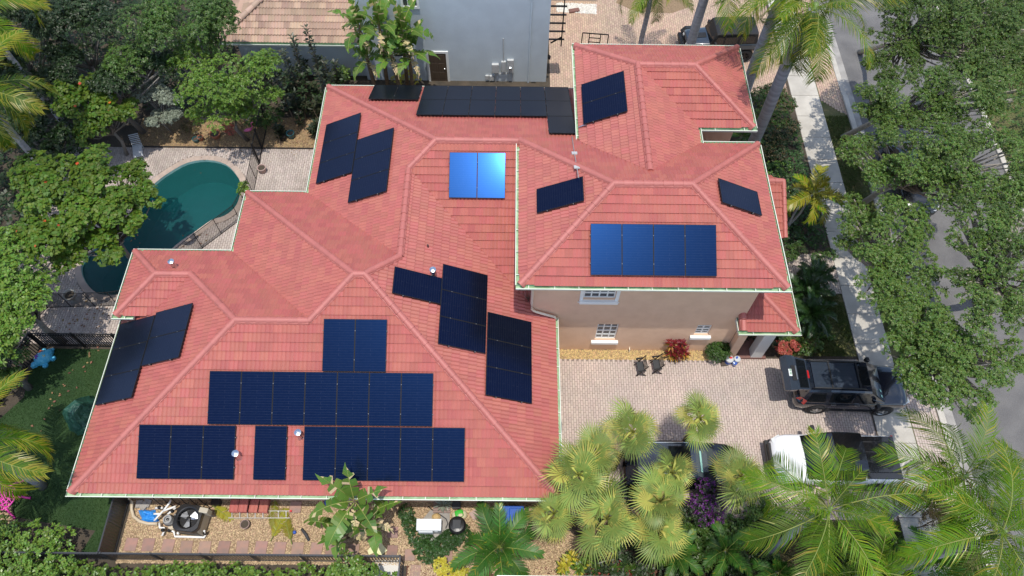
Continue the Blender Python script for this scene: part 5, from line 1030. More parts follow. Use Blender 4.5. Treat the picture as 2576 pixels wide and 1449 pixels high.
for s in (-1, 1):
    b = MB(); b.tube([(-1.95, s*.60, 1.77), (-1.85, s*.60, 1.84), (.10, s*.60, 1.86), (.25, s*.60, 1.79)], .028, 7); pr(b, 'roof_rail', 'car_trim', True)
    b = MB(); b.loft([[(-2.30, s*.70, .92), (-2.10, s*.915, .92), (-2.06, s*.905, 1.22), (-2.20, s*.80, 1.22)], [(-2.36, s*.66, .92), (-2.08, s*.965, .90), (-2.04, s*.935, 1.24), (-2.26, s*.76, 1.24)]], cap=True); pr(b, 'tail_light', 'tail_red')
    b = MB(); b.obox((2.18, s*.66, .86), (.16, s*-.09, -.02), (.03, .12*s, 0), (0, 0, .05)); pr(b, 'headlight', 'lamp_clear')
    b = MB(); b.bevbox(.78, .95, min(s*.95, s*1.16), max(s*.95, s*1.16), 1.02, 1.22, .04); pr(b, 'mirror', 'car_trim')
    for x in (-.95, .02): b = MB(); b.bar((x, s*.952, .93), (x+.20, s*.952, .93), .03); pr(b, 'door_handle', 'zinc')
    b = MB(); b.box(-1.0, 1.0, min(s*.86, s*.97), max(s*.86, s*.97), .34, .40); pr(b, 'running_board', 'car_trim')
for x in (-1.15, -.02): b = MB(); b.bar((x, -.60, 1.845), (x, .60, 1.845), .05, .03); pr(b, 'crossbar', 'car_trim')
for k in range(5): b = MB(); b.bar((-1.75, -.44+k*.22, 1.818), (-.15, -.44+k*.22, 1.818), .02, .012); pr(b, 'roof_rib', 'car_gun_and_sky_sheen')
b = MB(); b.bevbox(-1.85, -.08, -.56, .56, 1.78, 1.815, .01); pr(b, 'roof_panel', 'car_gun_and_sky_sheen'); b = MB(); b.bevbox(.04, .44, -.44, .44, 1.755, 1.812, .01); pr(b, 'sunroof', 'car_glass')  # roof panel and ribs painted lighter for the sky they reflect
for y, z in ((-.62, .10), (-.38, .12)): q0 = Vector((1.22, 0, 1.075)); q1 = Vector((.48, 0, 1.735)); p = q0.lerp(q1, .22)+Vector((0, y, 0)); d = (q1-q0).normalized(); b = MB(); b.obox(p+Vector((.012, 0, .012)), d*.07, (0, .05, 0), Vector((d.z, 0, -d.x))*.003); pr(b, 'sticker', 'sticker_mint')
b = MB(); b.obox((2.36, 0, .70), (.05, 0, 0), (0, .42, 0), (0, 0, .09)); pr(b, 'grille', 'car_trim')
# --- white pickup, front to the left
fx, rx = G(1938, 1150, .8), G(2262, 1172, .9); c = Vector(((fx.x+rx.x)/2, G(2095, 1152, 1.0).y, 0)); Lh = (rx.x-fx.x)/2
k = Lh/2.95
st = [(-2.95, .55, .98, .88, .0), (-2.88, .50, 1.06, .95, .0), (-1.2, .42, 1.08, .985, .0), (.9, .42, 1.06, .985, .0), (1.05, .42, 1.10, .98, .05), (2.2, .42, 1.08, .97, .08), (2.50, .44, 1.04, .94, .08), (2.70, .46, .99, .87, .07), (2.86, .50, .90, .74, .05), (2.95, .58, .78, .56, .0)]; st = [(s[0]*k, *s[1:]) for s in st]
gh = [(-1.12*k, 1.04, 1.12, .92, .84), (-.95*k, 1.04, 1.84, .93, .74), (-.3, 1.04, 1.90, .93, .75), (.35, 1.04, 1.89, .93, .75), (.55, 1.04, 1.84, .92, .74), (1.30, 1.04, 1.12, .90, .82)]
pn = side_panes(gh, [(-.92, -.12, -.85, -.14), (-.02, .95, -.04, .42)]) + [slope_pane('windscreen', gh[5], gh[4], .05, .05)]
t = car('pickup_truck', 'white pickup with black roof and bed cover, half under palm fronds', 'pickup', (c.x, c.y, .02), PI, st, gh, 'car_white', 'car_black', (1.85*k, -1.75*k), .83, .40, pn)
b = MB(); b.bevbox(-2.86*k, -1.22*k, -.86, .86, 1.075, 1.125, .02); pr(b, 'bed_cover', 'car_black')
for i in range(4): b = MB(); b.bar((-2.8*k, -.62+i*.41, 1.132), (-1.3*k, -.62+i*.41, 1.132), .03, .014); pr(b, 'cover_rib', 'car_trim')
for s in (-1, 1):
    b = MB(); b.bevbox(.72, .90, min(s*1.0, s*1.24), max(s*1.0, s*1.24), 1.10, 1.34, .04); pr(b, 'mirror', 'car_trim'); b = MB(); b.obox((2.62*k, s*.76, .90), (.17, s*-.10, 0), (.03, .10*s, 0), (0, 0, .07)); pr(b, 'headlight', 'lamp_clear'); b = MB(); b.box(-2.93*k, -2.84*k, min(s*.78, s*.955), max(s*.78, s*.955), .70, 1.0); pr(b, 'tail_light', 'tail_red')
b = MB(); b.obox((2.92*k, 0, .76), (.06, 0, 0), (0, .62, 0), (0, 0, .13)); pr(b, 'grille', 'car_trim'); b = MB(); b.obox((2.88*k, 0, .52), (.12, 0, 0), (0, .84, 0), (0, 0, .08)); pr(b, 'bumper', 'car_trim')
# --- black SUV nose to the right under the fan palms
fx = G(1862, 1165, .7); c = Vector((fx.x-2.35, G(1760, 1170, .9).y, 0))
st = [(-2.35, .50, .92, .80, .0), (-2.22, .40, 1.00, .92, .0), (-1.0, .32, 1.02, .955, .0), (.9, .32, 1.0, .955, .02), (1.1, .33, 1.02, .95, .05), (1.75, .35, .97, .92, .06), (2.08, .38, .90, .84, .05), (2.26, .44, .82, .70, .03), (2.35, .52, .70, .52, .0)]
gh = [(-2.25, .98, 1.08, .86, .80), (-1.9, .98, 1.62, .90, .68), (-1.0, .98, 1.70, .92, .70), (.0, .98, 1.69, .92, .70), (.35, .98, 1.64, .91, .69), (1.20, .98, 1.04, .88, .80)]
t = car('parked_car', 'black car parked nose right beneath the fan palms', 'car', (c.x, c.y, .02), -.01, st, gh, 'car_black', 'roof_navy', (1.40, -1.35), .80, .35, side_panes(gh, [(-1.0, -.15, -1.0, -.18), (-.06, .85, -.08, .30)]) + [slope_pane('windscreen', gh[5], gh[4], .06, .05)])
b = MB(); b.bevbox(-.70, .15, -.48, .48, 1.70, 1.745, .02); pr(b, 'sunroof', 'car_glass'); q0 = Vector((1.20, 0, 1.05)); q1 = Vector((.35, 0, 1.655)); b = MB(); d = (q1-q0).normalized(); b.obox(q0.lerp(q1, .75)+Vector((.012, -.05, .014)), d*.05, (0, .42, 0), Vector((d.z, 0, -d.x))*.003); pr(b, 'sunshade', 'sticker_mint')
for s in (-1, 1): b = MB(); b.bevbox(.72, .88, min(s*.95, s*1.12), max(s*.95, s*1.12), 1.0, 1.16, .04); pr(b, 'mirror', 'car_trim'); b = MB(); b.obox((2.06, s*.62, .80), (.14, s*-.10, 0), (.03, .1*s, 0), (0, 0, .05)); pr(b, 'headlight', 'lamp_clear'); b = MB(); b.tube([(-1.7, s*.60, 1.69), (-.1, s*.62, 1.74), (.1, s*.62, 1.70)], .022, 6); pr(b, 'roof_rail', 'zinc')
# --- off roader beyond the tower, front to the left
c = G(1806, 98, .9)
st = [(-2.05, .62, 1.12, .78, .0), (-2.0, .55, 1.16, .80, .0), (.4, .52, 1.18, .80, .0), (.55, .52, 1.17, .78, .03), (1.75, .56, 1.12, .66, .05), (1.88, .60, 1.06, .64, .03)]
gh = [(-2.0, 1.12, 1.20, .77, .74), (-1.92, 1.12, 1.80, .77, .70), (-.9, 1.12, 1.86, .77, .70), (.25, 1.12, 1.85, .77, .70), (.38, 1.12, 1.80, .77, .70), (.66, 1.12, 1.20, .76, .72)]
t = car('off_roader', 'grey and black boxy off roader on the neighbour driveway', 'off roader', (c.x, c.y, .02), PI+.06, st, gh, 'car_gun_and_sky_sheen', 'car_trim', (1.35, -1.40), .78, .43, side_panes(gh, [(-1.8, -.95, -1.75, -.97), (-.82, -.12, -.82, -.14), (-.04, .46, -.06, .28)]) + [slope_pane('windscreen', gh[5], gh[4], .05, .05)], wd=.30, bigrim=True)
for s in (-1, 1):
    for x in (1.35, -1.40): b = MB(); b.loft([[(x-.62, s*.78, .62), (x-.62, s*1.0, .60), (x-.60, s*1.0, .66), (x-.60, s*.76, .70)], [(x-.40, s*.76, .98), (x-.40, s*1.02, .94), (x-.40, s*1.02, .99), (x-.40, s*.74, 1.04)], [(x+.36, s*.74, 1.0), (x+.36, s*1.02, .95), (x+.36, s*1.02, 1.0), (x+.36, s*.72, 1.05)], [(x+.58, s*.70, .74), (x+.58, s*.99, .70), (x+.60, s*.99, .75), (x+.60, s*.68, .78)]], cap=True); pr(b, 'fender', 'car_trim')
    b = MB(); b.lathe([(.10, 0), (.105, .05), (.06, .07)], (1.86, s*.42, .92), 14, axis=(1, 0, 0)); pr(b, 'headlight', 'lamp_clear'); b = MB(); b.bevbox(.36, .50, min(s*.82, s*1.02), max(s*.82, s*1.02), 1.20, 1.42, .03); pr(b, 'mirror', 'car_trim'); b = MB(); b.box(-.9, .75, min(s*.80, s*.92), max(s*.80, s*.92), .46, .54); pr(b, 'side_step', 'car_trim')
b = MB(); b.bevbox(1.80, 2.12, -.82, .82, .55, .76, .04); pr(b, 'bumper', 'car_trim'); b = MB(); [b.box(1.885, 1.90, -.27+i*.09, -.22+i*.09, .72, 1.0) for i in range(7)]; pr(b, 'grille_slot', 'car_trim')
b = MB(); b.bevbox(.75, 1.55, -.18, .18, 1.20, 1.235, .02); pr(b, 'bonnet_scoop', 'car_trim')
# --- dark car on the street beneath the oaks
c = G(2268, 470, .8); st = [(-2.3, .45, .86, .76, .0), (-2.18, .36, .94, .88, .0), (-.9, .28, .95, .92, .0), (.8, .28, .93, .92, .02), (1.05, .30, .94, .91, .05), (1.75, .32, .86, .88, .06), (2.1, .36, .76, .78, .05), (2.3, .45, .64, .55, .0)]
gh = [(-1.9, .90, .98, .84, .76), (-1.1, .90, 1.40, .86, .62), (-.6, .90, 1.46, .87, .63), (.1, .90, 1.45, .87, .63), (.3, .90, 1.42, .87, .62), (1.15, .90, .97, .84, .76)]
t = car('parked_car', 'black sedan parked at the kerb under the oak trees', 'car', (20.05, c.y+.8, .02), -PI/2, st, gh, 'car_black', None, (1.40, -1.35), .78, .33, side_panes(gh, [(-1.0, -.12, -.9, -.14), (-.04, .80, -.06, .25)]) + [slope_pane('windscreen', gh[5], gh[4], .06, .05), slope_pane('rear_window', gh[0], gh[1], .06, .05)])
for s in (-1, 1): b = MB(); b.bevbox(.66, .80, min(s*.90, s*1.06), max(s*.90, s*1.06), .94, 1.08, .03); pr(b, 'mirror', 'car_black'); b = MB(); b.obox((2.05, s*.62, .68), (.14, s*-.12, 0), (.03, .1*s, 0), (0, 0, .05)); pr(b, 'headlight', 'lamp_clear'); b = MB(); b.obox((-2.2, s*.66, .80), (.05, 0, 0), (0, .14, 0), (0, 0, .05)); pr(b, 'tail_light', 'tail_red')
# ================================================================== VEGETATION
def leafmat(name, col, hue=.02, var=.35, transl=.28, rough=.45, spec=.4): return mat(name, col, rough, var=var, hue=hue, transl=transl, spec=spec)
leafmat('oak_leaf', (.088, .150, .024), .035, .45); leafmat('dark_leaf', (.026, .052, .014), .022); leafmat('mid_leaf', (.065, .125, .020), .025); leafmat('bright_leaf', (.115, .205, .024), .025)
leafmat('silver_leaf', (.27, .31, .23), .015, .25); leafmat('grape_leaf', (.085, .150, .014), .03, .45, .25, .5, .3); leafmat('grape_old', (.50, .10, .025), .02, .25); leafmat('rubber_leaf', (.030, .040, .018), .06, .5, .12, .4, .4)
leafmat('hedge_leaf', (.115, .20, .027), .025, .4, .2, .35); leafmat('ground_leaf', (.035, .085, .018), .02, .35); leafmat('croton_red', (.20, .018, .022), .015, .5, .2); leafmat('croton_gold', (.42, .24, .045), .03, .4, .2); leafmat('yellow_leaf', (.52, .46, .05), .02, .25); leafmat('coral_leaf', (.42, .10, .07), .02, .35)
leafmat('bougainvillea', (.13, .012, .17), .02, .5); leafmat('bush_leaf', (.045, .10, .014), .02, .35); leafmat('bronze_leaf', (.10, .075, .025), .05, .4)
leafmat('palm_green', (.098, .185, .006), .025, .5, .32, .5, .25); leafmat('palm_gold', (.29, .275, .022), .02, .28, .3, .35); leafmat('palm_dry', (.40, .29, .17), .015, .25, .25, .6); leafmat('palm_dark', (.028, .068, .016), .02, .3, .2, .3); leafmat('areca_green', (.055, .150, .018), .02, .30, .25, .45)
leafmat('fan_green', (.23, .30, .065), .022, .42, .3, .45); leafmat('fan_gold', (.42, .40, .085), .02, .35, .3, .45); leafmat('banana_leaf', (.115, .215, .032), .022, .3, .35, .38); leafmat('banana_dry', (.62, .50, .27), .02, .2, .3, .6); leafmat('rachis', (.26, .29, .07), .02, .2, .1)
mat('bark_grey', (.22, .205, .18), .9, col2=(.13, .12, .105), nscale=3, bump=.8, bscale=18, bdist=.04, nstretch=(1, 1, .35)); mat('bark_pale', (.40, .36, .30), .85, col2=(.26, .235, .20), nscale=4, bump=.6, bscale=20, bdist=.03); mat('bark_palm', (.36, .355, .37), .85, col2=(.25, .245, .255), nscale=2.2, bump=.6, bscale=9, bdist=.04, nstretch=(.2, .2, 3)); mat('crownshaft', (.13, .20, .05), .4); mat('fiber_brown', (.11, .075, .045), .95, col2=(.20, .14, .08), nscale=8, bump=1, bscale=25); mat('stem_brown', (.13, .09, .06), .9)
def nrm(a): return a/np.maximum(np.linalg.norm(a, axis=-1, keepdims=True), 1e-9)
def rosettes(P, D, per, ln, wd, r_, tilt=.35, rb=None, jitter=.25):
    """per leaves round every tip P with axis D; returns quads"""
    n = len(P); D = nrm(D); ref = nrm(r_.normal(0, 1, (n, 3))); A = nrm(np.cross(D, ref)); B = np.cross(D, A)
    P = np.repeat(P, per, 0); Dr = np.repeat(D, per, 0); A = np.repeat(A, per, 0); B = np.repeat(B, per, 0); m = n*per
    ph = np.tile(np.arange(per)/per*2*PI, n)+r_.uniform(-.5, .5, m); el = tilt+r_.normal(0, jitter, m)
    T = nrm((A*np.cos(ph)[:, None]+B*np.sin(ph)[:, None])+Dr*el[:, None]); T[:, 2] -= .12; T = nrm(T)
    W = nrm(np.cross(Dr+r_.normal(0, .25, (m, 3)), T)); L_ = (ln*r_.uniform(.6, 1.15, m))[:, None]; w_ = (wd*r_.uniform(.7, 1.15, m))[:, None]
    V = np.stack([P+T*L_*.08, P+T*L_*.55+W*w_*.5, P+T*L_, P+T*L_*.55-W*w_*.5], 1); V[:, 2, 2] -= (L_[:, 0]*.10)
    base = np.repeat(rb if rb is not None else r_.random(n), per); rr = np.mod(base*.72+r_.random(m)*.28, 1.0)
    return V.reshape(-1, 3), rr
def crown_tips(blobs, dens, r_, low=.35):
    Ps, Ds, Rs = [], [], []
    for c in blobs:
        x, y, z, r = c[:4]; n = max(6, int(dens*r*r)); d = nrm(r_.normal(0, 1, (n, 3))); d[:, 2] = np.where(d[:, 2] < -low, -d[:, 2], d[:, 2]); k = r_.uniform(.55, 1.08, n)**.7
        Ps.append(np.array([x, y, z])+d*k[:, None]*r*np.array([1, 1, .8])); Ds.append(d*.7+np.array([0, 0, .75])); b = r_.random(); Rs.append(np.mod(b*.5+r_.random(n)*.5, 1))
    return np.concatenate(Ps), np.concatenate(Ds), np.concatenate(Rs)
def quads(V): return np.arange(len(V)).reshape(-1, 4)
def subblobs(x, y, z, R_, zr, m, r_, f=(.30, .46)):
    out = []
    for i in range(m):
        d = nrm(r_.normal(0, 1, 3)); d[2] = abs(d[2])*.9-.15; k = r_.uniform(.35, .80); out.append((x+d[0]*R_*k, y+d[1]*R_*k, z+d[2]*zr*k, R_*r_.uniform(*f)))
    return out
def limbs(mb, base, top, blobs, r0, r_, twig=0):
    b = Vector(base); t = Vector(top); mid = b.lerp(t, .5)+Vector((r_.normal(0, .15), r_.normal(0, .15), 0)); mb.tube([b, mid, t], [r0*1.15, r0*.9, r0*.7], 9)
    for c in blobs:
        e = Vector(c[:3])+Vector((0, 0, c[3]*.25)); s = b.lerp(t, r_.uniform(.72, 1.0)); q = s.lerp(e, .5)+Vector((r_.normal(0, .2), r_.normal(0, .2), -.15)); mb.tube([s, q, e], [r0*.5, r0*.32, r0*.12], 6)
        for k in range(twig):
            d = Vector(nrm(r_.normal(0, 1, 3))); d.z = abs(d.z); s2 = q.lerp(e, r_.uniform(.3, 1)); mb.tube([s2, s2+d*c[3]*.5+Vector((0, 0, .05)), s2+d*c[3]*.95], [r0*.14, r0*.09, r0*.04], 4)
def tree(name, label, cat, canopies, leaf, ln, wd, dens, seed, per=7, base=None, trunk_r=.14, bark='bark_grey', m=8, zr=.62, group=None, extra=None, tilt=.35, twig=0, sub=(.30, .46), lowz=None):
    r_ = np.random.default_rng(seed); blobs = []; W = []
    for (px, py, z, R_) in canopies: g = G(px, py, z); R_ *= 1.08 if name == 'oak_tree' else 1; W.append((g.x, g.y, z, R_)); blobs += subblobs(g.x, g.y, z, R_, R_*zr, m, r_, sub)
    cx = sum(w_[0] for w_ in W)/len(W); cy = sum(w_[1] for w_ in W)/len(W); cz = sum(w_[2] for w_ in W)/len(W)
    b = base or (cx, cy); t = thing(name, label, cat, (b[0], b[1], 0), group=group); tm = MB(); limbs(tm, (b[0], b[1], -.05), (cx*.6+b[0]*.4, cy*.6+b[1]*.4, cz*.68), blobs, trunk_r, r_, twig); tm.build('trunk', MATS[bark], t, world=True, smooth=True)
    P, D, Rr = crown_tips(blobs, dens, r_); V, rr = rosettes(P, D, per, ln, wd, r_, tilt, Rr)
    link('crown', npmesh('crown', V-np.array([b[0], b[1], 0]), quads(V), MATS[leaf], rr), t)
    if extra:
        k = r_.random(len(P)) < extra[1]; V, rr = rosettes(P[k]+D[k]*.05, D[k], extra[3] if len(extra) > 3 else 2, ln*extra[2], wd*extra[2], r_, tilt); link('coloured_leaves', npmesh('coloured_leaves', V-np.array([b[0], b[1], 0]), quads(V), MATS[extra[0]], rr), t)
    return t
SP = 'street oaks over the road'
OK = dict(leaf='oak_leaf', ln=.095, wd=.046, dens=430, per=7, group=SP, bark='bark_pale', m=17, zr=.6, sub=(.13, .29), tilt=.45)
tree('oak_tree', 'street oak at the top right corner of the photo', 'tree', [(2310, 50, 7, 2.4), (2460, 40, 7.5, 2.4), (2400, 140, 7.2, 1.9), (2560, 70, 7.5, 2.0), (2250, 100, 6.5, 1.5), (2200, 180, 6.2, 1.2), (2270, 170, 6.5, 1.3), (2390, 30, 7, 1.6), (2560, 150, 7.5, 1.3), (2500, 150, 7.5, 1.7)], seed=1, base=(20.0, 33.5), twig=2, **OK)
tree('oak_tree', 'street oak below the feathery tip of the tall top palm', 'tree', [(2175, 270, 6, 1.6), (2300, 235, 7, 1.9), (2420, 250, 7.5, 1.9), (2540, 250, 7.5, 1.8), (2250, 320, 6.5, 1.4), (2370, 310, 7, 1.4)], seed=2, base=(17.6, 27.0), **OK)
tree('oak_tree', 'street oak leaning over the dark sedan', 'tree', [(2180, 400, 6, 1.6), (2300, 400, 7, 1.8), (2420, 400, 7.5, 1.7), (2530, 390, 7.5, 1.7), (2350, 480, 7, 1.4), (2230, 440, 6.3, 1.1), (2450, 480, 7.4, 1.3), (2545, 490, 7.5, 1.2)], seed=3, base=(17.6, 22.6), **OK)
tree('oak_tree', 'oak beside the sidewalk opposite the yellow palm', 'tree', [(2150, 550, 5.6, 1.2), (2260, 580, 6.4, 1.6), (2200, 660, 6.2, 1.4), (2300, 660, 6.4, 1.2), (2225, 730, 6.2, 1.3), (2140, 610, 5.0, .8)], seed=4, base=(17.6, 16.8), **OK)
tree('oak_tree', 'oak with pale forked limbs standing over the road', 'tree', [(2480, 560, 7.5, 1.5), (2550, 600, 7.5, 1.4), (2530, 700, 7.5, 1.3), (2470, 790, 7.5, 1.3), (2430, 610, 7.4, .9), (2555, 790, 7.5, .9), (2420, 700, 7.2, .8), (2570, 500, 7.5, 1.2)], seed=5, base=(21.9, 17.2), trunk_r=.20, twig=3, **OK)
tree('oak_tree', 'oak nearest the driveway, above the nose of the navy suv', 'tree', [(2240, 810, 6.2, 1.2), (2320, 840, 6.6, 1.5), (2400, 870, 6.8, 1.3), (2370, 960, 6.4, 1.5), (2470, 920, 6.6, 1.2), (2330, 770, 6.4, 1.0), (2440, 1010, 6.4, 1.0), (2540, 900, 6.6, .9), (2280, 890, 6.0, 1.0), (2300, 960, 5.8, .8)], seed=6, base=(17.7, 13.9), **OK)
LG = 'trees behind the pool'
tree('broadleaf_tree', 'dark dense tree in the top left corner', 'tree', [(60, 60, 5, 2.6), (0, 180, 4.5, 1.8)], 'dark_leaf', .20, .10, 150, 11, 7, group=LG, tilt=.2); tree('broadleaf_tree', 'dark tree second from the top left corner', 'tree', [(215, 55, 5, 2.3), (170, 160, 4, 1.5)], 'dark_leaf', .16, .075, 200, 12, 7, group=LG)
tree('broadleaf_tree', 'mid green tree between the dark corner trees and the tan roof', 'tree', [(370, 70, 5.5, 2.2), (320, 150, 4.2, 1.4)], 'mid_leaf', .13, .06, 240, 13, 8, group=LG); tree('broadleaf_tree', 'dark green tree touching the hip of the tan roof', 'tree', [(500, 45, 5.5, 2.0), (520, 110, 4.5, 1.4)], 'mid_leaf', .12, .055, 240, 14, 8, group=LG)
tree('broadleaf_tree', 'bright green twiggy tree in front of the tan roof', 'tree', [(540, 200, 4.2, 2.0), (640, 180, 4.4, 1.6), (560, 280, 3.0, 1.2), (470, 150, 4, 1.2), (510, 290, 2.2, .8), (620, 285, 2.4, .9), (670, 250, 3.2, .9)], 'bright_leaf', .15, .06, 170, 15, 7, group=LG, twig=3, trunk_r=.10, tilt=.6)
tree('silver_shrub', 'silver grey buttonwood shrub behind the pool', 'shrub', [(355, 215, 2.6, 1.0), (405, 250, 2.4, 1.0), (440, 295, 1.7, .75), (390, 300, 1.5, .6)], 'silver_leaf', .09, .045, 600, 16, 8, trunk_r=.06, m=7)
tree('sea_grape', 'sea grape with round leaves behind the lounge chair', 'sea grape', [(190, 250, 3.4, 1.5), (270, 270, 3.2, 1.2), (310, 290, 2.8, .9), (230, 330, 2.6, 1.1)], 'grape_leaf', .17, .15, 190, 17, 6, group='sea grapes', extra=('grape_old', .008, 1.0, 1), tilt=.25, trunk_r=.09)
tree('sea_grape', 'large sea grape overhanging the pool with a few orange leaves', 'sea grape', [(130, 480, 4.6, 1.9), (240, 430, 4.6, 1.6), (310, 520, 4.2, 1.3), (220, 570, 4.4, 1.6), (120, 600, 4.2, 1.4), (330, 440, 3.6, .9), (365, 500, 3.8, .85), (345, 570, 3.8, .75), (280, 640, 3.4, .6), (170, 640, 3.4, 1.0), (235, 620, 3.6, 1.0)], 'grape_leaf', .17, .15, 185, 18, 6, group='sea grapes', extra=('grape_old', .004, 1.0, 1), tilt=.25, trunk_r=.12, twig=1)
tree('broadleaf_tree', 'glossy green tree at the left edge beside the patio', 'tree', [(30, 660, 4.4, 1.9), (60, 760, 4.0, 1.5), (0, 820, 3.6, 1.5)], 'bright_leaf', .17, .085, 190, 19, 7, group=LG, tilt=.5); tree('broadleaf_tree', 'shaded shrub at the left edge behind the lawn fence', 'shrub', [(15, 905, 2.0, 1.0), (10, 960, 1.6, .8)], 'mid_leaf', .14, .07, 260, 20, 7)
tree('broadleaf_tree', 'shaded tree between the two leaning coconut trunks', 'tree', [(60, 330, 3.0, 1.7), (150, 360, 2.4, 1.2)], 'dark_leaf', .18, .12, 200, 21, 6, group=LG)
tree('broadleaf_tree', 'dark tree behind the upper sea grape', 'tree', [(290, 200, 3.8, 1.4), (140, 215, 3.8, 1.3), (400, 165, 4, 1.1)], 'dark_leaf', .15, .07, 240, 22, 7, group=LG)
# dark rubber plant with spires
r_ = np.random.default_rng(31); g = G(765, 230, 2.2); t = thing('rubber_plant', 'tall dark maroon rubber plant with upright spires by the roof corner', 'shrub', (g.x, g.y, 0)); Ps = []; Ds = []; sm = MB()
for k in range(38):
    px, py, zt = (r_.uniform(685, 850), r_.uniform(140, 325), 0) if k > 4 else [(735, 95, 4.2), (770, 70, 4.6), (712, 130, 3.8), (800, 180, 3.6), (690, 190, 3.2)][k]
    zt = zt or r_.uniform(1.5, 3.0)*(1-(py-140)/185*.72)
    e = G(px, py, zt); s = Vector((e.x+r_.normal(0, .3), e.y+r_.normal(0, .3), 0)); sm.tube([s, s.lerp(e, .5), e], [.03, .025, .012], 5)
    for q in np.linspace(.35, 1, 9 if k > 4 else 14): p = s.lerp(e, q); Ps.append(tuple(p)); Ds.append((e-s).normalized()[:])
sm.build('stem', MATS['stem_brown'], t, world=True); V, rr = rosettes(np.array(Ps), np.array(Ds), 7, .34, .12, r_, .55); link('foliage', npmesh('foliage', V-np.array([g.x, g.y, 0]), quads(V), MATS['rubber_leaf'], rr), t)
def shrub(name, label, cat, blobs, leaf, ln, wd, dens, seed, per=7, tilt=.4, group=None, extra=None, stems=True, pxz=True, zr=.8):
    r_ = np.random.default_rng(seed); B = []
    for b in blobs:
        if pxz: g = G(b[0], b[1], b[2]); B.append((g.x, g.y, b[2], b[3]))
        else: B.append(b)
    cx = sum(b[0] for b in B)/len(B); cy = sum(b[1] for b in B)/len(B); t = thing(name, label, cat, (cx, cy, 0), group=group)
    P, D, Rr = crown_tips(B, dens, r_, .1); P[:, 2] = np.maximum(P[:, 2], .03); V, rr = rosettes(P, D, per, ln, wd, r_, tilt, Rr); link('foliage', npmesh('foliage', V-np.array([cx, cy, 0]), quads(V), MATS[leaf], rr), t)
    if extra: k = r_.random(len(P)) < extra[1]; V, rr = rosettes(P[k]+D[k]*.05, D[k], 3, ln*extra[2], wd*extra[2], r_, tilt); link('flowers' if 'boug' in extra[0] else 'coloured_leaves', npmesh('coloured_leaves', V-np.array([cx, cy, 0]), quads(V), MATS[extra[0]], rr), t)
    if stems:
        m = MB()
        for b in B: m.tube([(b[0], b[1], 0), (b[0]+r_.normal(0, .08), b[1]+r_.normal(0, .08), b[2])], [.03, .012], 5)
        m.build('stem', MATS['stem_brown'], t, world=True)
    return t
def hedge(label, x0, x1, y0, y1, h, r, seed, leaf='hedge_leaf', ln=.13, wd=.075, dens=170, wob=.25):
    r_ = np.random.default_rng(seed); B = []; nx = max(1, int((x1-x0)/(r*1.1))); ny = max(1, int((y1-y0)/(r*1.1)))
    for i in range(nx+1):
        for j in range(ny+1): B.append((x0+(x1-x0)*i/max(nx, 1)+r_.normal(0, .08), y0+(y1-y0)*j/max(ny, 1)+r_.normal(0, .08), h-r+r_.normal(0, wob*.5), r*r_.uniform(.85, 1.15)))
    return shrub('hedge', label, 'hedge', B, leaf, ln, wd, dens, seed, 7, .45, group='hedges along the fence', pxz=False)
hedge('tall glossy hedge in the bottom left corner beside the lawn', -19.9, -16.4, 4.3, 5.9, 1.45, .52, 41); hedge('shady hedge at the far left bottom edge', -21.5, -19.3, 3.0, 6.4, 1.5, .55, 42)
hedge('clipped hedge along the left half of the dark fence', -19.0, -9.5, 3.1, 4.55, 1.15, .5, 43); hedge('clipped hedge along the right half of the dark fence', -9.2, -4.3, 3.0, 4.5, 1.15, .5, 44); 
t = shrub('hedge', 'taller rounded shrub at the fence corner end of the hedge', 'hedge', [(875, 1420, 1.5, .45), (905, 1440, 1.5, .5), (850, 1445, 1.4, .45), (930, 1446, 1.2, .35)], 'hedge_leaf', .13, .075, 190, 45, group='hedges along the fence')
shrub('groundcover', 'creeping dark green groundcover around the generator', 'groundcover', [(1030, 1320, .12, .35), (1050, 1355, .12, .35), (1065, 1385, .16, .38), (1090, 1395, .16, .36), (1110, 1375, .2, .38), (1140, 1355, .25, .40), (1165, 1345, .25, .36), (1125, 1360, .2, .35), (1020, 1290, .3, .30), (1085, 1365, .15, .3)], 'ground_leaf', .10, .055, 520, 46, 7, .5, stems=False)
shrub('yellow_shrub', 'bright yellow variegated shrub at the bottom edge', 'shrub', [(1110, 1425, .7, .28), (1150, 1430, .7, .28), (1125, 1446, .6, .3), (1165, 1447, .6, .25)], 'yellow_leaf', .11, .06, 420, 47, 7, .5)
shrub('bougainvillea', 'purple bougainvillea between the fan palms and black car', 'bougainvillea', [(1775, 1225, 1.5, .34), (1765, 1265, 1.4, .42), (1800, 1275, 1.3, .38), (1770, 1300, 1.1, .4), (1745, 1270, 1.2, .3), (1795, 1310, .9, .35)], 'dark_leaf', .09, .055, 420, 48, 7, .4, extra=('bougainvillea', .75, 1.0))
shrub('round_bush', 'dense clipped green bush beside the porch', 'bush', [(1808, 876, .62, .46), (1800, 890, .42, .42), (1818, 884, .5, .38), (1797, 880, .5, .36)], 'bush_leaf', .065, .035, 1500, 49, 6, .6)
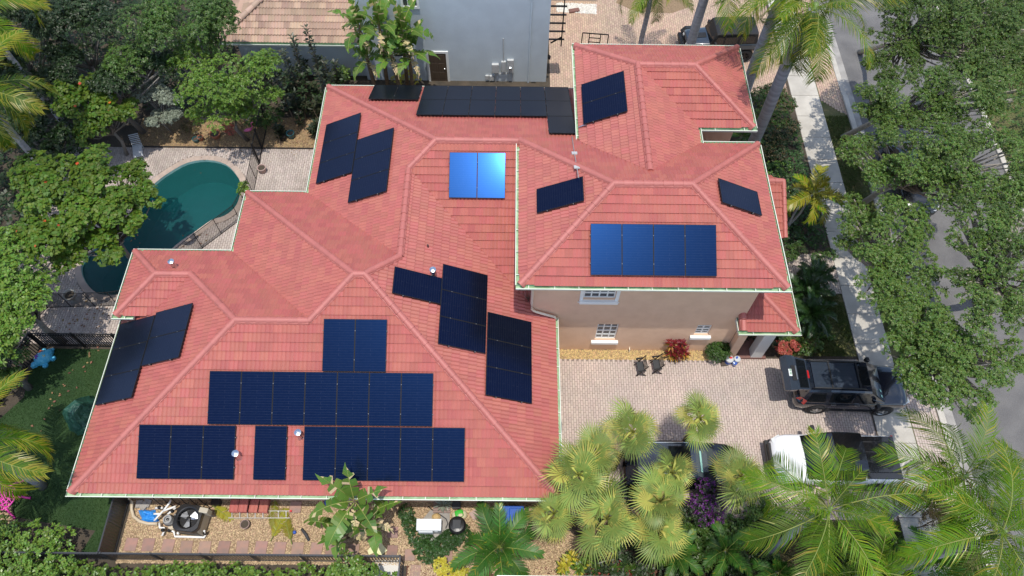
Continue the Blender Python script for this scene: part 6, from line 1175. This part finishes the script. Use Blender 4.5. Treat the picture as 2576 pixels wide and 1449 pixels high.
for k, (lab, bl, lf, ex) in enumerate((
 ('dark hedge mass under the tall palm trunk', [(1915, 250, .9, .7), (1945, 240, .9, .7), (1975, 265, .8, .6), (1925, 290, .9, .65), (1960, 300, .8, .6)], 'bush_leaf', ('bronze_leaf', .35, 1.2)),
 ('bronze and green bed by the sidewalk below the tall palm', [(1930, 340, .7, .6), (1965, 345, .7, .55), (1990, 320, .6, .45), (1920, 380, .6, .5), (1955, 390, .6, .5)], 'dark_leaf', ('bronze_leaf', .45, 1.2)),
 ('low light green bed beside the upper roof edge', [(1945, 430, .5, .5), (1965, 470, .5, .45), (1950, 510, .5, .4), (1975, 420, .4, .35)], 'ground_leaf', ('hedge_leaf', .25, 1.2)),
 ('low green shrubs below the paved entry walk', [(1985, 640, .4, .4), (2010, 630, .35, .35), (2060, 650, .3, .35), (2090, 640, .3, .3)], 'mid_leaf', None),
 ('leafy green shrub beside the coral plants', [(2030, 880, .45, .35), (2050, 870, .45, .35), (2015, 865, .4, .3)], 'mid_leaf', ('bronze_leaf', .2, 1)),
 ('dark shrubs behind the porch column', [(1945, 850, .5, .4), (1960, 835, .5, .35)], 'dark_leaf', None))): shrub('shrub', lab, 'shrub', bl, lf, .11, .055, 360, 60+k, 7, .4, group='planting beds by the sidewalk', extra=ex)
shrub('coral_shrub', 'coral pink leaved shrub beside the porch roof corner', 'shrub', [(1968, 868, .5, .22), (1975, 885, .4, .24), (1963, 880, .4, .2)], 'coral_leaf', .12, .055, 520, 70); shrub('coral_shrub', 'smaller coral leaved shrub near the leafy green bush', 'shrub', [(2003, 872, .4, .2), (1995, 865, .4, .15)], 'coral_leaf', .12, .055, 520, 71)
shrub('shrub', 'small rosy shrub between pots in the back bed', 'shrub', [(575, 322, .4, .3), (582, 332, .3, .2)], 'coral_leaf', .10, .045, 380, 72); shrub('shrub', 'brown leaved plant below the silver shrub', 'shrub', [(470, 320, .4, .35), (490, 330, .3, .25)], 'bronze_leaf', .12, .05, 300, 73); shrub('shrub', 'low green plant under the bright twiggy tree', 'shrub', [(640, 300, .6, .6), (665, 310, .4, .4), (690, 290, .6, .5)], 'mid_leaf', .14, .06, 260, 74)
shrub('shrub', 'small leafy branch beside the pool fence and roof corner', 'shrub', [(613, 467, .9, .2), (606, 480, .8, .16), (620, 478, .8, .16)], 'bright_leaf', .14, .08, 700, 75); shrub('shrub', 'bright green shrub below the traveller palms', 'shrub', [(860, 190, 1.0, .5), (848, 205, .8, .4)], 'bright_leaf', .13, .06, 320, 76); shrub('shrub', 'yellow green shrub beside the brown door', 'shrub', [(1030, 195, .9, .38), (1000, 200, .7, .35), (1050, 205, .6, .25)], 'yellow_leaf', .12, .04, 300, 77)
for k, (lab, bl) in enumerate((('dark leafy thicket under the fan palms at bottom centre', [(1600, 1250, .5, .5), (1640, 1230, .5, .5), (1560, 1230, .5, .4), (1700, 1290, .5, .5)]), ('dark leafy thicket below the purple bougainvillea', [(1740, 1350, .6, .6), (1800, 1340, .6, .55), (1780, 1400, .6, .6), (1840, 1330, .5, .5)]), ('leafy thicket along the bottom edge under the glossy palms', [(1720, 1425, .5, .5), (1850, 1420, .6, .6), (1930, 1400, .6, .6), (2000, 1420, .6, .6), (2080, 1410, .6, .6), (2170, 1425, .5, .5)]), ('green shrubs between driveway and glossy palm', [(1880, 1280, .6, .45), (1910, 1270, .5, .4), (1940, 1300, .6, .5), (1900, 1310, .6, .45)]))): shrub('shrub', lab, 'shrub', bl, 'mid_leaf' if k in (1, 3) else 'dark_leaf', .14, .06, 260, 80+k, 7, .5, group='thickets under the palms')
shrub('bare_shrub', 'olive feathery shrub beside the palm with a looped frond', 'shrub', [(2010, 1400, 2.0, .5), (2040, 1380, 2.2, .45), (1985, 1390, 1.8, .4)], 'bronze_leaf', .10, .02, 600, 90); shrub('bare_shrub', 'brown feathery shrub between sidewalk and corner palm', 'shrub', [(2345, 1270, 1.6, .5), (2370, 1300, 1.5, .5), (2340, 1310, 1.2, .4)], 'bronze_leaf', .10, .02, 700, 91)
# undergrowth reading as one mass on the left
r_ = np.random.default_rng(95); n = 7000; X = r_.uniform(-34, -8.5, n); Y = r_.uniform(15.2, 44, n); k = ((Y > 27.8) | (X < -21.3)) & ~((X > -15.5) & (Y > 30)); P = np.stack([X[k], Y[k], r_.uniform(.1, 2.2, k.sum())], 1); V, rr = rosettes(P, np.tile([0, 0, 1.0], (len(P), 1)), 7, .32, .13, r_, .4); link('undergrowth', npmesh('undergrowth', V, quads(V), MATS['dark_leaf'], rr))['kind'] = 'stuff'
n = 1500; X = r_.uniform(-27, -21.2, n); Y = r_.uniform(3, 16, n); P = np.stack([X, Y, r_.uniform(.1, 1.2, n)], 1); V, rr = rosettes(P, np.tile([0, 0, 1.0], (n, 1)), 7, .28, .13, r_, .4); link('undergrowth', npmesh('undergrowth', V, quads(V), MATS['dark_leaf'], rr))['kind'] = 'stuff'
n = 1500; X = r_.uniform(25.9, 33, n); Y = r_.uniform(8, 42, n); P = np.stack([X, Y, r_.uniform(.1, .9, n)], 1); V, rr = rosettes(P, np.tile([0, 0, 1.0], (n, 1)), 7, .25, .11, r_, .4); link('undergrowth', npmesh('undergrowth', V, quads(V), MATS['mid_leaf'], rr))['kind'] = 'stuff'

for reg, nn, mm, hh in ((rect(12.3, 15.2, 19.8, 27.5), 620, 'ground_leaf', .45), (rect(11.2, 15.0, 3.2, 6.4), 420, 'mid_leaf', .5), (rect(3.0, 11.0, 4.6, 7.0), 700, 'dark_leaf', .5), (rect(10.2, 12.2, 14.8, 17.2), 160, 'dark_leaf', .4), (rect(12.3, 14.5, 14.9, 17.2), 90, 'mid_leaf', .25)):
    X = r_.uniform(reg[0][0], reg[1][0], nn); Y = r_.uniform(reg[0][1], reg[2][1], nn); P = np.stack([X, Y, r_.uniform(.05, hh, nn)], 1); V, rr = rosettes(P, np.tile([0, 0, 1.0], (nn, 1)), 7, .20, .085, r_, .4); link('groundcover', npmesh('groundcover', V, quads(V), MATS[mm], rr))['kind'] = 'stuff'
# ------------------------------------------------------------------ palms
def curve(L_, e0, bend, n=10):
    P = [np.zeros(3)]; a = e0
    for i in range(n): P.append(P[-1]+np.array([math.cos(a), 0, math.sin(a)])*L_/n); a -= bend/n*(.5+1.0*i/n)
    return np.array(P)
def frond_mesh(name, L_, e0, bend, nl, ll, lw, mats, seed, droop=.5, fwdk=.55, vee=.35, tipdry=0.0, start=.14):
    r_ = np.random.default_rng(seed); C = curve(L_, e0, bend, 14); Vs, Qs, Rs, Ms = [], [], [], []; o = 0
    # rachis as a thin 4 sided tube
    for i in range(len(C)): w_ = .022*(1-.75*i/(len(C)-1)); Vs += [C[i]+np.array([0, -w_, 0]), C[i]+np.array([0, 0, w_]), C[i]+np.array([0, w_, 0]), C[i]+np.array([0, 0, -w_])]
    for i in range(len(C)-1):
        for j in range(4): Qs.append((i*4+j, i*4+(j+1) % 4, i*4+4+(j+1) % 4, i*4+4+j)); Rs.append(.5); Ms.append(1)
    o = len(Vs)
    for i in range(nl):
        u = start+(1-start)*(i+.5)/nl; f = u*(len(C)-1); a = int(min(f, len(C)-2)); p = C[a]+(C[a+1]-C[a])*(f-a); tg = nrm(C[a+1]-C[a]); up = np.array([-tg[2], 0, tg[0]]); up = up if up[2] >= 0 else -up
        pr_ = min(1, (u-start)*5+.35)*(1-max(0, u-.62)*1.7); l_ = ll*pr_*r_.uniform(.88, 1.08); fk = fwdk+u*.55
        for s in (-1, 1):
            d = nrm(np.array([0, s, 0])+tg*(fk+r_.normal(0, .09))+up*(vee+r_.normal(0, .10))); w_ = nrm(np.cross(d, up))*lw*.5; m = p+d*l_*.52; dr = np.array([0, 0, -1])*l_*droop*r_.uniform(.6, 1.3); e = p+d*l_*.97+dr*.75; m = m+dr*.12
            Vs += [p-w_*.7, p+w_*.7, m+w_, m-w_, e+w_*.15, e-w_*.15]; Qs += [(o, o+1, o+2, o+3), (o+3, o+2, o+4, o+5)]; q = r_.random()*.16; Rs += [q, q]; md = 2 if r_.random() < tipdry*u else 0; Ms += [md if r_.random() < .5 else 0, md]; o += 6
    return npmesh(name, np.array(Vs), np.array(Qs), [MATS[m] for m in mats], np.array(Rs), np.array(Ms))
FR = {}
def fronds(kind, L_, nl, ll, lw, mats, droop, vee=.35, tipdry=.1):
    FR[kind] = [frond_mesh('frond', L_*k, 0, b, nl, ll, lw, mats, 100+i, droop, vee=vee, tipdry=tipdry) for i, (k, b) in enumerate(((.85, .55), (1, 1.1), (1.05, 1.6), (1, 2.1)))]
fronds('coco', 3.6, 66, .80, .027, ['palm_green', 'rachis', 'palm_gold'], .6, .2, .5); fronds('cocogold', 3.2, 64, .72, .036, ['palm_green', 'rachis', 'palm_gold'], .6, .25, 1.0); fronds('glossy', 2.75, 52, .72, .026, ['palm_green', 'rachis', 'palm_gold'], .62, .22, .22); fronds('areca', 2.0, 34, .55, .050, ['areca_green', 'rachis', 'palm_gold'], .35, .45, .08)
fronds('gold', 1.7, 32, .48, .045, ['palm_gold', 'rachis', 'palm_green'], .3, .5, .6); fronds('cycad', 1.35, 40, .30, .030, ['palm_dark', 'palm_dark', 'palm_dark'], .2, .5, 0); fronds('dry', 2.6, 46, .66, .045, ['palm_dry', 'palm_dry', 'palm_gold'], .8, .1, .2)
FR['areca_plain'] = FR['areca']
def palm(label, crown, base, nf, kind, tr, seed, e=(75, -25), trunkm='bark_palm', shaft=True, group='feather palms', name='palm_tree', dry=0, scale=1.0, az0=0, cat='palm'):
    r_ = random.Random(seed); c = Vector(crown); b = Vector((*base, 0)); t = thing(name, label, cat, b, group=group)
    if tr: m = MB(); pts = [b.lerp(c, i/6)+Vector((math.sin(i*.9+seed)*.05, math.cos(i*1.1+seed)*.05, 0))*(0 if i in (0, 6) else 1) for i in range(7)]; m.tube(pts, [tr*1.35, tr*1.05, tr, tr*.98, tr*.95, tr*.9, tr*.7], 12); m.build('trunk', MATS[trunkm], t, world=True, smooth=True)
    if shaft: MB().tube([c-Vector((0, 0, .9)), c-Vector((0, 0, .3)), c+Vector((0, 0, .25))], [tr*1.0, tr*.95, tr*.35], 10).build('crownshaft', MATS['crownshaft'], t, world=True, smooth=True)
    for i in range(nf):
        u = i/max(1, nf-1); el = R(e[0]+(e[1]-e[0])*u+r_.uniform(-7, 7)); az = az0+i*2.399+r_.uniform(-.15, .15); K = FR['dry' if nf-i <= dry else kind]; me = K[min(3, int((.35+u)*3))] if u > .1 else K[0]
        o = link('frond', me, t); o.location = c-b; o.rotation_euler = (r_.uniform(-.5, .5), -el, az); o.rotation_mode = 'XYZ'; s = scale*r_.uniform(.88, 1.05)*(1 if u > .15 else .75); o.scale = (s, s, s)
    return t
palm('tall grey trunked palm at the top with big golden green fronds', (12.0, 24.6, 10.0), (12.0, 25.1), 24, 'coco', .27, 1, (70, -62), az0=.3)
palm('tall palm behind the tower roof with its crown above the frame', (11.7, 27.3, 10.2), (11.7, 27.4), 16, 'coco', .26, 2, (70, -55), az0=1.0); palm('palm standing in front of the off roader, fronds hanging down', (9.15, 30.0, 8.8), (9.25, 30.1), 13, 'coco', .24, 3, (60, -62), az0=.5, dry=2)
g = G(1640, -40, 5); palm('small palm in the gravel island at the top of the far driveway', (g.x, g.y, 5), (g.x+.1, g.y), 14, 'coco', .14, 4, (60, -55), scale=.7)
g = G(-60, 225, 8); palm('coconut palm leaning in from the left edge, upper one', (g.x, g.y, 8), (g.x+.2, g.y-.1), 14, 'cocogold', .15, 5, (60, -40), shaft=False, group='coconut palms', az0=.25); g = G(-70, 20, 8); palm('coconut palm at the top left corner', (g.x, g.y, 8), (g.x+.3, g.y), 13, 'cocogold', .15, 6, (60, -40), shaft=False, group='coconut palms', az0=.6)
g = G(-75, 1120, 5); palm('coconut palm at the left edge beside the lawn', (g.x, g.y, 5), (g.x-.2, g.y), 13, 'cocogold', .14, 7, (60, -35), shaft=False, group='coconut palms', az0=.2)
g = G(2085, 1282, 6.6); palm('glossy palm covering the white pickup, lower right', (g.x, g.y, 6.6), (g.x-.1, g.y-.1), 18, 'glossy', .13, 8, (70, -38), az0=.9)
g = G(2425, 1200, 6.2); palm('palm over the sidewalk with dead tan fronds', (g.x, g.y, 6.2), (g.x-.1, g.y), 19, 'glossy', .12, 9, (65, -40), az0=.2, dry=2, scale=1.0); g = G(2520, 1340, 7.0); palm('glossy palm in the bottom right corner', (g.x, g.y, 7), (g.x-.2, g.y), 20, 'glossy', .13, 10, (65, -35), az0=.7, scale=1.05)
g = G(2200, 1440, 4.5); palm('lower glossy palm at the bottom edge below the looped frond', (g.x, g.y, 4.5), (g.x, g.y), 13, 'glossy', .12, 21, (60, -30), az0=.4, scale=.85)
g = G(1256, 1374, 1.7); palm('broad dark green feathery palm at the bottom centre', (g.x, g.y, 1.5), (g.x, g.y), 16, 'areca', .10, 11, (75, 5), shaft=False, az0=.5, scale=.94)
for k, (px, py, dz) in enumerate(((2046, 487, 3.0), (2075, 505, 2.3), (2030, 500, 2.5))):
    g = G(px, py, dz); palm(['yellow palm above the entry walk, its tallest stem', 'shorter yellow palm stem nearer the sidewalk', 'shorter yellow palm stem nearer the roof'][k], (g.x, g.y, dz), (g.x-.25, g.y+.1), [9, 6, 5][k], 'gold', .05, 12+k, (70, -15), shaft=False, az0=1.1*k+.4, group='yellow palm stems', scale=[1, .75, .8][k])
for k, (px, py, s) in enumerate(((2030, 735, 1.0), (2050, 700, .8), (2040, 790, .9))): g = G(px, py, .8); palm('dark cycad %s beside the upper roof corner' % ['with a brown heart in the middle', 'at the back', 'at the front'][k], (g.x, g.y, .8), (g.x, g.y), 26, 'cycad', .14, 15+k, (70, 0), shaft=False, trunkm='fiber_brown', group='cycads by the house', name='cycad', cat='cycad', scale=s)
g = G(1866, 345, 1.0); palm('small green palm below the tower eave', (g.x, g.y, 1.0), (g.x, g.y), 10, 'areca', .06, 19, (70, 5), shaft=False, scale=.6)
for k, (px, py, s, lab) in enumerate(((1827, 1385, .6, 'dark low palm under the purple bougainvillea'), (1700, 1395, .55, 'low green palm left of the dark low palm'), (1960, 1440, .6, 'dark low palm at the bottom edge right of centre'), (2345, 1420, .8, 'dark feather palm beside the sidewalk at the bottom'))): g = G(px, py, 1.0); palm(lab, (g.x, g.y, 1.0), (g.x, g.y), 12, 'areca', .06, 30+k, (70, 0), shaft=False, scale=s, group='low palms')
# fallen fronds on the gravel
for k, (zx, zy, rz, s, kd, lab) in enumerate(((1060, 240, -.55, .42, 'gold', 'short yellow green frond lying between black crate and ladder'), (1855, 130, -1.5, .50, 'gold', 'yellow frond lying across the end of the ladder'), (2060, 725, 2.0, .62, 'gold', 'large fallen frond on the gravel, right half of the pair'), (1790, 690, 1.25, .55, 'gold', 'large fallen frond on the gravel, left half of the pair'))):
    p = Y1(zx, zy, .12); o = link('fallen_frond', frond_mesh('fallen_frond', 1.7*s*1.4, 0, .08, 34, .30, .035, ['palm_gold', 'rachis', 'palm_dry'], 200+k, .05, .5, .08, .2), None); o.location = p; o.rotation_euler = (0, .03, rz); tag(o, lab, 'palm frond', 'fallen palm fronds')
# ------------------------------------------------------------------ fan palms
def fan_mesh(name, Lp, Rf, mats, seed, cup=.18, nseg=34):
    r_ = np.random.default_rng(seed); C = curve(Lp, 0, .5, 6); Vs, Qs, Rs, Ms = [], [], [], []
    for i in range(len(C)): w_ = .016; Vs += [C[i]+np.array([0, -w_, 0]), C[i]+np.array([0, 0, w_]), C[i]+np.array([0, w_, 0]), C[i]+np.array([0, 0, -w_])]
    for i in range(len(C)-1):
        for j in range(4): Qs.append((i*4+j, i*4+(j+1) % 4, i*4+4+(j+1) % 4, i*4+4+j)); Rs.append(.5); Ms.append(1)
    o = len(Vs); h = C[-1]; tg = nrm(C[-1]-C[-2]); up = np.array([-tg[2], 0, tg[0]]); sd = np.array([0, 1.0, 0]); q0 = r_.random()
    for i in range(nseg):
        a = (i/(nseg-1)-.5)*2*R(152); l_ = Rf*(.80+.22*math.cos(a*.6))*r_.uniform(.92, 1.06); d = tg*math.cos(a)+sd*math.sin(a); w_ = nrm(np.cross(d, up))*Rf*.036; z0 = up*(cup*l_*.35+(.014 if i % 2 else -.008)); m = h+d*l_*.55+z0; e = h+d*l_+up*cup*l_*.2+np.array([0, 0, -1])*l_*r_.uniform(.08, .30)
        Vs += [h-w_*.12, h+w_*.12, m+w_, m-w_, e+w_*.12, e-w_*.12]; Qs += [(o, o+1, o+2, o+3), (o+3, o+2, o+4, o+5)]; q = r_.random()*.14; Rs += [q, q]; Ms += [0, 2 if r_.random() < .55 else 0]; o += 6
    return npmesh(name, np.array(Vs), np.array(Qs), [MATS[m] for m in mats], np.array(Rs), np.array(Ms))
FAN = [fan_mesh('fan_leaf', .55, .70, ['fan_green', 'rachis', 'fan_gold'], 300), fan_mesh('fan_leaf', .68, .74, ['fan_green', 'rachis', 'fan_green'], 301), fan_mesh('fan_leaf', .62, .66, ['fan_gold', 'rachis', 'fan_green'], 302)]; FAND = [fan_mesh('fan_leaf', .6, .55, ['palm_dry', 'palm_dry', 'palm_dry'], 303, cup=.5)]
def fan_palm(label, px, py, z, seed, n=24, s=1.0):
    r_ = random.Random(seed); g = G(px, py, z); b = Vector((g.x+r_.uniform(-.3, .3), g.y+r_.uniform(-.1, .35), 0)); t = thing('fan_palm', label, 'fan palm', b, group='fan palms beside the driveway'); m = MB(); m.tube([b, b.lerp(g, .5), g], [.11, .085, .09], 9); m.build('trunk', MATS['fiber_brown'], t, world=True, smooth=True)
    for i in range(n):
        u = i/(n-1); el = R(66-96*u+r_.uniform(-12, 12)); az = i*2.399+r_.uniform(-.2, .2); dead = i >= n-3; o = link('fan_leaf', FAND[0] if dead else FAN[(0, 1, 1, 0, 2)[i % 5]], t); o.location = g-b; o.rotation_euler = (r_.uniform(-.75, .75), -el, az); k = s*r_.uniform(.80, 1.18)*(.8 if u < .12 else 1); o.scale = (k, k, k)
    bl = MB(); c = g-b
    for k in range(5): a = k*1.3; bl.tube([c, c+Vector((math.cos(a)*.25, math.sin(a)*.25, .35)), c+Vector((math.cos(a)*.55, math.sin(a)*.55, .15))], [.025, .05, .02], 5)
    bl.build('flower_stalk', MATS['fan_gold'], t, smooth=True)
for k, (px, py, z, s, lab) in enumerate(((1591, 1087, 4.4, .85, 'fan palm at the back of the clump with a pointed gold top'), (1760, 1053, 4.0, .82, 'slender fan palm standing alone over the black car roof'), (1498, 1145, 3.8, .8, 'fan palm second from the roof corner at the back'), (1455, 1195, 3.9, .9, 'fan palm overlapping the red roof corner with orange flowers'), (1690, 1190, 3.6, .72, 'fan palm in front of the black car, greener'), (1864, 1200, 3.4, .82, 'fan palm over the black car nose, rightmost of the clump'), (1660, 1262, 3.6, .85, 'fan palm beside the bougainvillea, upper one'), (1394, 1292, 3.0, .78, 'fan palm over the blue bin, leftmost of the clump'), (1527, 1305, 3.4, 1.05, 'fan palm at the front centre of the clump'), (1655, 1330, 3.0, .95, 'fan palm at the front right of the clump'))): fan_palm(lab, px, py, z, 400+k, 14, s*1.04)
# ------------------------------------------------------------------ bananas
def blade_mesh(name, L_, W_, bend, mats, seed, tear=.5, e0=.35):
    r_ = np.random.default_rng(seed); C = curve(L_, e0, bend, 16); Vs, Qs, Rs, Ms = [], [], [], []; o = 0
    for i in range(len(C)): w_ = .028*(1-.8*i/(len(C)-1)); Vs += [C[i]+np.array([0, -w_, 0]), C[i]+np.array([0, 0, w_]), C[i]+np.array([0, w_, 0]), C[i]+np.array([0, 0, -w_])]
    for i in range(len(C)-1):
        for j in range(4): Qs.append((i*4+j, i*4+(j+1) % 4, i*4+4+(j+1) % 4, i*4+4+j)); Rs.append(.5); Ms.append(1)
    o = len(Vs)
    for s in (-1, 1):
        grp = 0; dz = 0
        for i in range(3, len(C)-1):
            if r_.random() < tear: grp = r_.normal(0, .10); dz = r_.uniform(0, .35)
            u0, u1 = i/(len(C)-1), (i+1)/(len(C)-1); f = lambda u: W_*.5*math.sin(PI*min(1, max(0, (u-.14)/.86))**.75)+.01; tg = nrm(C[i+1]-C[i]); up = np.array([-tg[2], 0, tg[0]]); g_ = grp*tg; w0, w1 = f(u0), f(u1)
            a = C[i]; b = C[i+1]; d0 = np.array([0, s*w0, 0])+up*(w0*.18)-np.array([0, 0, dz*w0]); d1 = np.array([0, s*w1, 0])+up*(w1*.18)-np.array([0, 0, dz*w1]); k = .93 if r_.random() < tear else 1.0
            Vs += [a, b, b+d1*k+g_, a+d0+g_]; Qs.append((o, o+1, o+2, o+3)); Rs.append(r_.random()*.18); Ms.append(2 if r_.random() < .05+.16*u0 else 0); o += 4
    return npmesh(name, np.array(Vs), np.array(Qs), [MATS[m] for m in mats], np.array(Rs), np.array(Ms))
BAN = [blade_mesh('banana_leaf', 1.9, .62, b, ['banana_leaf', 'rachis', 'banana_dry'], 500+i, t_) for i, (b, t_) in enumerate(((.7, .4), (1.3, .55), (1.8, .7), (2.3, .9)))]; BAND = [blade_mesh('banana_leaf', 1.2, .34, b, ['banana_dry', 'banana_dry', 'banana_leaf'], 510+i, .9) for i, b in enumerate((1.8, 2.6))]
def banana(label, px, py, z, base, n, seed, s=1.0, group='banana plants', az=None, el=(75, -5), dead=2):
    r_ = random.Random(seed); g = G(px, py, z); b = Vector((*base, 0)) if base else Vector((g.x+r_.uniform(-.2, .2), g.y, 0)); t = thing('banana_plant', label, 'banana plant', b, group=group); m = MB(); m.tube([b, b.lerp(g, .5), g, g+Vector((0, 0, .3))], [.12, .10, .07, .03], 9); m.build('stem', MATS['fiber_brown'], t, world=True, smooth=True)
    for i in range(n):
        u = i/max(1, n-1); a = az[i % len(az)] if az else i*2.399+r_.uniform(-.3, .3); dd = i >= n-dead; me = BAND[i % 2] if dd else BAN[min(3, int(u*3.6+r_.random()*.6))]; o = link('banana_leaf', me, t); o.location = g-b+Vector((0, 0, .1-.25*u)); o.rotation_euler = (r_.uniform(-.3, .3), -R(el[0]+(el[1]-el[0])*u), a); k = s*r_.uniform(.85, 1.1); o.scale = (k, k, k)
    return t
for k, (px, py, z, s, lab) in enumerate(((905, 75, 4.6, .72, 'traveller palm leftmost of the clump by the tan roof'), (955, 70, 4.8, .75, 'traveller palm second from the left, before the grey wall'), (1012, 85, 4.4, .72, 'traveller palm below the upper neighbour window'), (985, 140, 3.4, .70, 'traveller palm in front of the small neighbour window'), (1030, 140, 3.2, .72, 'traveller palm nearest the brown door'), (925, 150, 3.0, .65, 'lower traveller palm beside the tan roof gutter'))): banana(lab, px, py, z, None, 11, 520+k, s*1.35, 'traveller palms by the grey house', el=(78, -5), dead=1)
g0 = G(905, 1290, 1.0); banana('tall banana plant overhanging the front gutter and solar panels', 893, 1262, 3.2, (g0.x, g0.y-.1), 10, 540, 1.0, az=[1.75, 2.7, .15, 3.6, -.9, -2.0, 2.3, .7, -1.5, 3.0], el=(55, -15), dead=3); banana('lower banana plant beside the white generator', 930, 1300, 1.8, (g0.x+.35, g0.y), 8, 541, .85, az=[-.5, -1.9, .3, -2.6, -1.2, 1.0], el=(55, 0)); banana('small banana plant dropping leaves over the stepping stones', 860, 1330, 1.2, None, 6, 542, .75, az=[-2.2, -1.2, 3.0, -1.7, -.4], el=(45, -5))
# ------------------------------------------------------------------ single ornamental plants
def spiky(label, name, cat, heads, lf, ln, wd, per, m1, m2=None, seed=1):
    r_ = np.random.default_rng(seed); H = [G(*h) for h in heads]; c = sum(H, Vector())/len(H); t = thing(name, label, cat, (c.x, c.y, 0)); sm = MB(); P = []; D = []; low = []; lowD = []
    for h in H:
        sm.tube([(c.x+(h.x-c.x)*.4, c.y+(h.y-c.y)*.4, 0), tuple(h)], [.025, .018], 5)
        for q in range(5): p = np.array(h)-np.array([0, 0, .07*q]); (P if q < 3 else low).append(p); (D if q < 3 else lowD).append(np.array([(h.x-c.x)*.5, (h.y-c.y)*.5, 1.0]))
    sm.build('stem', MATS['stem_brown'], t, world=True); V, rr = rosettes(np.array(P), np.array(D), per, ln, wd, r_, .75, None, .35); link('leaves', npmesh('leaves', V-np.array([c.x, c.y, 0]), quads(V), MATS[m1], rr), t)
    if m2: V, rr = rosettes(np.array(low), np.array(lowD), per, ln*1.05, wd, r_, .15, None, .25); link('lower_leaves', npmesh('lower_leaves', V-np.array([c.x, c.y, 0]), quads(V), MATS[m2], rr), t)
spiky('red and gold cordyline against the tan wall', 'cordyline', 'plant', [(1692, 862, 1.05), (1715, 862, 1.0), (1690, 885, .6), (1722, 883, .6), (1705, 890, .5), (1712, 876, .8), (1700, 878, .75)], None, .36, .075, 10, 'croton_red', 'croton_gold', 601)
spiky('pale green aloe on the plank step by the wall', 'aloe', 'plant', [(1113, 1270, .35), (1122, 1266, .3)], None, .34, .07, 9, 'silver_leaf', None, 602); spiky('variegated yellow ginger left of the red mulch corner', 'ginger_plant', 'plant', [(1425, 1415, .7), (1438, 1400, .8), (1415, 1428, .6)], None, .34, .10, 7, 'yellow_leaf', 'hedge_leaf', 603); spiky('variegated green ginger beside the first ginger', 'ginger_plant', 'plant', [(1465, 1418, .7), (1478, 1408, .7), (1458, 1430, .5)], None, .32, .10, 7, 'hedge_leaf', 'yellow_leaf', 604)
spiky('dark purple spiky plant under the dead fan leaves', 'ti_plant', 'plant', [(1527, 1410, .5), (1520, 1418, .4)], None, .36, .05, 12, 'rubber_leaf', None, 605); spiky('bright green philodendron at the bottom edge', 'philodendron', 'plant', [(1690, 1402, .7), (1700, 1415, .5), (1678, 1412, .5)], None, .42, .22, 8, 'bright_leaf', None, 606); spiky('low bromeliads in the mulch beside the gingers', 'bromeliad', 'plant', [(1545, 1432, .3), (1570, 1425, .3), (1595, 1432, .3), (1500, 1430, .3)], None, .30, .07, 10, 'mid_leaf', 'coral_leaf', 607)
p = on_plane(1330, 757, 'right', .05); m = MB(); r_ = random.Random(5)
for k in range(9): d = Vector((r_.uniform(-.3, .12), r_.uniform(-.25, .35), r_.uniform(.25, .6))); m.tube([p, p+d*.5+Vector((0, 0, .03)), p+d], [.015, .011, .005], 4)
o = m.build('dead_twigs', MATS['stem_brown']); tag(o, 'bare dead twigs growing at the roof edge by the downspout', 'twigs')
